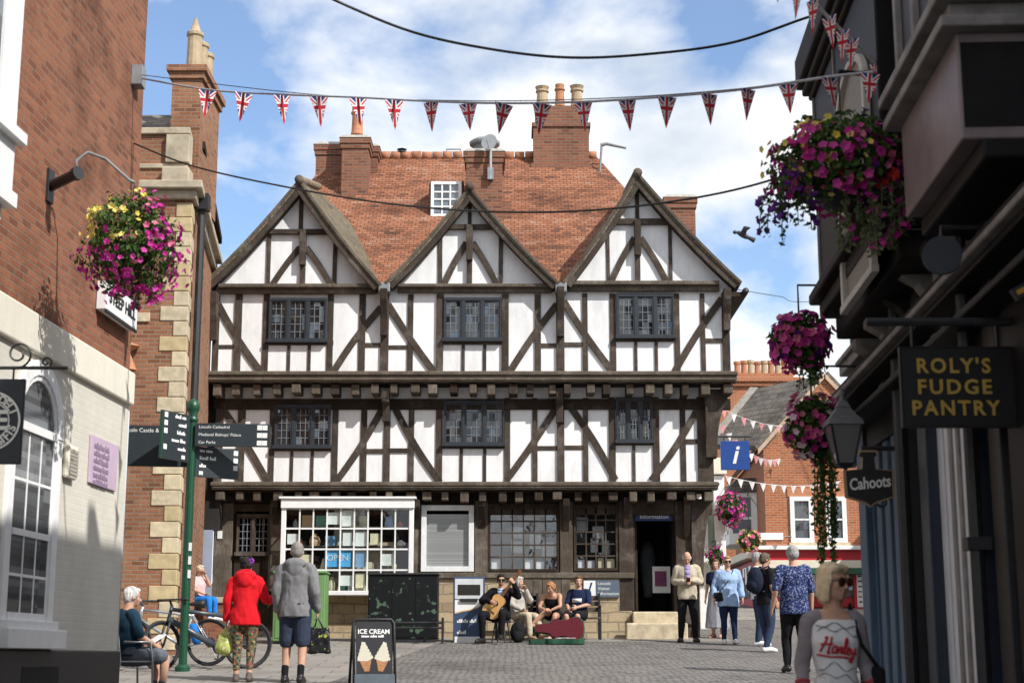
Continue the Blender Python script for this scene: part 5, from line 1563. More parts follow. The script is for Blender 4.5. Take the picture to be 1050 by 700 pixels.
b = MB(); b.prism([a + q1 + V((0, 0, .03)), c_ + q2 + V((0, 0, .03)), c_ + q2 + V((-.22, .1, .05)), a + q1 + V((-.22, .1, .05))], V((0, 0, -.2))); b.build('coping', CEMENT, rb)
def rsash(px0, px1, py0, py1, Y, cols=1, rows=2):
    a, c_ = at(px0, py1, Y), at(px1, py0, Y)
    m_ = mpp(a)
    b = MB(); b.bx(a.x - .06, c_.x + .06, Y - .12, Y - .001, a.z - .16, a.z); sl = b.build('sill', QUOIN, rb)
    b = MB(); b.bx(a.x - .06, c_.x + .06, Y - .03, Y - .001, c_.z + .002, c_.z + .25); b.build('lintel', M((.45, .2, .1), .85, .2, 9, .2, name='gauged_brick'), rb)
    return sash(rb, a.x, c_.x, a.z, c_.z, Y - .004, cols, rows, SGLASS, WHITE, .13, .05, .06)
rsash(811, 833, 509, 556, Yr); rsash(848, 867, 509, 556, Yr); rsash(848, 867, 440, 475, Yr) if False else None
# fascia, awning, sign plates
CRM = M((.68, .62, .5), .6, .08, 4, .1, name='cream_fascia'); RED = M((.42, .02, .03), .5, .1, 5, .1, name='red_fascia'); GRN = M((.02, .09, .045), .5, .15, 5, .1, name='green_paint')
def rfront(name, px0, px1, py0, py1, d0, d1, mat, Y=None):
    Y = Y or Yr
    a, c_ = at(px0, py1, Y - d1), at(px1, py0, Y - d1)
    b = MB(); b.bx(a.x, c_.x, Y - d1, Y - d0, a.z, c_.z); return b.build(name, mat, rb, bevel=.01)
rfront('cornice', 775, 900, 559, 563, .0, .5, WHITE); rfront('fascia', 777, 900, 563, 574, .0, .32, RED); rfront('cornice', 776, 900, 574, 582, .0, .4, CRM); rfront('shop_front', 779, 900, 588, 622, .0, .10, RED)
rfront('awning', 800, 900, 582, 588, .0, .7, GRN)
for k in range(6): rfront('shop_window', 786 + k * 19, 801 + k * 19, 588, 612, .09, .14, SGLASS)
rfront('name_plate', 780, 803, 546, 553, .0, .05, WHITE)
c = at(808, 550, Yr - .4); b = MB(); b.lathe([(.001, -.03), (.23, -.03), (.23, .03), (.001, .03)], c, 22, V((0, 1, 0))); dsc = b.build('round_sign', M((.55, .05, .07), .5, .1, 5, 0, name='pub_red'), rb)
b = MB(); b.lathe([(.12, -.036), (.15, -.036), (.15, -.03), (.12, -.03)], c, 18, V((0, 1, 0))); b.bx(c.x - .1, c.x + .1, c.y - .036, c.y - .03, c.z - .02, c.z + .02); b.build('emblem', PAINTW, dsc)
# flank with bay window and shop under it
def F_(t_, z, o=0): return V((x0 - o, Yr, z)) + bk * t_
b = MB(); fx = at(766, 535, 50.5)
zb0, zb1 = at(766, 560, 50.5).z, at(766, 508, 50.5).z
b.prism([V((x0 + .2, 49.3, zb0)), V((x0 - .75, 49.6, zb0)), V((x0 - .75, 51.8, zb0)), V((x0 + .2, 52.1, zb0))], V((0, 0, zb1 - zb0))); by = b.build('bay_window', WHITE, rb, bevel=.02)
for (a, c_) in [((x0 + .0, 49.365), (x0 - .70, 49.585))]:
    dv = V((c_[0] - a[0], c_[1] - a[1], 0)); nn = V((dv.y, -dv.x, 0)).normalized(); nn = nn if nn.y < 0 else -nn
    for k in range(1):
        p0 = V((a[0], a[1], 0)) + dv * .1 + nn * .012; p1 = V((a[0], a[1], 0)) + dv * .9 + nn * .012
        g = MB()
        for z0, z1 in ((zb0 + .35, (zb0 + zb1) / 2 - .04), ((zb0 + zb1) / 2 + .04, zb1 - .15)): g.poly([p0 + V((0, 0, z0)), p1 + V((0, 0, z0)), p1 + V((0, 0, z1)), p0 + V((0, 0, z1))])
        g.build('pane', SGLASS, by)
g = MB(); g.poly([(x0 - .762, 49.75, zb0 + .35), (x0 - .762, 51.65, zb0 + .35), (x0 - .762, 51.65, zb1 - .15), (x0 - .762, 49.75, zb1 - .15)]); g.build('pane', SGLASS, by)
b = MB(); b.prism([V((x0 + .2, 49.2, zb1 + .002)), V((x0 - .85, 49.5, zb1 + .002)), V((x0 - .85, 51.9, zb1 + .002)), V((x0 + .2, 52.2, zb1 + .002))], V((0.4, 0, .45))); b.build('bay_roof', SLATE, by)
b = MB(); p = V((x0 - .02, 47.1, gz(47.1))); b.hexa([V((x0 - .35, 47.1, gz(47) - .3)), V((x0 + .1, 47.1, gz(47) - .3)), V((x0 + .1, 55, gz(47) - .3)), V((x0 - .35, 55, gz(47) - .3)), V((x0 - .35, 47.1, at(780, 575, 48).z)), V((x0 + .1, 47.1, at(780, 575, 48).z)), V((x0 + .1, 55, at(780, 575, 48).z)), V((x0 - .35, 55, at(780, 575, 48).z))]); b.build('shop_front', RED, rb, bevel=.02)
z0, z1 = at(760, 612, 48).z, at(760, 580, 48).z
for k in range(3):
    b = MB(); b.bx(x0 - .365, x0 - .345, 47.7 + 2.3 * k, 49.6 + 2.3 * k, z0, z1); b.build('shop_window', SGLASS, rb)
b = MB(); b.bx(x0 - .6, x0 + .1, 47.05, 55.1, at(780, 574, 48).z, at(780, 566, 48).z); b.build('fascia', CRM, rb, bevel=.02)
t = thing('notice_board', 'red framed notice board on the brick wall behind the blonde woman', 'notice board', at(882, 605, 44))
a, c_ = at(876, 625, Yr - .2), at(892, 585, Yr - .2)
b = MB(); b.bx(a.x, c_.x, Yr - .3, Yr - .15, a.z, c_.z); b.build('frame', RED, t, bevel=.01)
b = MB(); w_ = (c_.x - a.x) * .16; b.bx(a.x + w_, c_.x - w_, Yr - .312, Yr - .301, a.z + w_, c_.z - w_ * 1.5); b.build('sheet', PAPER, t)
b = MB(); 
for k in range(6): wordbars(b, V((a.x + w_ * 1.4, Yr - .313, c_.z - w_ * 2.2 - .15 * k)), (1, 0, 0), (0, 0, 1), .06, (4, 3))
b.build('lettering', BLACK, t)

# tall block behind with the row of pots
Yt = 60.0
tb = thing('red_brick_block', 'taller red brick block with a long row of chimney pots behind the gable', 'building', (at(785, 600, Yt).x, Yt, gz(Yt)))
xa, xb = at(748, 420, Yt).x, at(820, 420, Yt).x
b = MB(); b.bx(xa - 2, xb, Yt, Yt + 8, gz(Yt) - .5, at(785, 396, Yt).z); b.build('brick_wall', BRKR, tb)
b = MB(); z = at(785, 396, Yt).z; b.bx(xa - 2.1, xb + .12, Yt - .12, Yt + 8, z + .001, z + .16); b.bx(xa - 2.2, xb + .2, Yt - .2, Yt + 8, z + .161, z + .34); b.build('cornice', BRKR, tb, bevel=.02)
z2 = at(785, 381, Yt).z
b = MB(); b.bx(at(752, 385, Yt).x, at(815, 385, Yt).x, Yt + .3, Yt + 1.3, z + .34, z2); o = b.build('chimney', BRKR, tb)
for k in range(9):
    x = at(756 + k * 6.9, 375, Yt + .8).x
    b = MB(); r = .13; h = random.uniform(.52, .62); b.lathe([(r * 1.1, 0), (r, .08), (r * .9, h * .75), (r * 1.15, h * .8), (r * 1.15, h), (r * .6, h), (r * .6, h - .1)], V((x, Yt + .8, z2)), 12); b.build('chimney_pot', random.choice([POT, POT, POTB]), o)
# narrow cream front between the timber house and the red shop
cf = thing('cream_shop_front', 'narrow cream and white shop beside the timber house with a green door', 'building', (at(735, 600, 36.5).x, 36.5, gz(36.5)))
xa, xb = at(713, 560, 36.5).x, at(741, 560, 36.5).x
b = MB(); b.bx(xa, xb, 36.5, 42, gz(36) - .3, at(730, 478, 36.5).z); b.build('wall', CREAM, cf)
b = MB(); b.bx(xa + .05, xa + .28, 36.3, 36.499, gz(36) - .3, at(720, 488, 36.4).z); b.bx(xb - .2, xb + .05, 36.3, 36.499, gz(36) - .3, at(720, 488, 36.4).z); b.build('pilaster', WHITE, cf, bevel=.012)
b = MB(); b.bx(xa, xb + .1, 36.2, 36.5, at(720, 487, 36.4).z, at(720, 470, 36.4).z); b.build('fascia', CREAM, cf, bevel=.02)
b = MB(); b.bx(xa + .29, xb - .21, 36.42, 36.49, gz(36) + .05, at(720, 500, 36.4).z); b.build('door', M((.33, .42, .36), .5, .1, 5, .1, name='sage_paint'), cf)
# more roofs beyond so the square stays closed from the side
bg_ = thing('background_house', 'brick house closing the square behind the dark shops', 'building', (16, 40, gz(40)))
b = MB(); b.bx(14, 24, 24, 44, gz(30) - 1, 7.5); b.build('brick_wall', BRKR, bg_)
b = MB(); b.prism([V((13.7, 23.8, 7.5)), V((24.3, 23.8, 7.5)), V((19, 23.8, 11))], V((0, 20.4, 0))); b.build('roof', SLATE, bg_)
# ------------------------------------------------------------------ people
SKIN = M((.52, .30, .21), .55, .08, 14, .1, name='skin', spec=.35)
SKIN2 = M((.46, .25, .17), .55, .08, 14, .1, name='tanned_skin', spec=.35)
def cloth(c, name='cloth', var=.14): return M(c, .88, var, 22, .35, name=name, spec=.15, dist=.004)
EYEM = M((.03, .022, .018), .3, .1, 9, 0, name='eye_dark'); LIPM = M((.42, .16, .13), .5, .1, 9, 0, name='lips')
SHADE = M((.012, .010, .010), .15, .1, 9, 0, name='sunglass_lens', spec=.6)

STAND = dict(pel=(0, 0, .96), chest=(0, 0, 1.27), neck=(0, -.01, 1.475), head=(0, .015, 1.625),
             hL=(-.09, 0, .93), hR=(.09, 0, .93), kL=(-.10, .02, .50), kR=(.10, .02, .50), aL=(-.10, -.02, .085), aR=(.10, -.02, .085), tL=(-.12, .16, .03), tR=(.12, .16, .03),
             sL=(-.178, -.01, 1.405), sR=(.178, -.01, 1.405), eL=(-.235, -.03, 1.13), eR=(.235, -.03, 1.13), wL=(-.25, .04, .88), wR=(.25, .04, .88))
SIT = dict(pel=(0, 0, .53), chest=(0, -.01, .84), neck=(0, .0, 1.045), head=(0, .03, 1.195),
           hL=(-.09, .02, .50), hR=(.09, .02, .50), kL=(-.12, .43, .50), kR=(.12, .43, .50), aL=(-.12, .42, .085), aR=(.12, .42, .085), tL=(-.13, .60, .03), tR=(.13, .60, .03),
           sL=(-.178, -.005, .975), sR=(.178, -.005, .975), eL=(-.24, .07, .73), eR=(.24, .07, .73), wL=(-.14, .28, .62), wR=(.14, .28, .62))

def catmull(pts, rs, k=4):
    P = [V(p) for p in pts]; out = []; ro = []
    n = len(P)
    for i in range(n - 1):
        p0, p1, p2, p3 = P[max(i - 1, 0)], P[i], P[i + 1], P[min(i + 2, n - 1)]
        for j in range(k):
            t = j / k
            out.append(.5 * ((2 * p1) + (p2 - p0) * t + (2 * p0 - 5 * p1 + 4 * p2 - p3) * t * t + (3 * p1 - p0 - 3 * p2 + p3) * t ** 3) if n > 2 else p1.lerp(p2, t))
            ro.append(rs[i] + (rs[i + 1] - rs[i]) * t)
    out.append(P[-1]); ro.append(rs[-1])
    return out, ro

def limb(mb, pts, rs, n=10, round_ends=True, k=4):
    p, r = catmull(pts, rs, k)
    if round_ends:
        d0 = (p[0] - p[1]).normalized(); d1 = (p[-1] - p[-2]).normalized()
        p = [p[0] + d0 * r[0] * .9, p[0] + d0 * r[0] * .6] + p + [p[-1] + d1 * r[-1] * .6, p[-1] + d1 * r[-1] * .9]
        r = [r[0] * .35, r[0] * .8] + r + [r[-1] * .8, r[-1] * .35]
    mb.tube(p, r, n)

class Figure:
    def __init__(s, label, loc, heading, H=1.75, base='stand', pose=None, group=None, w=1.0, yaw=0, pitch=0, roll=0, skin=None, voxel=.009, female=False):
        s.k = H / 1.75; s.w = w; s.loc = V(loc); s.vox = voxel; s.fem = female
        s.R = Matrix.Rotation(math.radians(heading), 3, 'Z')
        J = dict(STAND if base == 'stand' else SIT)
        J.update(pose or {})
        s.L = {a: V(p) * s.k for a, p in J.items()}
        s.J = {a: s.R @ p + s.loc for a, p in s.L.items()}
        s.root = thing('person', label, 'person', loc, group)
        s.skin = skin or SKIN
        s.HR = s.R @ Matrix.Rotation(math.radians(yaw), 3, 'Z') @ Matrix.Rotation(math.radians(-pitch), 3, 'X') @ Matrix.Rotation(math.radians(roll), 3, 'Y')
        s.hands = {}
    def d(s, v): return s.R @ V(v)
    def secs(s, p, top=True, hem=None, sc=1.0, scoop=0):
        J, k, w = s.J, s.k, s.w
        up = (J['chest'] - J['pel']).normalized(); up2 = (J['neck'] - J['chest']).normalized()
        xh = (J['hR'] - J['hL']).normalized(); xs = (J['sR'] - J['sL']).normalized()
        hips = .172 if s.fem else .162; waist = .128 if s.fem else .150
        bel = .105 + (.07 * (w - 1) * 4 if w > 1 else 0)
        out = []
        def add(c, rx, ry, x, u, fo=0):
            y = u.cross(x).normalized(); out.append((c + y * fo * k, rx * k + p, ry * k + p, x, y))
        if hem is not None:
            dn = V((0, 0, -1)) if s.L['pel'].z > .7 * k else -up
            for f in (1.0, .5): add(J['pel'] + dn * hem * f * k, hips * w * (1.03), .122 * w, xh, -dn, 0)
        else:
            add(J['pel'] - up * .10 * k, .10 * w, .085 * w, xh, up); add(J['pel'] - up * .05 * k, .15 * w, .11 * w, xh, up)
        add(J['pel'], hips * w, .118 * w, xh, up)
        if top:
            add(J['pel'].lerp(J['chest'], .38), waist * w, bel * w, xh.lerp(xs, .4).normalized(), up, .012)
            add(J['pel'].lerp(J['chest'], .75), .152 * w, .108 * w, xs, up, .008)
            add(J['chest'], .165 * w, .118 * w, xs, up, .02 if s.fem else .008)
            add(J['chest'].lerp(J['neck'], .45), .172 * w, .105 * w, xs, up2)
            if scoop: add(J['chest'].lerp(J['neck'], .62), .152 * w, .088 * w, xs, up2)
            else:
                add(J['chest'].lerp(J['neck'], .75), .145 * w, .082 * w, xs, up2)
                add(J['neck'] - up2 * .012 * k, .075, .068, xs, up2)
        else:
            add(J['pel'].lerp(J['chest'], .25), waist * w * 1.04, .105 * w, xh, up)
        return out
    def ring(s, mb, secs, n=18):
        rings = []
        for c, rx, ry, x, y in secs:
            r = []
            for i in range(n):
                a = 2 * PI * i / n; ca, sa = math.cos(a), math.sin(a)
                e = .85
                r.append(c + x * rx * math.copysign(abs(ca) ** e, ca) + y * ry * math.copysign(abs(sa) ** e, sa))
            rings.append(r)
        mb.loft(rings)
    def arm(s, mb, side, p, frac=2.0, rr=(.058, .045, .042, .029)):
        J, k = s.J, s.k
        if s.fem: rr = tuple(x * .88 for x in rr)
        S_, E, W = J['s' + side], J['e' + side], J['w' + side]
        n = J['chest'].lerp(J['neck'], .55)
        r = [(x * k + p) for x in rr]
        pts = [n.lerp(S_, .55), S_]; rs = [r[0] * 1.05, r[0] * 1.02]
        def ext(a, b, f0, ra, rb):
            pts.append(a.lerp(b, f0)); rs.append(ra + (rb - ra) * f0)
        if frac > 0:
            f = min(1, frac); ext(S_, E, f * .5, r[0], r[1]); ext(S_, E, f, r[0], r[1])
        if frac > 1:
            f = min(1, frac - 1); ext(E, W, f * .4, r[2] * 1.05, r[3]); ext(E, W, f, r[2], r[3])
        limb(mb, pts, rs, 12, True, 4)
    def leg(s, mb, side, p, frac=2.0, flare=0.0):
        J, k = s.J, s.k
        Hh, K, A = J['h' + side], J['k' + side], J['a' + side]
        r = [.092 * k * s.w + p, .060 * k + p, .056 * k + p, .036 * k + p]
        pts = [Hh + (J['pel'] - Hh) * .25, Hh.lerp(K, .12)]; rs = [r[0], r[0]]
        f = min(1, frac); pts += [Hh.lerp(K, f * .55), Hh.lerp(K, f)]; rs += [r[0] * .86, r[0] + (r[1] - r[0]) * f + flare]
        if frac > 1:
            f = min(1, frac - 1); back = (A - K).normalized().cross((J['hR'] - J['hL']).normalized()) * .012 * k
            pts += [K.lerp(A, .3 * f) - back, K.lerp(A, f)]; rs += [r[2], r[2] + (r[3] - r[2]) * f + flare]
        limb(mb, pts, rs, 12, True, 4)
    def hand(s, mb, side, curl=25, thumb=None, dirn=None):
        k = s.k
        E, W = s.J['e' + side], s.J['w' + side]
        d = (s.d(dirn) if dirn else (W - E)).normalized()
        t = s.d(thumb or (0, 1, 0)); t = (t - d * t.dot(d)).normalized()
        n = d.cross(t)
        inn = s.d((1, 0, 0) if side == 'L' else (-1, 0, 0))
        if n.dot(inn) < 0: n = -n
        c = W + d * .05 * k
        rings = []
        for f, hw, th in ((-.02, .022, .019), (.02, .034, .018), (.055, .041, .017), (.088, .040, .013)):
            r = []
            for i in range(12):
                a = 2 * PI * i / 12; r.append(W + d * f * k + t * math.cos(a) * hw * k + n * math.sin(a) * th * k)
            rings.append(r)
        mb.loft(rings)
        for j, (o, L) in enumerate(((.031, .070), (.010, .078), (-.011, .073), (-.031, .058))):
            p = W + d * .08 * k + t * o * k; dd = d + t * (o * 1.6); pts = [p]; a = 0
            for q in range(3):
                a += math.radians(curl * (.6 + .4 * q)); v = d * math.cos(a) + n * math.sin(a) + t * o * 1.2
                p = p + v.normalized() * L * k * (.42, .33, .25)[q]; pts.append(p)
            limb(mb, pts, [.0098 * k, .0092 * k, .0085 * k, .0072 * k], 7, True, 2)
        p = W + d * .018 * k + t * .03 * k; pts = [p]
        for v, L in ((d * .55 + t * .75 + n * .25, .034), (d * .85 + t * .35 + n * .3, .030), (d * .95 + t * .05 + n * .3, .024)):
            p = p + v.normalized() * L * k; pts.append(p)
        limb(mb, pts, [.014 * k, .0115 * k, .0105 * k, .008 * k], 7, True, 2)
        s.hands[side] = W + d * .09 * k
    def hp(s, x, y, z): return s.J['head'] + s.HR @ (V((x, y, z)) * s.k)
    def body(s, legs=2.0, curl=25, thumbL=None, thumbR=None, curlL=None, curlR=None, dirL=None, dirR=None):
        J, k = s.J, s.k
        mb = MB()
        s.ring(mb, s.secs(0))
        for sd in 'LR':
            s.arm(mb, sd, 0); s.leg(mb, sd, 0)
            s.hand(mb, sd, (curlL if sd == 'L' else curlR) or curl, thumbL if sd == 'L' else thumbR, dirL if sd == 'L' else dirR)
            A, T = J['a' + sd], J['t' + sd]; hl = A + (A - T).normalized() * .04 * k; hl.z = A.z - .045 * k
            limb(mb, [hl, A.lerp(T, .4) + V((0, 0, -.012 * k)), T], [.035 * k, .038 * k, .026 * k], 10)
        # neck and head
        limb(mb, [J['neck'] - V((0, 0, .03 * k)), J['neck'].lerp(J['head'], .45), s.hp(0, -.01, -.03)], [.062 * k, .054 * k, .056 * k], 12)
        e = lambda x, y, z, a, b_, c: mb.ell(s.hp(x, y, z), a * k, b_ * k, c * k, s.HR, 18, 12)
        e(0, -.012, .022, .074, .093, .096)
        e(0, .028, -.030, .060, .064, .078)
        e(0, .048, -.078, .034, .036, .030)
        e(0, .030, -.066, .052, .048, .042)
        e(.030, .055, -.022, .030, .030, .028); e(-.030, .055, -.022, .030, .030, .028)
        e(0, .070, .030, .052, .018, .012)
        for sx in (-1, 1): e(sx * .076, -.008, -.008, .011, .020, .031)
        limb(mb, [s.hp(0, .080, .018), s.hp(0, .098, -.012), s.hp(0, .108, -.030)], [.008 * k, .011 * k, .0135 * k], 8, True, 3)
        e(0, .092, -.036, .018, .012, .009)
        e(0, .086, -.062, .021, .009, .008)
        o = rmesh(mb, 'body', s.skin, s.root, s.vox, 2)
        for sx in (-1, 1):
            b = MB(); b.ell(s.hp(sx * .031, .0835, .004), .012 * k, .006 * k, .0065 * k, s.HR, 8, 6); b.build('eye', EYEM, s.root, smooth=True)
        b = MB(); b.ell(s.hp(0, .0945, -.063), .020 * k, .004 * k, .006 * k, s.HR, 10, 6); b.build('mouth', LIPM, s.root, smooth=True)
        return o
    def top(s, mat, sleeve=2.0, hem=.10, p=.014, name='shirt', wr=.006, voxel=None, both=True, sp=None, scoop=0):
        mb = MB(); s.ring(mb, s.secs(p, True, hem, 1, scoop))
        if sleeve is not None:
            for sd in 'LR': s.arm(mb, sd, p if sp is None else sp, sleeve)
        return rmesh(mb, name, mat, s.root, voxel or s.vox * 1.25, 2, wr)
    def sleeves(s, mat, sleeve=1.6, p=.016, name='sleeve', wr=.005):
        for sd in 'LR':
            mb = MB(); s.arm(mb, sd, p, sleeve); rmesh(mb, name, mat, s.root, s.vox * 1.2, 2, wr)
    def bottom(s, mat, leg=2.0, p=.014, name='trousers', flare=0.0, wr=.006):
        mb = MB(); s.ring(mb, s.secs(p, False))
        for sd in 'LR': s.leg(mb, sd, p, leg, flare)
        return rmesh(mb, name, mat, s.root, s.vox * 1.25, 2, wr)
    def skirt(s, mat, length=.7, p=.02, flare=.10, name='skirt'):
        J, k = s.J, s.k; b = MB(); rings = []
        for f in (0, .25, .6, 1):
            c = J['pel'] + V((0, 0, .08 - length * f)) * k; r = []
            for i in range(20):
                a = 2 * PI * i / 20; rr = 1 + .06 * math.sin(a * 7 + f) * f
                r.append(c + s.d((1, 0, 0)) * math.cos(a) * (.165 + flare * f + p) * k * rr + s.d((0, 1, 0)) * math.sin(a) * (.12 + flare * f + p) * k * rr)
            rings.append(r)
        b.loft(rings); return rmesh(b, name, mat, s.root, .014, 2, .006)
    def shoes(s, mat, p=.010, sole=None, sock=None):
        J, k = s.J, s.k
        for sd in 'LR':
            A, T = J['a' + sd], J['t' + sd]
            mb = MB(); hl = A + (A - T).normalized() * .045 * k; hl.z = A.z - .048 * k
            up = V((0, 0, 1))
            limb(mb, [hl, (A.lerp(T, .38)) + V((0, 0, -.016 * k)), T + (T - A).normalized() * .015], [.036 * k + p, .038 * k + p, .026 * k + p], 12)
            limb(mb, [A + V((0, 0, .01)), A + V((0, 0, -.03 * k))], [.040 * k + p * .5, .044 * k + p * .5], 10)
            rmesh(mb, 'shoe', mat, s.root, .009, 2)
            if sock:
                m = MB(); K = J['k' + sd]; limb(m, [A.lerp(K, .28), A], [.047 * k, .044 * k], 12); rmesh(m, 'sock', sock, s.root, .009, 1)
    def hair(s, mat, kind='short', wr=.006):
        k = s.k; mb = MB(); e = lambda x, y, z, a, b_, c: mb.ell(s.hp(x, y, z), a * k, b_ * k, c * k, s.HR, 18, 12)
        if kind == 'bald':
            for a in range(-110, 111, 22):
                t = math.radians(a - 90); e(math.cos(t) * .068, -.012 + math.sin(t) * .082, -.005, .02, .022, .038)
        else:
            e(0, -.022, .036, .081, .096, .094); e(0, -.045, .0, .077, .070, .085)
            e(0, .045, .088, .055, .040, .028)
            for sx in (-1, 1): e(sx * .070, .005, .022, .016, .040, .045)
        if kind in ('bob', 'long'):
            for sx in (-1, 1):
                e(sx * .077, -.012, -.03, .018, .058, .095); e(sx * .074, .018, .03, .016, .045, .065); limb(mb, [s.hp(sx * .075, .03, .06), s.hp(sx * .084, .035, .0), s.hp(sx * .078, .03, -.075), s.hp(sx * .06, .015, -.125)], [.012 * k, .013 * k, .012 * k, .005 * k], 7)
            e(0, -.065, -.04, .075, .045, .100)
            e(.03, .052, .082, .05, .034, .030); e(-.035, .052, .080, .045, .034, .030)
        if kind == 'long':
            for sx in (-1, 0, 1): limb(mb, [s.hp(sx * .05, -.06, .0), s.hp(sx * .06, -.085, -.12), s.hp(sx * .055, -.09, -.24)], [.045 * k, .045 * k, .03 * k], 8)
        if kind == 'bun': e(0, -.11, .05, .042, .042, .042)
        if kind == 'tail':
            limb(mb, [s.hp(0, -.10, .04), s.hp(0, -.15, -.02), s.hp(0, -.145, -.14)], [.028 * k, .03 * k, .014 * k], 8)
        if kind == 'curly':
            for i in range(26):
                a = random.uniform(0, 2 * PI); h = random.uniform(-.02, .11)
                if math.sin(a) > .35 and h < .06: continue
                e(math.cos(a) * .075, -.02 + math.sin(a) * .088, h, .026, .026, .026)
        return rmesh(mb, 'hair', mat, s.root, .007, 1, wr, 46, (1, 1, .3))
    def glasses(s, lens=SHADE):
        k = s.k; b = MB()
        for sx in (-1, 1): b.ell(s.hp(sx * .035, .101, .002), .034 * k, .008 * k, .029 * k, s.HR, 14, 8)
        for sx in (-1, 1): b.tube([s.hp(sx * .06, .094, .010), s.hp(sx * .078, .05, .012), s.hp(sx * .080, -.005, .010)], .0035, 6)
        b.tube([s.hp(-.01, .102, .01), s.hp(.01, .102, .01)], .003, 6)
        return b.build('sunglasses', lens, s.root, smooth=True)
    def front(s, mat, name, hw, z0f, z1f, lift, cut=0):
        """placket or open front showing what is worn beneath"""
        J = s.J; b = MB(); rings = []
        secs = s.secs(lift, True, .08)
        sel = secs[z0f:z1f]
        L, R_ = [], []
        for c, rx, ry, x, y in sel: L.append(c - x * hw + y * ry * .985); R_.append(c + x * hw + y * ry * .985)
        for i in range(len(sel) - 1): b.poly([L[i], R_[i], R_[i + 1], L[i + 1]])
        o = b.build(name, mat, s.root, smooth=True); m = o.modifiers.new('t', 'SOLIDIFY'); m.thickness = .012; m.offset = 0
        return o

def stand_at(px, py): return foot(px, py)

GREYHAIR = M((.30, .29, .28), .7, .35, 60, .4, name='grey_hair'); WHITEHAIR = M((.62, .60, .57), .7, .2, 60, .4, name='white_hair'); DARKHAIR = M((.012, .009, .008), .8, .4, 60, .4, name='dark_hair')
BROWNHAIR = M((.13, .075, .04), .6, .35, 60, .4, name='brown_hair'); BLOND = M((.66, .52, .33), .5, .35, 30, .5, name='blonde_hair'); GINGER = M((.34, .15, .06), .6, .3, 60, .4, name='auburn_hair')
DENIM = cloth((.03, .045, .085), 'dark_denim'); DENIM2 = cloth((.05, .075, .13), 'washed_denim'); BLK = cloth((.012, .012, .014), 'black_cloth', .25); NVY = cloth((.014, .022, .06), 'navy_cloth')
TRAIN = M((.66, .66, .66), .6, .1, 15, .1, name='white_trainer'); DSHOE = M((.015, .014, .014), .4, .2, 15, .1, name='black_leather')

# 1 blonde woman close to the camera
wp = at(857, 690, 8.9); p = V((wp.x, 8.9, gz(8.9)))
f = Figure('blonde woman in sunglasses and white raglan top with grey sleeves walking towards the camera', p, 186, 1.61, 'stand', dict(
    sL=(-.142, -.01, 1.40), sR=(.142, -.01, 1.40), eL=(-.195, -.03, 1.14), wL=(-.245, .06, .90), eR=(.195, -.05, 1.14), wR=(.215, .03, .90), kL=(-.09, .12, .52), aL=(-.09, .06, .12), tL=(-.11, .24, .08), aR=(.10, -.16, .12), tR=(.11, -.0, .03)),
    yaw=32, pitch=2, w=.85, voxel=.006, female=True)
f.body(curl=30)
RAG = M((.70, .70, .71), .9, .1, 10, .3, name='white_jersey', dist=.003); SLV = cloth((.25, .225, .24), 'mauve_jersey')
o_top = f.top(RAG, None, .10, .009, 'top', .004, scoop=1)
f.sleeves(SLV, 1.62, .007)
for sd in 'LR':
    E, W = f.J['e' + sd], f.J['w' + sd]
    for fr_, mt in ((.46, cloth((.36, .05, .06), 'red_band')), (.57, cloth((.36, .05, .06), 'red_band'))):
        b = MB(); a, c = E.lerp(W, fr_ - .04), E.lerp(W, fr_ + .04); b.tube([a, c], [.0445 - .016 * fr_ + .006, .0445 - .016 * fr_ + .004], 14); b.build('cuff_band', mt, f.root, smooth=True)
f.bottom(cloth((.12, .12, .075), 'khaki_cloth'), 2.0, .010, 'trousers')
f.shoes(DSHOE)
f.hair(BLOND, 'bob', .0022); f.glasses(M((.06, .022, .012), .12, .2, 9, 0, name='brown_lens', spec=.6))
# lettering across the chest follows the cloth
dgm = o_top.data; bv = BVHTree.FromPolygons([v.co + org(f.root) for v in dgm.vertices], [tuple(q.vertices) for q in dgm.polygons])
fw = f.d((0, 1, 0)); rt = f.d((-1, 0, 0))
def snapper(w, lift):
    h = bv.ray_cast(w + fw * .4, -fw)
    return (h[0] + fw * (.005 + lift)) if h[0] else w
REDL = M((.45, .02, .03), .6, .1, 20, .05, name='red_print'); GREYL = M((.2, .2, .22), .8, .2, 20, .05, name='grey_print')
cc = f.J['chest'].lerp(f.J['pel'], .16) + fw * .2
SCRIPT = [[(0, .05), (.05, .5), (.13, 1.0), (.05, .9)], [(.26, 1.05), (.24, .5), (.22, 0), (.30, .06)], [(-.04, .5), (.15, .55), (.34, .6)],
          [(.48, .42), (.40, .46), (.34, .25), (.38, .04), (.46, .14), (.50, .44), (.50, .06), (.56, .12)], [(.56, .12), (.60, .46), (.62, .40), (.67, .42), (.66, .1), (.71, .08)],
          [(.71, .08), (.80, .6), (.80, 1.0), (.74, .95), (.75, .3), (.79, .05), (.85, .12)], [(.85, .2), (.94, .3), (.92, .46), (.86, .38), (.86, .12), (.93, .02), (1.0, .14)],
          [(1.0, .42), (1.02, .15), (1.10, .16), (1.15, .46), (1.12, .0), (1.06, -.4), (.98, -.36), (1.06, -.1), (1.22, .16)], [(-.05, -.16), (.3, -.22), (.7, -.16), (.95, -.2)]]
b = MB()
for st_ in SCRIPT:
    pts, _ = catmull([V((x, y, 0)) for x, y in st_], [1] * len(st_), 5)
    b.tube([snapper(cc + rt * ((q_.x - .66) * .165 + q_.y * .016) + V((0, 0, (q_.y - .4) * .085 + .012 + (q_.x - .58) * -.018)), .001) for q_ in pts], .0058, 6)
b.build('lettering', REDL, f.root, smooth=True)
b = MB()
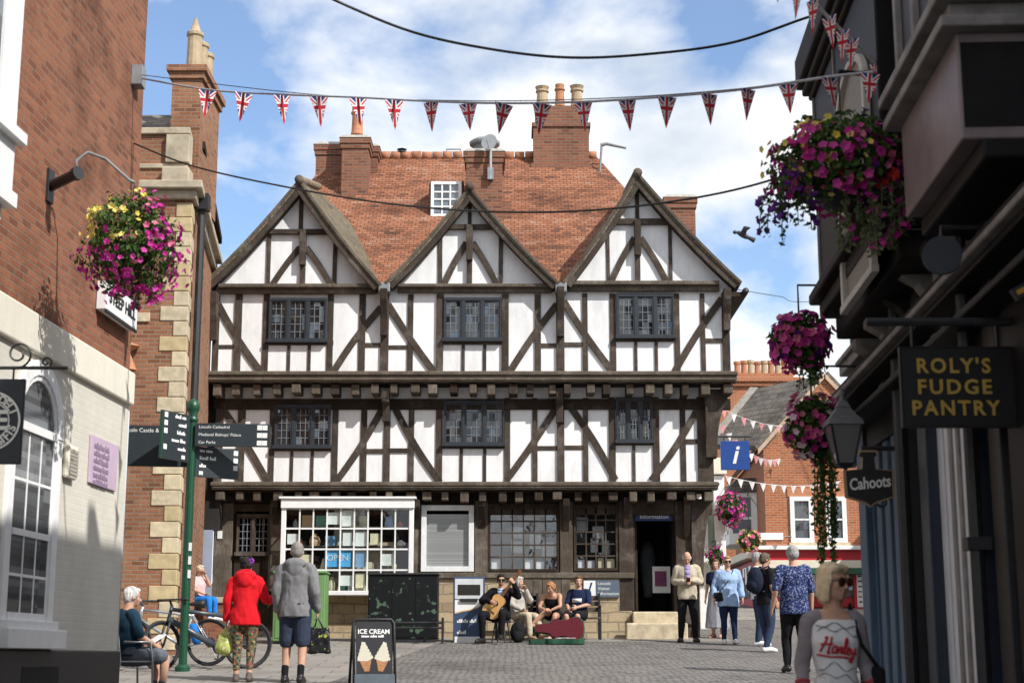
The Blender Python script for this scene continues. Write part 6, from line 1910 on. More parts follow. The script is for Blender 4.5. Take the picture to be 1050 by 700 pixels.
for ph, dz, amp in ((0, .10, .03), (1.7, -.10, .035), (3.1, -.15, .03), (4.4, .13, .02), (2.2, -.2, .02)):
    pts = []
    for i in range(22):
        t = i / 21; w = cc + rt * ((t - .5) * .24) + V((0, 0, dz + amp * math.sin(t * 9 + ph) * math.cos(t * 4 + ph))); pts.append(snapper(w, .0))
    b.tube(pts, [.0016 + .0016 * abs(math.sin(i * .6 + ph)) for i in range(22)], 5)
b.build('print', GREYL, f.root)
t = thing('shoulder_bag', 'black shoulder bag on a strap beside the blonde woman', 'bag', f.J['hL'] + f.d((-.16, -.05, .05)))
b = MB(); c = f.J['hL'] + f.d((-.15, -.06, .06)); X_, Y_ = f.d((1, 0, 0)), f.d((0, 1, 0)); b.box(c, X_ * .04, Y_ * .13, V((0, 0, .12))); b.build('pouch', BLK, t, bevel=.03)
b = MB(); b.tube([c + Y_ * .1 + V((0, 0, .11)), f.J['sL'].lerp(f.J['chest'], .12) + f.d((0, .125, -.12)), f.J['sL'] + f.d((.03, .0, .085)), f.J['sL'] + f.d((.02, -.12, -.1)), c - Y_ * .1 + V((0, 0, .11))], .011, 6); b.build('strap', BLK, t)

# 2 man in the blue patterned shirt
f = Figure('grey haired man in blue patterned short sleeved shirt and black trousers seen from behind', foot(817, 690), 4, 1.83, 'stand', dict(
    kL=(-.10, .10, .51), aL=(-.11, .06, .11), tL=(-.12, .24, .05), kR=(.10, -.02, .5), aR=(.10, -.16, .10), tR=(.10, .02, .03), eL=(-.27, -.06, 1.14), wL=(-.30, .04, .89)), w=1.12, yaw=6, pitch=10)
f.body()
f.top(patternmat('blue_leaf_print', (.010, .018, .085), [(.10, .14, .26), (.012, .022, .10), (.22, .25, .36)], 40, .8, .57), .95, .16, .020, 'shirt', .008)
f.bottom(BLK, 2, .016); f.shoes(DSHOE); f.hair(GREYHAIR, 'short')

# 3 man in black with the backpack
f = Figure('short haired man in black T shirt and jeans wearing a navy backpack', foot(787, 668), -62, 1.74, 'stand', dict(eL=(-.24, .0, 1.14), wL=(-.22, .18, .95), aL=(-.1, .08, .085), tL=(-.12, .26, .03), aR=(.1, -.1, .085), tR=(.12, .08, .03)), w=1.08, yaw=-5, pitch=8, skin=SKIN2)
f.body(); f.top(BLK, .75, .13, .016, 'T_shirt', .006); f.bottom(DENIM, 2, .015, 'jeans'); f.shoes(TRAIN); f.hair(M((.10, .07, .05), .7, .3, 60, .3, name='cropped_hair'), 'short')
bk_c = f.J['chest'] + f.d((0, -.22, -.02))
t = thing('backpack', 'navy backpack on the back of the man in the black T shirt', 'backpack', bk_c)
b = MB(); b.ell(bk_c, .17, .13, .25, f.R, 16, 12); b.ell(bk_c + f.d((0, -.08, -.09)), .13, .08, .12, f.R, 14, 10); rmesh(b, 'pack', cloth((.014, .018, .035), 'pack_nylon'), t, .014, 2, .006)
for sd in 'LR':
    b = MB(); s_ = f.J['s' + sd].lerp(f.J['neck'], .35); b.tube([bk_c + f.d((.09 if sd == 'R' else -.09, .06, .2)), s_ + V((0, 0, .075)), s_ + f.d((0, .13, -.08)), f.J['chest'] + f.d((.14 if sd == 'R' else -.14, .12, -.14)), bk_c + f.d((.12 if sd == 'R' else -.12, .06, -.2))], .018, 6); b.build('strap', cloth((.014, .018, .035), 'pack_nylon'), t)

# 4 man in white beyond him
f = Figure('grey haired man in a white shirt standing behind the backpack wearer', foot(779, 662), -105, 1.76, 'stand', yaw=0)
f.body(); f.top(cloth((.62, .64, .68), 'white_shirt'), 1.0, .1, .018, 'shirt'); f.bottom(DENIM, 2, .015); f.shoes(TRAIN); f.hair(GREYHAIR, 'short')

# 5 woman in pale blue shirt
f = Figure('woman in sunglasses and a loose pale blue shirt with dark jeans and white shoes', foot(748, 660), 177, 1.69, 'stand', dict(eL=(-.26, -.02, 1.14), wL=(-.28, .05, .90), eR=(.27, -.03, 1.14), wR=(.29, .08, .9), aL=(-.11, .05, .085), tL=(-.14, .22, .03)), w=1.08, female=True, yaw=4, pitch=-2)
f.body(); f.top(cloth((.30, .42, .62), 'pale_blue_cotton'), 1.75, .22, .028, 'shirt', .010); f.bottom(NVY, 2, .010, 'jeans'); f.shoes(TRAIN); f.hair(M((.34, .22, .12), .6, .3, 60, .4, name='fair_hair'), 'short'); f.glasses()
f.front(SKIN, 'open_collar', .035, 7, 9, .030)
hb = f.J['hR'] + f.d((.10, .10, -.0))
t = thing('crossbody_bag', 'small black crossbody bag hanging at the pale blue shirt', 'bag', hb)
b = MB(); b.box(hb, f.d((.10, 0, 0)), f.d((0, .035, 0)), V((0, 0, .085))); b.build('pouch', BLK, t, bevel=.02)
b = MB(); b.tube([hb + V((0, 0, .08)), f.J['chest'] + f.d((.02, .165, -.05)), f.J['sL'].lerp(f.J['neck'], .4) + f.d((0, .10, .03)), f.J['sL'].lerp(f.J['neck'], .4) + f.d((0, 0, .10))], .008, 6); b.build('strap', BLK, t)

# 6 woman in grey dress behind her
f = Figure('woman with tied brown hair in navy top and long grey skirt walking past the doorway', foot(736, 654), 150, 1.63, 'stand', female=True, yaw=10)
f.body(); f.top(NVY, .6, .05, .012, 'top'); f.skirt(cloth((.30, .30, .34), 'grey_cotton'), .82, .02, .10); f.shoes(M((.4, .22, .16), .6, .1, 9, .1, name='tan_sandal')); f.hair(BROWNHAIR, 'bun')

# 7 man in the cream jacket
f = Figure('balding white haired man in cream jacket and black trousers looking down at his phone', foot(706, 658), 178, 1.80, 'stand', dict(head=(0, .06, 1.60), eL=(-.25, -.02, 1.15), wL=(-.06, .22, 1.16), eR=(.25, -.02, 1.15), wR=(.06, .22, 1.12), aL=(-.14, -.02, .085), tL=(-.18, .14, .03), aR=(.14, -.02, .085), tR=(.19, .14, .03), kL=(-.12, .02, .5), kR=(.12, .02, .5)), pitch=34, w=1.05)
f.body(curl=55, thumbL=(0, 0, 1), thumbR=(0, 0, 1)); JK = cloth((.44, .385, .29), 'cream_linen')
f.top(JK, 1.9, .15, .022, 'jacket', .010); f.bottom(BLK, 2, .016); f.shoes(DSHOE); f.hair(WHITEHAIR, 'bald')
f.front(cloth((.30, .24, .42), 'lilac_shirt'), 'shirt', .055, 3, 9, .026)
pc_ = (f.hands['L'] + f.hands['R']) / 2 + f.d((0, .01, .01))
t = thing('phone', 'phone held in the hands of the man in the cream jacket', 'phone', pc_)
b = MB(); b.box(pc_, f.d((.038, 0, 0)), f.d((0, .035, .06)), f.d((0, -.005, .003))); b.build('case', BLACK, t, bevel=.004)
b = MB(); b.box(pc_ + f.d((0, -.006, .0045)), f.d((.033, 0, 0)), f.d((0, .031, .053)), f.d((0, -.001, .0006))); b.build('screen', SGLASS, t)

# 12, 13 the couple with their backs to us
f = Figure('dark haired woman in bright red hooded jacket and floral leggings seen from behind', foot(249, 699), 2, 1.66, 'stand', dict(eR=(.29, .02, 1.14), wR=(.40, .16, 1.17), eL=(-.25, -.02, 1.14), wL=(-.27, .05, .88), aL=(-.10, .0, .085), aR=(.09, -.06, .10), tR=(.10, .10, .03)), w=1.08, female=True, yaw=-10, pitch=4)
f.body(thumbR=(0, 0, 1), curlR=45); REDJ = cloth((.62, .012, .02), 'red_fleece', .08)
f.top(REDJ, 1.95, .17, .024, 'jacket', .010)
b = MB(); hc = f.J['neck'] + f.d((0, -.07, .01)); b.ell(hc, .15, .075, .085, f.R, 16, 10); b.ell(hc + f.d((0, -.035, -.06)), .11, .05, .11, f.R, 14, 10); rmesh(b, 'hood', REDJ, f.root, .012, 2, .006)
f.bottom(patternmat('floral_leggings', (.16, .10, .075), [(.36, .30, .10), (.30, .07, .05), (.08, .16, .08), (.05, .04, .04)], 26), 1.75, .010, 'leggings', 0, .003); f.shoes(M((.1, .08, .07), .7, .2, 9, .1, name='brown_shoe')); f.hair(DARKHAIR, 'curly', .008)
b = MB(); c = f.hp(.075, -.05, .06)
for i in range(7):
    a = i * .9; b.ell(c + V((math.cos(a) * .026, -.01, math.sin(a) * .026)), .022, .012, .022, None, 8, 6)
b.build('hair_flower', M((.22, .03, .32), .6, .2, 20, .1, name='purple_petals'), f.root, smooth=True)
b = MB(); b.tube([f.J['neck'] + f.d((math.cos(a) * .085, math.sin(a) * .08, .035)) for a in [2 * PI * i / 16 for i in range(17)]], .028, 8); b.build('scarf', patternmat('scarf_print', (.5, .45, .5), [(.25, .2, .4)], 40), f.root, smooth=True)
hb = f.hands['L'] + V((0, 0, -.24))
t = thing('tote_bag', 'yellow green carrier bag in the hand of the red jacketed woman', 'bag', hb)
b = MB(); b.ell(hb, .12, .07, .17, f.R, 14, 10); b.ell(hb + V((0, 0, -.05)), .14, .08, .11, f.R, 14, 10); b.ell(hb + V((0, 0, .12)), .05, .035, .10, f.R, 10, 8); rmesh(b, 'sack', patternmat('lime_print', (.45, .47, .14), [(.62, .62, .4), (.3, .36, .08)], 18), t, .012, 2, .010)
f2p = foot(301, 700)
f = Figure('tall grey haired man in grey hoodie and navy shorts walking away', f2p, -4, 1.86, 'stand', dict(eL=(-.24, -.03, 1.14), wL=(-.24, .06, .90), eR=(.25, -.05, 1.14), wR=(.26, .06, .90), aL=(-.12, .02, .085), tL=(-.13, .2, .03), kL=(-.11, .05, .5), aR=(.10, -.08, .09), tR=(.11, .08, .03), kR=(.10, .0, .5)), w=1.06, yaw=5, pitch=6)
f.body(); HOOD = cloth((.19, .19, .195), 'grey_marl'); f.top(HOOD, 1.95, .15, .026, 'hoodie', .010)
b = MB(); hc = f.J['neck'] + f.d((0, -.08, .0)); b.ell(hc, .16, .075, .08, f.R, 16, 10); b.ell(hc + f.d((0, -.03, -.07)), .11, .045, .12, f.R, 14, 10); rmesh(b, 'hood', HOOD, f.root, .012, 2, .006)
f.bottom(cloth((.035, .045, .075), 'navy_shorts'), .95, .026, 'shorts', .016); f.shoes(DSHOE, sock=BLK); f.hair(M((.22, .20, .185), .7, .3, 60, .4, name='cropped_grey'), 'short', .003)
hb = f.hands['R'] + V((.02, 0, -.28))
t = thing('shopping_bag', 'black patterned shopping bag in the hand of the man in the hoodie', 'bag', hb)
b = MB(); b.hexa([hb + f.d(q) for q in ((-.06, -.17, -.20), (.06, -.17, -.20), (.06, .17, -.20), (-.06, .17, -.20), (-.03, -.13, .17), (.03, -.13, .17), (.03, .13, .17), (-.03, .13, .17))]); 
b2 = MB(); b2.hexa([hb + f.d(q) for q in ((-.16, -.07, -.20), (.16, -.07, -.20), (.16, .07, -.20), (-.16, .07, -.20), (-.13, -.03, .14), (.13, -.03, .14), (.13, .03, .14), (-.13, .03, .14))]); rmesh(b2, 'sack', patternmat('black_bag_print', (.012, .012, .014), [(.35, .4, .06), (.1, .1, .1)], 14, .8, .6), t, .012, 3, .012)
b = MB()
for sy in (-.03, .03): b.tube([hb + f.d((-.06, sy, .13)), f.hands['R'] + f.d((0, sy * .3, -.01)), hb + f.d((.06, sy, .13))], .008, 6)
b.build('handle', BLK, t)

# 14 seated man by the cream corner
sp = at(127, 712, 18.75); sp.z = gz(sp.y)
f = Figure('white haired man in dark teal T shirt sitting on a chair by the cream corner', sp, -55, 1.74, 'sit', dict(wL=(-.10, .34, .66), wR=(.12, .32, .62), kL=(-.13, .42, .51), aL=(-.12, .46, .085), tL=(-.12, .64, .03), head=(0, .05, 1.19)), w=1.14, yaw=-8, pitch=6)
f.body(curl=40, thumbL=(0, 0, 1), thumbR=(0, 0, 1)); f.top(cloth((.012, .035, .06), 'teal_cotton'), .9, .03, .018, 'T_shirt', .008); f.bottom(cloth((.10, .11, .13), 'grey_shorts'), .9, .02, 'shorts', .012); f.shoes(DSHOE, sock=cloth((.12, .12, .13), 'grey_sock')); f.hair(WHITEHAIR, 'short', .007)
t = thing('metal_chair', 'tubular metal cafe chair under the man by the corner', 'chair', sp)
STEEL = M((.5, .5, .5), .3, .1, 9, .05, metal=.9, name='polished_steel')
q = lambda x, y, z: f.loc + f.d((x, y, z))
b = MB(); b.box(q(0, .06, .435), f.d((.21, 0, 0)), f.d((0, .21, 0)), V((0, 0, .012))); b.build('seat', M((.3, .3, .3), .4, .1, 9, .1, metal=.5, name='brushed_seat'), t, bevel=.02)
for sx in (-1, 1):
    b = MB(); b.tube([q(sx * .23, .26, .0), q(sx * .23, .24, .44), q(sx * .24, .2, .66), q(sx * .24, -.12, .66)], .014, 8); b.build('leg', STEEL, t, smooth=True)
    b = MB(); b.tube([q(sx * .23, -.24, .0), q(sx * .22, -.15, .44), q(sx * .2, -.2, .86)], .014, 8); b.build('leg', STEEL, t, smooth=True)
b = MB(); b.tube([q(-.2, -.2, .86), q(-.1, -.25, .88), q(.1, -.25, .88), q(.2, -.2, .86)], .014, 8)
for zz in (.62, .70, .78): b.tube([q(-.2, -.18, zz), q(0, -.23, zz), q(.2, -.18, zz)], .012, 6)
b.build('backrest', STEEL, t, smooth=True)
b = MB(); bp = q(.02, .36, .70)
b.box(bp, f.d((.12, 0, 0)), f.d((0, .08, .05)), f.d((0, -.002, .003))); t = thing('newspaper', 'folded white paper in the lap of the man by the corner', 'paper', bp); b.build('sheet', PAPER, t); 

# 15 figure in pink on the low wall
pw = at(203, 640, 31.25); base = V((pw.x, 31.2, at(222, 612, 31.4).z - .47))
f = Figure('fair haired child in a pale pink top sitting on the low brick wall', base, -120, 1.45, 'sit', dict(wL=(-.03, .14, 1.10), eL=(-.2, .16, .84), wR=(.1, .28, .62), kL=(-.1, .40, .49), kR=(.1, .40, .49), aL=(-.1, .44, .07), aR=(.1, .44, .07)), yaw=8)
f.body(curl=50); f.top(cloth((.66, .42, .42), 'pale_pink'), .7, .02, .014, 'top'); f.bottom(cloth((.02, .18, .55), 'bright_blue'), 1.9, .014, 'trousers'); f.shoes(TRAIN); f.hair(M((.55, .46, .34), .7, .2, 60, .4, name='fair_child_hair'), 'short')

# 8-11 the musicians' bench
YS = 31.9
def bench_at(px, Y, label, w, hseat=.45, cat='bench'):
    c = at(px, 640, Y); c.z = gz(Y)
    t = thing('park_bench', label, cat, c)
    W = TIMBL
    b = MB()
    for k in range(4): b.bx(c.x - w / 2, c.x + w / 2, Y - .20 + k * .11, Y - .11 + k * .11, c.z + hseat - .03, c.z + hseat)
    b.build('seat', W, t, bevel=.006)
    b = MB()
    for k in range(3): b.bx(c.x - w / 2, c.x + w / 2, Y + .24 + .02 * k, Y + .265 + .02 * k, c.z + hseat + .12 + k * .12, c.z + hseat + .21 + k * .12)
    b.build('backrest', W, t, bevel=.006)
    for sx in (-1, 1):
        b = MB(); x = c.x + sx * (w / 2 - .03)
        b.bx(x - .025, x + .025, Y - .2, Y - .15, c.z, c.z + hseat - .031); b.bx(x - .025, x + .025, Y + .2, Y + .25, c.z, c.z + hseat + .5); b.bx(x - .024, x + .024, Y - .149, Y + .199, c.z + hseat - .10, c.z + hseat - .032); b.bx(x - .025, x + .025, Y - .22, Y + .199, c.z + hseat + .2, c.z + hseat + .24); b.bx(x - .024, x + .024, Y - .2, Y - .15, c.z + hseat + .001, c.z + hseat + .199)
        b.build('leg', BLACK, t, bevel=.008)
    return t
bench_at(580, 32.3, 'wooden bench with black ends under the paned windows', 1.45)
gy = gz(32.0)
def seatpos(px, Y=32.05): c = at(px, 630, Y); return V((c.x, Y, gz(Y)))
f = Figure('man in a navy T shirt with a white print and shorts seated on the bench', seatpos(594), 158, 1.72, 'sit', dict(wL=(-.05, .26, .66), wR=(.12, .30, .60), aL=(-.10, .40, .085), aR=(.12, .36, .085)), yaw=22, pitch=2, w=1.06)
f.body(curl=45, thumbL=(0, 0, 1), thumbR=(0, 0, 1)); f.top(NVY, .9, .03, .016, 'T_shirt'); f.bottom(BLK, .9, .02, 'shorts', .012); f.shoes(DSHOE, sock=BLK); f.hair(BROWNHAIR, 'short'); f.front(PAPER, 'print', .10, 4, 6, .022)
f = Figure('auburn haired woman in a black vest and shorts leaning forward on the bench', seatpos(568), 168, 1.68, 'sit', dict(chest=(0, .14, .80), neck=(0, .27, .97), head=(0, .36, 1.08), sL=(-.17, .24, .92), sR=(.17, .24, .92), eL=(-.20, .38, .70), eR=(.24, .34, .68), wL=(-.04, .46, .62), wR=(.06, .52, .60), kR=(.06, .46, .60), aR=(.34, .56, .34), tR=(.46, .64, .26), kL=(-.10, .42, .50), aL=(-.02, .44, .085), tL=(.0, .62, .03)), female=True, yaw=-26, pitch=26, skin=SKIN2)
f.body(curl=45); f.top(BLK, None, .03, .010, 'vest', scoop=1); f.bottom(BLK, .55, .016, 'shorts'); f.hair(GINGER, 'tail')
# guitarist on a stool
gp = at(514, 657, 31.1); gp = V((gp.x, 31.1, gz(31.1)))
f = Figure('dark haired busker in black suit and sunglasses sitting and playing a guitar', gp, 170, 1.78, 'sit', dict(
    kR=(.30, .40, .52), aR=(.30, .34, .085), tR=(.38, .52, .03), kL=(-.10, .44, .56), aL=(-.08, .40, .16), tL=(-.09, .58, .10), eR=(.36, .10, .80), wR=(.14, .34, .78), eL=(-.36, .16, .88), wL=(-.30, .30, 1.12)), yaw=14, pitch=4, skin=SKIN2)
f.body(curl=50, thumbL=(0, 0, 1), thumbR=(0, 0, 1), dirR=(-.7, .2, -.4), dirL=(.3, .3, .5)); SUIT = cloth((.009, .009, .011), 'dark_suit')
f.top(SUIT, 1.9, .08, .022, 'jacket', .008); f.bottom(SUIT, 1.95, .018); f.shoes(DSHOE); f.hair(DARKHAIR, 'short'); f.glasses(); f.front(cloth((.34, .42, .58), 'pale_blue_shirt'), 'shirt', .055, 2, 9, .026)
gpos = f.loc + f.d((.08, .27, .70)); nk = f.d((-.60, .02, .80)).normalized(); gn = f.d((.05, .99, .05)); gn = (gn - nk * gn.dot(nk)).normalized(); gs = nk.cross(gn).normalized()
t = thing('acoustic_guitar', 'blond wood classical guitar played by the seated busker', 'guitar', gpos)
def gout(sc, zc=0):
    P = []
    prof = [(-.245, 0), (-.24, .09), (-.20, .155), (-.13, .185), (-.06, .17), (0, .135), (.05, .120), (.10, .128), (.15, .138), (.20, .12), (.235, .075), (.245, 0)]
    return [gpos + nk * (a * sc) + gs * (b_ * sc) for a, b_ in prof] + [gpos + nk * (a * sc) - gs * (b_ * sc) for a, b_ in prof[1:-1][::-1]]
WOODL = M((.62, .36, .13), .35, .2, 7, .05, name='spruce_top', stretch=(9, 9, 1)); WOODD = M((.16, .07, .03), .4, .25, 9, .05, name='rosewood')
b = MB(); b.prism([q_ - gn * .05 for q_ in gout(1.0)], gn * .085); body = b.build('body', WOODD, t, bevel=.006)
b = MB(); b.prism([q_ + gn * .036 for q_ in gout(.985)], gn * .006); b.build('soundboard', WOODL, body)
b = MB(); b.lathe([(.001, 0), (.048, 0), (.048, .004), (.001, .004)], gpos + nk * .06 + gn * .0425, 24, gn); b.build('sound_hole', DARKIN, body)
b = MB(); b.box(gpos - nk * .11 + gn * .047, gs * .085, nk * .013, gn * .006); b.build('bridge', WOODD, body)
b = MB(); b.box(gpos + nk * .45 + gn * .025, gs * .027, nk * .25, gn * .016); nb_ = b.build('neck', WOODD, t, bevel=.006)
b = MB(); b.box(gpos + nk * .78 + gn * .012, gs * .037, nk * .085, gn * .011); b.build('headstock', WOODD, t, bevel=.006)
t = thing('folding_stool', 'low black stool beneath the guitar player', 'stool', gp)
b = MB(); b.lathe([(.001, .39), (.19, .39), (.19, .44), (.001, .44)], gp, 18); b.build('seat', BLACK, t, bevel=.01)
for a in range(4):
    b = MB(); an = a * PI / 2 + .4; b.tube([gp + V((math.cos(an) * .13, math.sin(an) * .13, .39)), gp + V((math.cos(an) * .2, math.sin(an) * .2, 0))], .014, 7); b.build('leg', IRON, t)
# listener in beige on the other bench end
f = Figure('grey haired person in a pale jacket and beige trousers seated behind the guitar player', seatpos(531, 31.95), -138, 1.7, 'sit', dict(eL=(-.22, .16, .80), wL=(-.06, .18, 1.05), aL=(-.1, .62, .10), kL=(-.1, .44, .48), tL=(-.12, .78, .12), aR=(.12, .5, .085), tR=(.13, .68, .03)), yaw=14)
f.body(curl=45); f.top(cloth((.40, .37, .33), 'pale_jacket'), 1.9, .05, .018, 'jacket', .010); f.bottom(cloth((.46, .38, .28), 'beige_cotton'), 1.9, .018); f.shoes(M((.3, .2, .12), .6, .2, 9, .1, name='tan_shoe')); f.hair(M((.45, .43, .41), .7, .2, 60, .4, name='silver_hair'), 'bob', .006)
bench_at(530, 32.3, 'weathered bench seat behind the guitar player', .9)
# ------------------------------------------------------------------ flower baskets
LEAFM = islandmat('basket_leaves', [(.02, .055, .012), (.045, .10, .02), (.075, .14, .03), (.11, .17, .05)], .6, .25, .25)
MAG = islandmat('magenta_petals', [(.42, .02, .21), (.56, .03, .30), (.64, .09, .38), (.34, .015, .25)], .6, .2, .2)
PINK = islandmat('pink_petals', [(.62, .12, .26), (.70, .25, .34), (.60, .08, .30)], .6, .2, .2)
YEL = islandmat('yellow_petals', [(.70, .52, .05), (.75, .66, .22), (.70, .60, .10)], .6, .2, .2)
PUR = islandmat('purple_petals', [(.10, .02, .22), (.16, .03, .30), (.22, .05, .34)], .6, .2, .2)
WHTP = islandmat('white_petals', [(.70, .66, .66), (.75, .60, .66)], .6, .2, .2)
REDP = islandmat('red_petals', [(.55, .02, .03), (.6, .06, .03)], .6, .2, .2)
TRAIL = islandmat('trailing_leaves', [(.10, .13, .06), (.17, .20, .11), (.08, .12, .04)], .6, .25, .25)

def rdir():
    while True:
        v = V((random.uniform(-1, 1), random.uniform(-1, 1), random.uniform(-1, 1)))
        if .1 < v.length < 1: return v.normalized()

def leaf(mb, p, n, L):
    t = n.cross(rdir()).normalized(); s = n.cross(t)
    a = p - t * L * .5; c = p + t * L * .55
    m = p + n * L * .10
    mb.add([a, m + s * L * .28, c - n * L * .08, m - s * L * .28], [(0, 1, 2), (0, 2, 3)])

def blossom(mb, p, n, r):
    t = n.cross(rdir()).normalized(); s = n.cross(t)
    vs = [p - n * r * .35]
    for i in range(10):
        a = 2 * PI * i / 10; rr = r * (1.0 if i % 2 == 0 else .74)
        vs.append(p + (t * math.cos(a) + s * math.sin(a)) * rr + n * (r * (.05 if i % 2 == 0 else .16)))
    mb.add(vs, [(0, 1 + i, 1 + (i + 1) % 10) for i in range(10)])

def blooms(t, nm, mat, c, R, n, size, region=None, lump=.22):
    b = MB(); k = 0; tries = 0
    while k < n and tries < n * 30:
        tries += 1
        d = rdir()
        f = 1 + lump * noise.noise(d * 2.3 + c)
        p = c + V((d.x * R[0], d.y * R[1], d.z * R[2])) * f * random.uniform(.90, 1.08)
        if region and not region(d): continue
        nn = (d + rdir() * .55 + V((0, 0, .12))).normalized()
        blossom(b, p, nn, size * random.uniform(.75, 1.2)); k += 1
    o = b.build(nm, mat, t); setp(o, kind='stuff'); return o

def foliage(t, nm, mat, c, R, n, size, region=None, lump=.22):
    b = MB()
    for _ in range(n):
        d = rdir()
        if region and not region(d): continue
        f = 1 + lump * noise.noise(d * 2.3 + c)
        p = c + V((d.x * R[0], d.y * R[1], d.z * R[2])) * f * random.uniform(.45, 1.02) ** .6
        leaf(b, p, (d + rdir() * .9).normalized(), size * random.uniform(.6, 1.3))
    o = b.build(nm, mat, t); setp(o, kind='stuff'); return o

def trails(t, nm, mat, starts, length, size, spread, flowers=None, fn=0, fsize=.03):
    b = MB(); st = MB(); fb = MB()
    for s in starts:
        p = V(s); d = V((random.uniform(-1, 1) * spread, random.uniform(-1, 1) * spread, -.3)); L = length * random.uniform(.5, 1.0); k = int(L / .03); pts = [p.copy()]
        for i in range(k):
            d = (d * .9 + V((random.uniform(-.06, .06), random.uniform(-.06, .06), -.16)))
            p = p + d.normalized() * .03; pts.append(p.copy())
            for _ in range(2): leaf(b, p + rdir() * .025, rdir(), size * random.uniform(.6, 1.2))
            if flowers and random.random() < fn: blossom(fb, p + rdir() * .04, rdir(), fsize)
        st.tube(pts, .004, 4)
    o = b.build(nm, mat, t); setp(o, kind='stuff'); o2 = st.build('stems', mat, t); setp(o2, kind='stuff')
    if flowers and fb.f: setp(fb.build('trailing_blossom', flowers, t), kind='stuff')

def bowl(t, c, r, h, mat=None):
    b = MB(); b.lathe([(r * .45, -h), (r * .8, -h * .7), (r, -.02), (r * 1.03, 0), (r * .9, 0), (.01, -.03)], c, 16); b.build('bowl', mat or BLACK, t)

# left basket, lit by the sun
c = bc
t = thing('hanging_basket', 'sunlit flower basket of magenta and yellow petunias by the left brick wall', 'flower basket', c)
bowl(t, c + V((0, 0, -.02)), .2, .22, TIMBD)
b = MB()
for a in (0, 2.1, 4.2): b.tube([top + V((0, 0, -.02)), c + V((math.cos(a) * .19, math.sin(a) * .19, 0))], .004, 4)
b.build('chain', IRON, t)
foliage(t, 'foliage', LEAFM, c + V((0, 0, .0)), (.44, .42, .47), 2800, .06, None, .5)
blooms(t, 'magenta_blossom', MAG, c + V((.05, 0, -.06)), (.45, .43, .48), 250, .037, lambda d: (not (d.x < .3 and d.z > -.05) or random.random() < .12) and noise.noise(d * 4.5) > -.16, .5)
blooms(t, 'yellow_blossom', YEL, c + V((-.05, 0, .04)), (.43, .43, .44), 90, .034, lambda d: d.x < .5 and d.z > -.2 and noise.noise(d * 3.1 + V((4, 1, 2))) > -.1, .5)
blooms(t, 'pink_blossom', PINK, c + V((.04, 0, .02)), (.46, .44, .48), 40, .036, lambda d: d.x > -.2, .5)
trails(t, 'trailing_leaves', LEAFM, [c + V((random.uniform(-.3, .34), random.uniform(-.3, .3), -.30)) for _ in range(14)], .36, .05, .3, MAG, .25, .042)

# right basket in shade, in front of the bay
c = at(864, 172, 10.6)
t = thing('hanging_basket', 'big shaded flower basket of pink and purple petunias in front of the black bay', 'flower basket', c)
bowl(t, c + V((.02, 0, -.06)), .24, .24)
foliage(t, 'foliage', LEAFM, c + V((.0, 0, .05)), (.46, .43, .30), 3000, .06, None, .4)
blooms(t, 'magenta_blossom', MAG, c + V((-.06, 0, .02)), (.46, .46, .29), 190, .036, lambda d: d.y < .5 and d.z < .5 and noise.noise(d * 4 + V((2, 7, 1))) > -.1, .4)
blooms(t, 'pink_blossom', PINK, c + V((.05, 0, .05)), (.46, .43, .30), 70, .036, None, .4)
blooms(t, 'yellow_blossom', YEL, c + V((-.08, 0, .06)), (.45, .42, .295), 70, .030, lambda d: d.x < .4, .4)
blooms(t, 'purple_blossom', PUR, c + V((.18, 0, .05)), (.40, .42, .30), 40, .036, lambda d: d.x > -.1, .4)
blooms(t, 'red_blossom', REDP, c + V((.12, -.1, -.06)), (.28, .33, .14), 9, .05, lambda d: d.y < -.2)
trails(t, 'trailing_leaves', TRAIL, [c + V((random.uniform(-.02, .40), random.uniform(-.28, .2), -.16)) for _ in range(40)], .52, .055, .12, MAG, .16, .036)
trails(t, 'trailing_sprays', LEAFM, [c + V((random.uniform(-.46, -.22), random.uniform(-.3, .25), -.02)) for _ in range(26)], .48, .05, .8, PUR, .36, .032)
b = MB(); q = wpt('R', 10.9, 0, c.z + .75)
b.tube([q, V((c.x, c.y, c.z + .72))], .018, 6); b.tube([V((c.x, c.y, c.z + .72)), c + V((0, 0, .0))], .006, 5); b.build('bracket', IRON, t)

def far_basket(px, py, Y, R, label, cols, tr=0, trm=None, dens=1.0, fs=.042, br=None):
    c = at(px, py, Y)
    t = thing('hanging_basket', label, 'flower basket', c)
    bowl(t, c + V((0, 0, -.03)), R[0] * .5, R[2] * .5)
    foliage(t, 'foliage', LEAFM, c, (R[0] * .92, R[1] * .92, R[2] * .92), int(1300 * dens), .07)
    for nm, m, n in cols: blooms(t, nm, m, c, R, int(n * dens), fs)
    if tr: trails(t, 'trailing_leaves', trm or LEAFM, [c + V((random.uniform(.02, R[0] * .7), random.uniform(-.12, .12), -R[2] * .55)) for _ in range(16)], tr, .05, .06)
    b = MB(); q = br if br is not None else wpt('R', Y / ND.y - .0, 0, c.z + R[2] + .25)
    b.tube([q, V((c.x, c.y, q.z)), c], .012, 6); b.build('bracket', IRON, t)
    return t
far_basket(820, 350, 13.5, (.27, .28, .26), 'round shaded basket of deep magenta petunias below the black bay', [('magenta_blossom', MAG, 150), ('pink_blossom', PINK, 50), ('purple_blossom', PUR, 16)], .3, LEAFM)
far_basket(833, 437, 13.9, (.25, .26, .30), 'pink and white flower basket trailing long green stems beside the lantern', [('magenta_blossom', MAG, 60), ('pink_blossom', PINK, 60), ('white_blossom', WHTP, 50)], 1.25, LEAFM)
zz = lambda px, py, Y: V((at(px, py, Y).x, Y, at(px, py, Y).z))
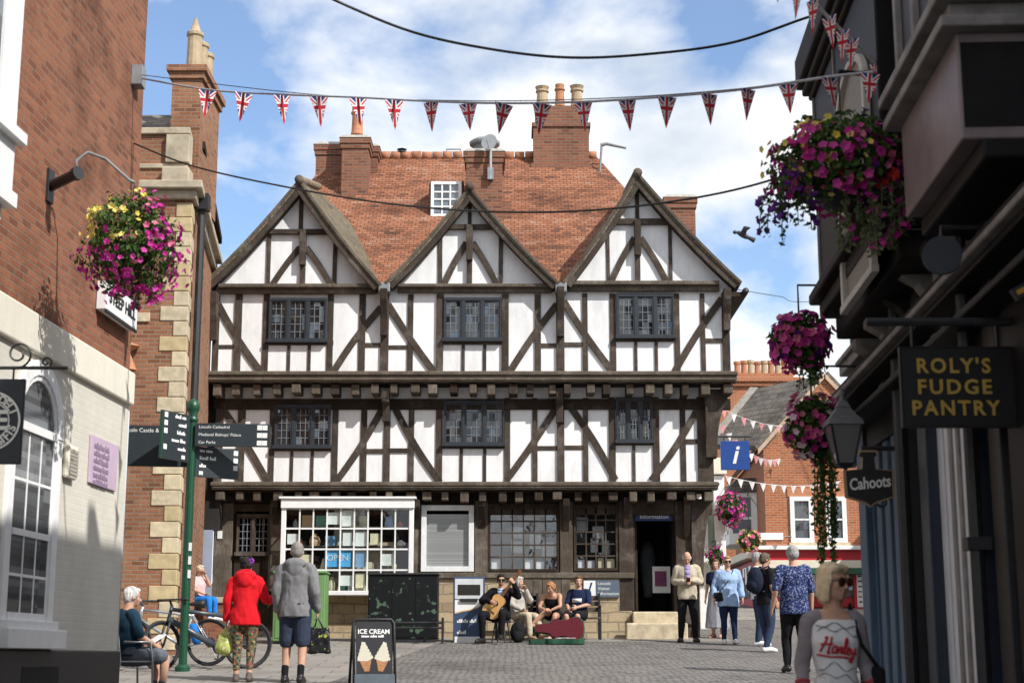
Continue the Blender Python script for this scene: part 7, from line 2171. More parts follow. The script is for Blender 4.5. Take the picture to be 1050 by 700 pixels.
far_basket(749, 521, 36, (.33, .33, .42), 'small pink flower basket hanging by the cream shop front', [('pink_blossom', PINK, 90), ('magenta_blossom', MAG, 110)], br=zz(741, 500, 36.4), dens=.8, fs=.05)
far_basket(768, 554, 40, (.30, .30, .28), 'yellow and pink flower basket low beside the red fascia', [('yellow_blossom', YEL, 60), ('pink_blossom', PINK, 80)], br=zz(785, 530, 46.9), dens=.7, fs=.055)
far_basket(734, 572, 36, (.2, .2, .26), 'tiny dim magenta basket at the doorway of the cream shop front', [('magenta_blossom', MAG, 60)], br=zz(730, 555, 36.4), dens=.5, fs=.05)

# ------------------------------------------------------------------ flags and bunting
JB = M((.015, .03, .16), .8, .12, 20, .1, name='flag_blue'); JR = M((.46, .02, .035), .8, .12, 20, .1, name='flag_red'); JW = M((.72, .72, .72), .8, .06, 20, .1, name='flag_white')
def clip_tri(poly, tri):
    out = poly
    for i in range(3):
        a, b_ = tri[i], tri[(i + 1) % 3]; res = []
        def side(p): return (b_[0] - a[0]) * (p[1] - a[1]) - (b_[1] - a[1]) * (p[0] - a[0])
        for j in range(len(out)):
            p, q = out[j], out[(j + 1) % len(out)]; sp, sq = side(p), side(q)
            if sp >= 0: res.append(p)
            if (sp >= 0) != (sq >= 0):
                k = sp / (sp - sq); res.append((p[0] + (q[0] - p[0]) * k, p[1] + (q[1] - p[1]) * k))
        out = res
        if not out: return []
    return out
def band(c, ang, w, L=2.0):
    ca, sa = math.cos(ang), math.sin(ang)
    return [(c[0] + ca * a * L - sa * b_ * w / 2, c[1] + sa * a * L + ca * b_ * w / 2) for a, b_ in ((-1, -1), (1, -1), (1, 1), (-1, 1))]
def flagmesh(w, h, seed):
    """triangular pennant with the crossed union pattern sewn on both faces"""
    rnd = random.Random(seed)
    tri = [(-w / 2, 0), (0, -h), (w / 2, 0)]; c = (0, -h * .36)
    mb = MB(); b1, b2 = rnd.uniform(-.12, .12), rnd.uniform(-.10, .10)
    def P(x, z, o): 
        t = -z / h
        return V((x, o + b1 * z + b2 * x * 1.2, z))
    def lay(poly, mi, o):
        if len(poly) < 3: return
        # split along the middle so that the cloth bends
        for s in (-1, 1):
            mb.cur = mi
            pts = [P(x, z, s * o) for x, z in poly]
            mb.poly(pts if s == -1 else pts[::-1])
    a0 = math.atan2(h * .62, w * .95)
    lay(tri, 0, .0008)
    for a in (a0, -a0): lay(clip_tri(band(c, a, w * .16), tri), 2, .0018)
    for a in (a0, -a0): lay(clip_tri(band(c, a, w * .06), tri), 1, .0028)
    lay(clip_tri(band(c, 0, w * .22), tri), 2, .0038); lay(clip_tri(band(c, PI / 2, w * .25), tri), 2, .0040)
    lay(clip_tri(band(c, 0, w * .12), tri), 1, .0050); lay(clip_tri(band(c, PI / 2, w * .14), tri), 1, .0052)
    return mb.mesh('flag', [JB, JR, JW])
FLAGS = [flagmesh(1, 1, s) for s in range(5)]
def hang(parent, p, w, h, ang, i, meshes=None, tilt=0):
    o = bpy.data.objects.new('flag', (meshes or FLAGS)[i % len(meshes or FLAGS)]); COL.objects.link(o)
    o.parent = parent; o.location = p - org(parent); o.scale = (w, w, h); o.rotation_euler = (tilt, random.uniform(-.13, .13), ang)
def chain_pts(plist, n=6):
    return catmull(plist, [1] * len(plist), n)[0]
YA, YBn = wL(137, 79).y, wR(898, 74, .62).y
def bun(px, py):
    f_ = (px - 137) / (895 - 137); return at(px, py, YA + (YBn - YA) * f_)
LINE = [(137, 79), (213, 92), (289, 97), (367, 100), (442, 104), (517, 106), (598, 104.5), (684, 99), (767, 91), (850, 79), (896, 74)]
t = thing('bunting', 'string of union flag pennants across the street from brick corner to black bay', 'bunting', bun(137, 79))
b = MB(); b.tube(chain_pts([bun(*q) for q in LINE], 8), .011, 6); b.build('cord', M((.35, .37, .42), .7, .2, 20, .1, name='grey_cord'), t, smooth=True)
for i, (px, py) in enumerate([(213, 92), (250, 95), (289, 97), (327, 98.5), (367, 100), (404, 102), (442, 104), (480, 105.5), (517, 106), (556, 106), (598, 104.5), (643, 102.5), (684, 99), (727, 96), (767, 91), (808, 86), (850, 79), (892, 74.5)]):
    p = bun(px, py); m_ = mpp(p); hang(t, p + V((0, 0, -.005)), (18.5 + 2.5 * px / 900) * m_ * random.uniform(.9, 1.08), (30 + 4 * px / 900) * m_, random.uniform(-.6, .6), i * 3 + (i // 4), None, random.uniform(-.18, .18))
p = wL(137, 79); b = MB(); b.bx(p.x, p.x + .12, p.y - .1, p.y + .1, p.z - .12, p.z + .12); b.build('anchor', LEADSH, t)
# support wire just above it
t = thing('support_wire', 'thin straight wire stretched above the union flag bunting', 'cable', bun(137, 77))
b = MB(); b.tube(chain_pts([bun(137, 76), bun(320, 97), bun(480, 103.5), bun(640, 100), bun(800, 87), bun(896, 71)], 8), .005, 5); b.build('wire', IRON, t)
# second string climbing towards the camera
t = thing('bunting', 'steep string of union flag pennants climbing out of view at upper right', 'bunting', at(905, 72, 10.4))
P0 = at(905, 72, 10.6); P1 = at(803, -30, 9.6); 
dirv = (P1 - P0); kk = (AL - P0.x + .3) / dirv.x
P2 = P0 + dirv * kk; P2.z -= 0
b = MB(); b.tube([P0, P0.lerp(P1, .5) + V((0, 0, -.012)), P1, P2], .013, 6); b.build('cord', WHITE, t)
for i, f_ in enumerate((.08, .33, .42, .56, .72, .86, 1.02, 1.25)):
    p = P0 + dirv * f_; hang(t, p, .115, .24, random.uniform(-1.1, -.6), i * 2)
# pink and white paper bunting beyond the house
PKB = [M((.62, .26, .27), .8, .1, 20, 0, name='pink_bunting'), M((.70, .66, .66), .8, .06, 20, 0, name='white_bunting')]
def tri_mesh(m):
    b = MB(); b.prism([V((-.5, 0, 0)), V((0, 0, -1)), V((.5, 0, 0))], V((0, .01, 0))); return b.mesh('flag', [m])
TRI = [tri_mesh(m) for m in PKB]
for lab, A, B, sag, n, ms in (('upper string of small pink and white bunting in front of the slate roof', zz(737, 417, 38), zz(833, 434, 46.5), .25, 11, TRI), ('lower string of small white bunting in front of the red brick', zz(741, 487, 37), zz(862, 493, 46.5), .2, 12, [TRI[1]]), ('middle string of pink bunting sloping down to the brick wall', zz(738, 432, 37), zz(800, 470, 46.8), .35, 12, TRI)):
    t = thing('bunting', lab, 'bunting', A, 'paper bunting beyond the timber house')
    pts = [A.lerp(B, i / 24) + V((0, 0, -sag * 4 * (i / 24) * (1 - i / 24))) for i in range(25)]
    b = MB(); b.tube(pts, .008, 4); b.build('cord', WHITE, t)
    for i in range(n):
        f_ = (i + .5) / n; p = A.lerp(B, f_) + V((0, 0, -sag * 4 * f_ * (1 - f_))); hang(t, p, .15, .21, random.uniform(-.3, .3), i, ms)

# ------------------------------------------------------------------ overhead cables
def cable(lab, pts, r=.012):
    t = thing('overhead_cable', lab, 'cable', pts[0]); b = MB(); b.tube(chain_pts(pts, 10), r, 6); b.build('wire', IRON, t, smooth=True)
A = at(338, -2, 13); A2 = at(250, -45, 11.5); A3 = V((AL + SLOPE * 10.5, 10.5, at(150, -90, 10.5).z))
cable('dark cable sagging across the top of the sky', [A3, A2, A, at(420, 32, 13), at(500, 50, 13), at(580, 59, 13), at(660, 56, 13), at(750, 44, 13.2), at(828, 18, 13.4), wpt('R', 13.5, .0, at(860, 0, 13.5).z)], .013)
cable('thin cable from the brick corner dipping in front of the gables', [wL(137, 147), at(200, 171, 17), at(300, 193, 16.5), at(400, 209, 16), at(500, 217, 15.5), at(600, 216, 15), at(700, 205, 14.5), at(786, 186, 14), wpt('R', 13.0, .3, at(870, 160, 13.2).z)], .011)
cable('faint wire beyond the right gable', [zz(757, 297, 34), zz(800, 304, 40), zz(835, 309, 45), V((14.0, 43, zz(835, 309, 45).z))], .010)
t = thing('pigeon', 'dark pigeon flying in the sky to the right of the gables', 'bird', at(762, 241, 26))
b = MB(); c = at(762, 241, 26); R_ = Matrix.Rotation(.5, 3, 'Y')
b.ell(c, .13, .05, .05, R_, 12, 8); b.ell(c + V((-.14, 0, .05)), .04, .035, .035, None, 8, 6); b.tube([c + V((.10, 0, -.05)), c + V((.2, 0, -.10))], [.035, .05], 8)
b.tube([c + V((0, .02, .02)), c + V((.03, .14, .10)), c + V((.08, .28, .10))], [.05, .05, .012], 6); b.tube([c + V((0, -.02, .02)), c + V((.02, -.14, .08)), c + V((.08, -.28, .05))], [.05, .05, .012], 6)
rmesh(b, 'body', M((.06, .06, .07), .7, .2, 20, .1, name='slate_feathers'), t, .008, 1)

# ------------------------------------------------------------------ fingerpost
fp = foot(187, 688); Yf = fp.y
GRNP = M((.006, .060, .028), .4, .15, 12, .05, name='green_post_paint', spec=.5); SIGN = M((.022, .030, .035), .45, .1, 8, .03, name='slate_sign_face')
t = thing('fingerpost', 'green street fingerpost with dark direction boards pointing several ways', 'signpost', fp)
tp = at(193, 425, Yf); m_ = mpp(tp)
b = MB(); b.tube([fp + V((0, 0, -.1)), V((fp.x, Yf, tp.z))], .062, 14); b.build('pole', GRNP, t, smooth=False)
b = MB(); b.lathe([(.062, -.12), (.085, -.10), (.085, -.06), (.05, -.02), (.09, .06), (.10, .12), (.085, .19), (.04, .23), (.01, .25)], V((fp.x, Yf, tp.z)), 14); b.build('finial', GRNP, t, smooth=True)
b = MB(); b.lathe([(.11, 0), (.11, .06), (.07, .1)], fp + V((0, 0, 0)), 14); b.build('base_collar', GRNP, t)
def finger(px0, px1, py0, py1, ang, lines, edge=None, icons=None, al='L', side=1, dy=0, inset=.05):
    """ang: turn of the board about the post; side: which way it points in the picture"""
    zt_, zb_ = at((px0 + px1) / 2, py0, Yf).z, at((px0 + px1) / 2, py1, Yf).z
    L = (px1 - px0) * m_ / math.cos(ang)
    dv = V((math.cos(ang) * side, math.sin(ang) * (1 if side > 0 else -1) * 1.0, 0)).normalized()
    st = V((fp.x, Yf + dy, 0)) + dv * .065
    n = V((dv.y, -dv.x, 0)); n = n if n.y < 0 else -n
    cz = (zt_ + zb_) / 2; c_ = st + dv * L / 2 + V((0, 0, cz)); hh_ = (zt_ - zb_) / 2
    R_ = Zr.cross(n).normalized() * 1.0
    R_ = n.cross(Zr) * -1
    if R_.x < 0: R_ = -R_
    b = MB(); b.box(c_, R_ * (L / 2), -n * .02, Zr * hh_); o = b.build('direction_board', SIGN, t, bevel=.004)
    if edge:
        b = MB(); b.box(c_ + dv * (L / 2 + .012), R_ * .012, -n * .022, Zr * hh_); b.build('edge', edge, o)
    rowh = 2 * hh_ / len(lines)
    for i, tx in enumerate(lines):
        z_ = zt_ - rowh * (i + .5)
        if isinstance(tx, str):
            if al == 'L': letters(tx, rowh * .55, V((c_.x, c_.y, z_)) + n * .02 - R_ * (L / 2 - .05), R_, Zr, PAINTW, o, ax='LEFT', ext=.001)
            else: letters(tx, rowh * .55, V((c_.x, c_.y, z_)) + n * .02 + R_ * (L / 2 - inset), R_, Zr, PAINTW, o, ax='RIGHT', ext=.001)
        elif tx:
            b = MB(); 
            wid = sum(tx) * rowh * .26 + rowh * .2 * len(tx)
            o0 = V((c_.x, c_.y, z_ - rowh * .22)) + n * .0205 + (R_ * (L / 2 - .06 - wid) if al == 'R' else -R_ * (L / 2 - .06))
            wordbars(b, o0, R_, Zr, rowh * .48, tx, .4); b.build('lettering', PAINTW, o)
    for (fx, row) in (icons or []):
        z_ = zt_ - rowh * (row + .5); hh2 = rowh * .32
        b = MB(); b.box(V((c_.x, c_.y, z_)) + R_ * (fx * L) + n * .0215, R_ * hh2, -n * .0012, Zr * hh2); b.build('pictogram', PAINTW, o)
    return o
finger(125, 190, 436, 478, math.radians(8), ['Lincoln Castle & I', None, None, None], None, None, 'R', -1, .10, .40)
finger(171, 190, 427, 475, math.radians(63), [(5, 3), (6,), (7,), (6, 4), (6,), (3,)], GRNP, [(-.40, 0), (-.40, 1), (-.40, 2), (-.40, 4)], 'R', -1, -.05)
finger(198, 273, 434.5, 458, math.radians(6), ['Lincoln Cathedral', "Medieval Bishops' Palace", 'Car Parks'], None, [(.36, 0), (.43, 0), (.36, 1), (.43, 1), (.36, 2), (.43, 2)], 'L', 1, -.09)
finger(197, 236, 457, 488, math.radians(38), [(3, 4), (5, 4), (4,), (3,)], None, [(.42, 0), (.42, 1), (.42, 2)], 'L', 1, 0)
for z_ in (.35, .55, .75):
    b = MB(); zc = fp.z + 1.0 + z_; b.bx(fp.x + .03, fp.x + .075, Yf - .062, Yf - .052, zc, zc + .12); b.build('sticker', PAPER, t)

# ------------------------------------------------------------------ bicycles
RUB = M((.015, .015, .016), .7, .2, 20, .1, name='tyre_rubber')
def bike(label, pf, pr, fmat, ebike=False, turn=0.0, r=.35):
    pf, pr = V(pf), V(pr)
    t = thing('bicycle', label, 'bicycle', V(((pf.x + pr.x) / 2, (pf.y + pr.y) / 2, gz((pf.y + pr.y) / 2))))
    fw_ = (pf - pr); fw_.z = 0; wb = fw_.length; fw_.normalize(); sd_ = V((-fw_.y, fw_.x, 0))
    if turn: ft = Matrix.Rotation(turn, 3, 'Z') @ fw_
    else: ft = fw_
    cf_, cr_ = V((pf.x, pf.y, gz(pf.y) + r)), V((pr.x, pr.y, gz(pr.y) + r))
    lean = V((0, 0, 1))
    for c_, d_ in ((cf_, ft), (cr_, fw_)):
        ax_ = d_.cross(V((0, 0, 1))).normalized()
        w = bpy.data.objects.new('wheel', None); COL.objects.link(w); w.parent = t; ORIG[w.name] = org(t)
        def circ(rad, k=28): return [c_ + d_ * math.cos(2 * PI * i / k) * rad + V((0, 0, 1)) * math.sin(2 * PI * i / k) * rad for i in range(k + 1)]
        b = MB(); b.tube(circ(r - .02), .026 if ebike else .021, 8, False); b.build('tyre', RUB, w, smooth=True)
        b = MB(); b.tube(circ(r - .05), .011, 6, False); b.build('rim', IRON, w)
        b = MB()
        for i in range(18):
            a = 2 * PI * i / 18; b.tube([c_ + ax_ * (.02 if i % 2 else -.02), c_ + d_ * math.cos(a) * (r - .05) + V((0, 0, math.sin(a) * (r - .05)))], .0018, 4)
        b.build('spokes', STEEL, w)
        b = MB(); b.lathe([(.02, -.05), (.035, -.03), (.035, .03), (.02, .05)], c_, 10, ax_); b.lathe([(.02, .052), (.08, .053), (.08, .056), (.02, .056)], c_, 16, ax_); b.build('hub', IRON, w)
    P = lambda a, z, s=0: cr_ + fw_ * a + V((0, 0, z)) + sd_ * s
    bb_ = P(.43, -.06); seat = P(.26, .46); head1 = P(wb - .14, .50); head0 = P(wb - .09, .36)
    th = .038 if ebike else .025
    b = MB(); b.tube([bb_, head0], th * 1.25 if ebike else th, 10); b.tube([seat - V((0, 0, .06)), head1], th * .8, 10); b.tube([bb_, seat], th * .8, 10); b.tube([head0 - V((0, 0, .03)), head1 + V((0, 0, .05))], .026, 10)
    for s_ in (-.06, .06): b.tube([P(.43, -.06, s_ * .6), cr_ + sd_ * s_], .012, 8); b.tube([P(.27, .40, s_ * .4), cr_ + sd_ * s_], .010, 8)
    b.build('frame', fmat, t, smooth=True)
    b = MB()
    for s_ in (-.06, .06):
        sf = ft.cross(V((0, 0, 1))) * s_; b.tube([head0 - V((0, 0, .04)) + sf * .8, cf_ + sf], [.02, .015], 8)
    b.build('fork', IRON, t, smooth=True)
    if ebike:
        b = MB(); b.ell(bb_, .10, .05, .09, Matrix((fw_, sd_, V((0, 0, 1)))).transposed(), 14, 10); b.build('motor', IRON, t, smooth=True)
    b = MB(); b.tube([seat, seat + V((0, 0, .10)) - fw_ * .03], .015, 8); b.build('seat_post', IRON, t)
    b = MB(); sp_ = seat + V((0, 0, .12)) - fw_ * .04; b.tube([sp_ - fw_ * .13, sp_ - fw_ * .05, sp_ + fw_ * .13], [.065, .05, .018], 10); b.build('saddle', BLACK, t, smooth=True)
    sf = ft.cross(V((0, 0, 1))).normalized(); hb_ = head1 + V((0, 0, .14)) + ft * .05
    b = MB(); b.tube([head1 + V((0, 0, .04)), hb_], .018, 8); b.tube([hb_ - sf * .33 - ft * .06, hb_ - sf * .15, hb_, hb_ + sf * .15, hb_ + sf * .33 - ft * .06], .014, 8); b.build('handlebar', IRON, t, smooth=True)
    for s_ in (-1, 1):
        b = MB(); b.tube([hb_ + sf * s_ * .22 - ft * .03, hb_ + sf * s_ * .35 - ft * .065], .019, 8); b.build('grip', BLACK, t, smooth=True)
    b = MB(); b.lathe([(.02, -.01), (.09, -.008), (.09, .008), (.02, .01)], bb_ + sd_ * .06, 18, sd_); b.tube([bb_ + sd_ * .075, bb_ + sd_ * .085 + V((0, 0, -.16)) + fw_ * .04], .012, 6); b.tube([bb_ - sd_ * .075, bb_ - sd_ * .085 + V((0, 0, .16)) - fw_ * .04], .012, 6); b.build('crank', IRON, t)
    for s_ in (-1, 1):
        b = MB(); c_ = bb_ + sd_ * s_ * .13 + V((0, 0, -.16 * s_)) + fw_ * .04 * s_; b.box(c_, fw_ * .045, sd_ * .04, V((0, 0, .012))); b.build('pedal', BLACK, t)
    return t
pf1 = foot(163, 687); pr1 = foot(257, 685); Yb = 23.6
def gp_(px, Y):
    q = at(px, 660, Y); return V((q.x, Y, gz(Y)))
bike('dark grey electric bicycle leaning beside the green fingerpost', gp_(165, 23.4), gp_(254, 23.9), M((.045, .055, .07), .35, .2, 12, .05, name='gunmetal_paint', spec=.6), True, .5, .365)
bike('silver bicycle parked behind the electric bicycle', gp_(136, 24.7), gp_(214, 24.5), M((.45, .46, .48), .3, .15, 12, .05, metal=.5, name='silver_paint'), False, -.3, .36)
c = gp_(199, 24.0); t = thing('water_bottle_bag', 'bright blue bag strapped by the frame of the electric bicycle', 'bag', c + V((0, 0, .5)))
b = MB(); b.tube([c + V((-.02, -.06, .66)), c + V((.0, -.06, .56)), c + V((.05, -.06, .42)), c + V((.06, -.06, .36))], [.05, .07, .075, .05], 12); b.build('sleeve', cloth((.02, .16, .5), 'bright_blue_nylon'), t, smooth=True)

# ------------------------------------------------------------------ A-board
ap = foot(382, 703); Ya = ap.y; c0 = at(382, 700, Ya); m_ = mpp(c0)
t = thing('pavement_sign', 'black A board advertising ICE CREAM with a picture of two cones', 'sign', ap)
ztop = at(384, 634, Ya).z; wA = 21 * m_; zb_ = ap.z + .02
def apt(x, f_, o=0): # x across, f 0 bottom..1 top, o outwards; leans back and is turned a little
    sk = V((math.cos(.22), math.sin(.22), 0)); nrm_ = V((math.sin(.22), -math.cos(.22), 0))
    return V((ap.x, Ya, 0)) + sk * (x + .012 * 0) + nrm_ * (o + .20 * (1 - f_)) + V((0, 0, zb_ + (ztop - zb_) * f_))
b = MB(); b.tube([apt(-wA, 0), apt(-wA, .93), apt(-wA * .88, .99), apt(wA * .88, .99), apt(wA, .93), apt(wA, 0)], .019, 8); b.build('frame', BLACK, t, smooth=True)
b = MB(); b.hexa([apt(-wA + .03, .10, -.01), apt(wA - .03, .10, -.01), apt(wA - .03, .10, -.02), apt(-wA + .03, .10, -.02), apt(-wA + .03, .955, -.01), apt(wA - .03, .955, -.01), apt(wA - .03, .955, -.02), apt(-wA + .03, .955, -.02)]); pan = b.build('panel', M((.022, .022, .026), .3, .1, 5, .02, name='poster_black'), t)
b = MB(); b.hexa([apt(-wA, .0, .02), apt(wA, .0, .02), apt(wA, .0, -.03), apt(-wA, .0, -.03), apt(-wA, .16, .02), apt(wA, .16, .02), apt(wA, .16, -.03), apt(-wA, .16, -.03)]); b.build('base', M((.06, .08, .10), .6, .2, 9, .1, name='slate_plastic'), t, bevel=.01)
b = MB(); b.tube([apt(-wA, 0, -.5), apt(-wA, .95, -.04), apt(wA, .95, -.04), apt(wA, 0, -.5)], .019, 8); b.build('rear_frame', BLACK, t, smooth=True)
Rv = (apt(1, .5) - apt(0, .5)).normalized(); Uv = (apt(0, 1) - apt(0, 0)).normalized()
letters('ICE CREAM', .085, apt(0, .80, -.009), Rv, Uv, PAINTW, pan, width=wA * 1.55, bold=.002, ext=.001)
b = MB(); wordbars(b, apt(-wA * .62, .715, -.0085), Rv, Uv, .035, (6, 5, 4), .4); b.build('lettering', PAINTW, pan)
CONE = M((.32, .15, .06), .7, .3, 30, .2, name='wafer'); ICE = M((.50, .47, .38), .6, .06, 10, .1, name='ice_cream_print')
for cx_, tl in ((-.36, .12), (.30, -.16)):
    o_ = apt(cx_ * wA, .20, -.008); rr_ = Matrix.Rotation(tl, 3, Rv.cross(Uv)); u2 = rr_ @ Uv; r2 = rr_ @ Rv; n2 = Rv.cross(Uv)
    b = MB(); b.prism([o_ - r2 * .03, o_ + r2 * .03, o_ + r2 * .08 + u2 * .15, o_ - r2 * .08 + u2 * .15], n2 * .003); b.build('cone_print', CONE, pan)
    for k in range(5):
        w_ = .105 - .018 * k; z_ = .15 + .045 * k
        b = MB(); b.prism([o_ + u2 * z_ - r2 * w_, o_ + u2 * (z_ - .02) + r2 * w_ * .2, o_ + u2 * (z_ + .015) + r2 * w_, o_ + u2 * (z_ + .05) + r2 * (w_ - .01), o_ + u2 * (z_ + .058) - r2 * (w_ - .012)], n2 * (.004 + .0006 * k)); b.build('swirl_print', ICE, pan)

# ------------------------------------------------------------------ things along the house front
def groundbox(px0, px1, py0, Y, d, hpx=None):
    a, c_ = at(px0, py0, Y), at(px1, py0, Y); return a.x, c_.x, gz(Y), a.z
# green wheelie-bin like cabinet behind the man in the hoodie
x0, x1, z0, z1 = groundbox(281, 334, 585, 30.6, .7)
t = thing('green_cabinet', 'light green street cabinet behind the man in the hoodie', 'cabinet', V(((x0 + x1) / 2, 30.6, z0)))
GRL = M((.13, .25, .09), .5, .1, 6, .08, name='apple_green')
b = MB(); b.bx(x0, x1, 30.6, 31.2, z0 + .06, z1 - .05); b.build('body', GRL, t, bevel=.02)
b = MB(); b.bx(x0 - .02, x1 + .02, 30.57, 31.22, z1 - .049, z1); b.build('lid', M((.11, .25, .075), .5, .1, 6, .08, name='apple_green_lid'), t, bevel=.015)
b = MB(); b.bx(x0 + .03, x1 - .03, 30.63, 31.18, z0 - .05, z0 + .059); b.build('base', BLACK, t)
for xa, xb in ((x0 + .05, (x0 + x1) / 2 - .01), ((x0 + x1) / 2 + .01, x1 - .05)):
    b = MB(); b.bx(xa, xb, 30.588, 30.599, z0 + .12, z1 - .1); b.build('door', GRL, t, bevel=.006)
# black cabinet with scuffed paint
x0, x1, z0, z1 = groundbox(378, 449, 587, 31.2, .7)
t = thing('black_cabinet', 'large black street cabinet with scratched green marks under the shop window', 'cabinet', V(((x0 + x1) / 2, 31.2, z0)))
b = MB(); b.bx(x0, x1, 31.2, 31.8, z0 + .08, z1 - .04); b.build('body', patternmat('scratched_black', (.007, .008, .009), [(.012, .018, .016), (.05, .09, .06)], 6, .5, .64), t, bevel=.012)
b = MB(); b.bx(x0 - .02, x1 + .02, 31.17, 31.83, z1 - .039, z1); b.build('lid', BLACK, t, bevel=.01)
b = MB(); b.bx(x0 + .02, x1 - .02, 31.22, 31.78, z0 - .05, z0 + .079); b.build('plinth', IRON, t)
for k in range(3):
    b = MB(); xa = x0 + (x1 - x0) * k / 3 + .02; b.bx(xa, xa + (x1 - x0) / 3 - .04, 31.19, 31.199, z0 + .12, z1 - .1); b.build('door', patternmat('scratched_black', (.007, .008, .009), [(.012, .018, .016), (.07, .12, .08)], 8, .5, .63), t)
t = thing('metal_rail_bench', 'low black rail bench in front of the black cabinet', 'bench', at(430, 640, 30.9))
zb_ = gz(30.9); xa, xb = at(384, 640, 30.9).x, at(455, 640, 30.9).x
b = MB()
for zz_ in (.40, .30): b.tube([V((xa, 30.9, zb_ + zz_)), V((xb, 30.9, zb_ + zz_))], .022, 8)
b.build('rail', BLACK, t)
for x in (xa + .05, xb - .02):
    b = MB(); b.tube([V((x, 30.9, zb_)), V((x, 30.9, zb_ + .5))], .024, 8); b.build('leg', BLACK, t)
# information kiosk, blue and white
x0, x1, z0, z1 = groundbox(465, 497, 591, 31.3, .4)
t = thing('information_kiosk', 'blue and white printed panel stand beside the busker', 'kiosk', V(((x0 + x1) / 2, 31.3, z0)))
KB = M((.035, .065, .13), .5, .1, 6, .05, name='kiosk_blue')
b = MB(); b.bx(x0, x1, 31.3, 31.65, z0, z1); b.build('body', KB, t, bevel=.01)
h_ = z1 - z0; wv = x1 - x0
def face(name, fx0, fx1, fz0, fz1, mat, o=.006, pts=None):
    b = MB()
    if pts: b.prism([V((x0 + wv * a, 31.299, z0 + h_ * c_)) for a, c_ in pts], V((0, -o, 0)))
    else: b.bx(x0 + wv * fx0, x0 + wv * fx1, 31.299 - o, 31.299, z0 + h_ * fz0, z0 + h_ * fz1)
    return b.build(name, mat, t)
face('header', .05, .95, .66, .97, M((.55, .57, .58), .5, .1, 6, 0, name='kiosk_grey')); face('screen', .14, .86, .72, .88, DARKIN, .012); face('shelf', .22, .78, .62, .665, BLACK, .05)
face('curve_panel', 0, 0, 0, 0, PAPER, .007, [(0.05, .645), (.95, .645), (.95, .60), (.8, .53), (.55, .49), (.3, .47), (.05, .44)]); face('curve_band', 0, 0, 0, 0, M((.55, .38, .2), .5, .1, 6, 0, name='tan_print'), .0085, [(.05, .455), (.3, .485), (.55, .505), (.8, .545), (.95, .615), (.95, .595), (.8, .525), (.55, .485), (.3, .465), (.05, .432)])
face('foot_panel', .05, .95, .0, .09, PAPER)
for zf_, ws in ((.30, (6, 4)), (.13, (5,))):
    b = MB(); wordbars(b, V((x0 + wv * .12, 31.297, z0 + h_ * zf_)), Xr, Zr, .07, ws); b.build('lettering', PAINTW, t)
# wall sign of the visitor centre
x0, x1, z0, z1 = rect(598, 594.5, 635, 612, Y0 - .12)
t = thing('wall_sign', 'grey and white wall sign reading Lincoln Visitor Information on the stone plinth', 'sign', V((x0, Y0 - .12, z0)))
b = MB(); b.bx(x0, x1, Y0 - .15, Y0 - .11, z0, z1); b.build('board', M((.09, .12, .16), .5, .1, 6, .02, name='grey_blue_sign'), t)
b = MB(); b.bx(x0 + .01, x0 + (x1 - x0) * .34, Y0 - .155, Y0 - .151, z0 + .01, z1 - .01); b.build('logo_panel', PAPER, t)
b = MB(); cx_ = x0 + (x1 - x0) * .18; b.prism([V((cx_ - .05, Y0 - .158, z0 + .06)), V((cx_ - .02, Y0 - .158, z0 + .06)), V((cx_ + .06, Y0 - .158, z1 - .05)), V((cx_ + .02, Y0 - .158, z1 - .05))], V((0, .003, 0))); b.build('emblem', NAVY, t)
for i, tx in enumerate(('Lincoln', 'Visitor', 'Information')):
    letters(tx, .095, V((x0 + (x1 - x0) * .40, Y0 - .15, z1 - .07 - .105 * i)), Xr, Zr, PAINTW, t, ax='LEFT', ext=.001)
# blue i sign
x0, x1, z0, z1 = rect(739, 452, 768.5, 481.5, 33.4)
t = thing('information_sign', 'square blue information sign with a white letter i on a bracket', 'sign', V((x0, 33.4, z0)))
b = MB(); b.bx(x0, x1, 33.38, 33.46, z0, z1); b.build('board', M((.012, .055, .24), .45, .06, 6, .02, name='information_blue'), t, bevel=.006)
letters('i', .56, V(((x0 + x1) / 2 - .02, 33.38, (z0 + z1) / 2 + .0)), Xr, Zr, PAINTW, t, bold=.010, shear=.25, ext=.002)
b = MB(); b.tube([V((XR1 - .05, 33.42, z1 + .10)), V((x1 + .05, 33.42, z1 + .10))], .022, 8)
for x in (x0 + .08, x1 - .08): b.tube([V((x, 33.42, z1 + .10)), V((x, 33.42, z1 - .005))], .012, 6)
b.build('bracket', IRON, t)
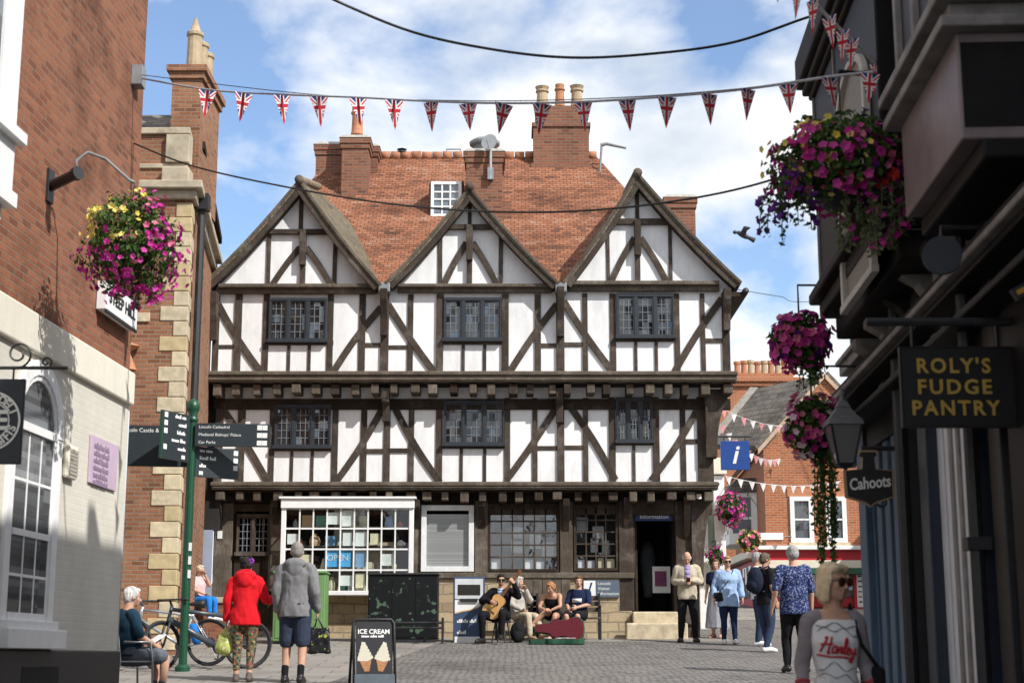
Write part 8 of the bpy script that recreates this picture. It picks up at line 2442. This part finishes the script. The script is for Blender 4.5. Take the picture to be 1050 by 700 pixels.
# open guitar case
gc = gp_(573, 30.6)
t = thing('guitar_case', 'open guitar case with red plush lid and green edge on the ground before the bench', 'guitar case', gc)
RED2 = M((.075, .004, .011), .95, .3, 30, .3, name='red_plush'); GR2 = M((.01, .06, .03), .8, .25, 14, .2, name='green_case')
prof = [(-.50, 0.0), (-.48, .13), (-.38, .20), (-.26, .20), (-.12, .15), (0, .14), (.12, .17), (.2, .15), (.27, .09), (.45, .075), (.55, .07), (.58, 0)]
outl = [(a, b_) for a, b_ in prof] + [(a, -b_) for a, b_ in prof[1:-1][::-1]]
b = MB(); b.prism([gc + V((-a * 1.0, b_ * .9, .0)) for a, b_ in outl], V((0, 0, .10))); b.build('base', GR2, t, bevel=.015)
b = MB(); b.prism([gc + V((-a * .94, b_ * .82, .101)) for a, b_ in outl], V((0, 0, .012))); b.build('lining', RED2, t)
lu = V((0, .42, .90)).normalized(); hinge = gc + V((0, .20, .09))
b = MB(); b.prism([hinge + V((a * .92 - .06, 0, 0)) * -1 + lu * ((b_ + .2) * 1.25) for a, b_ in outl], V((0, .07, -.03))); lid = b.build('lid', GR2, t, bevel=.015)
b = MB(); b.prism([hinge + V((a * -.87 + .06, -.012, 0)) + lu * ((b_ * .93 + .2) * 1.25) for a, b_ in outl], V((0, .006, 0))); b.build('lid_lining', RED2, lid)
b = MB(); 
for k in range(9): b.box(gc + V((random.uniform(-.3, .35), random.uniform(-.1, .1), .118 + k * .001)), V((.05, .02, 0)), V((-.015, .03, 0)), V((0, 0, .003)))
o = b.build('coins_and_notes', PAPER, t); setp(o, kind='stuff')
# busker's bag
c = gp_(531, 31.3); t = thing('rucksack', 'dark rucksack on the ground beside the busker', 'bag', c)
b = MB(); b.ell(c + V((0, 0, .2)), .15, .11, .22, None, 14, 10); b.ell(c + V((0, -.07, .12)), .11, .07, .11, None, 12, 8); rmesh(b, 'pack', BLK, t, .012, 2, .008)
b = MB(); b.tube([c + V((-.08, -.02, .40)), c + V((0, -.05, .46)), c + V((.08, -.02, .40))], .012, 6); b.build('strap', BLK, t)
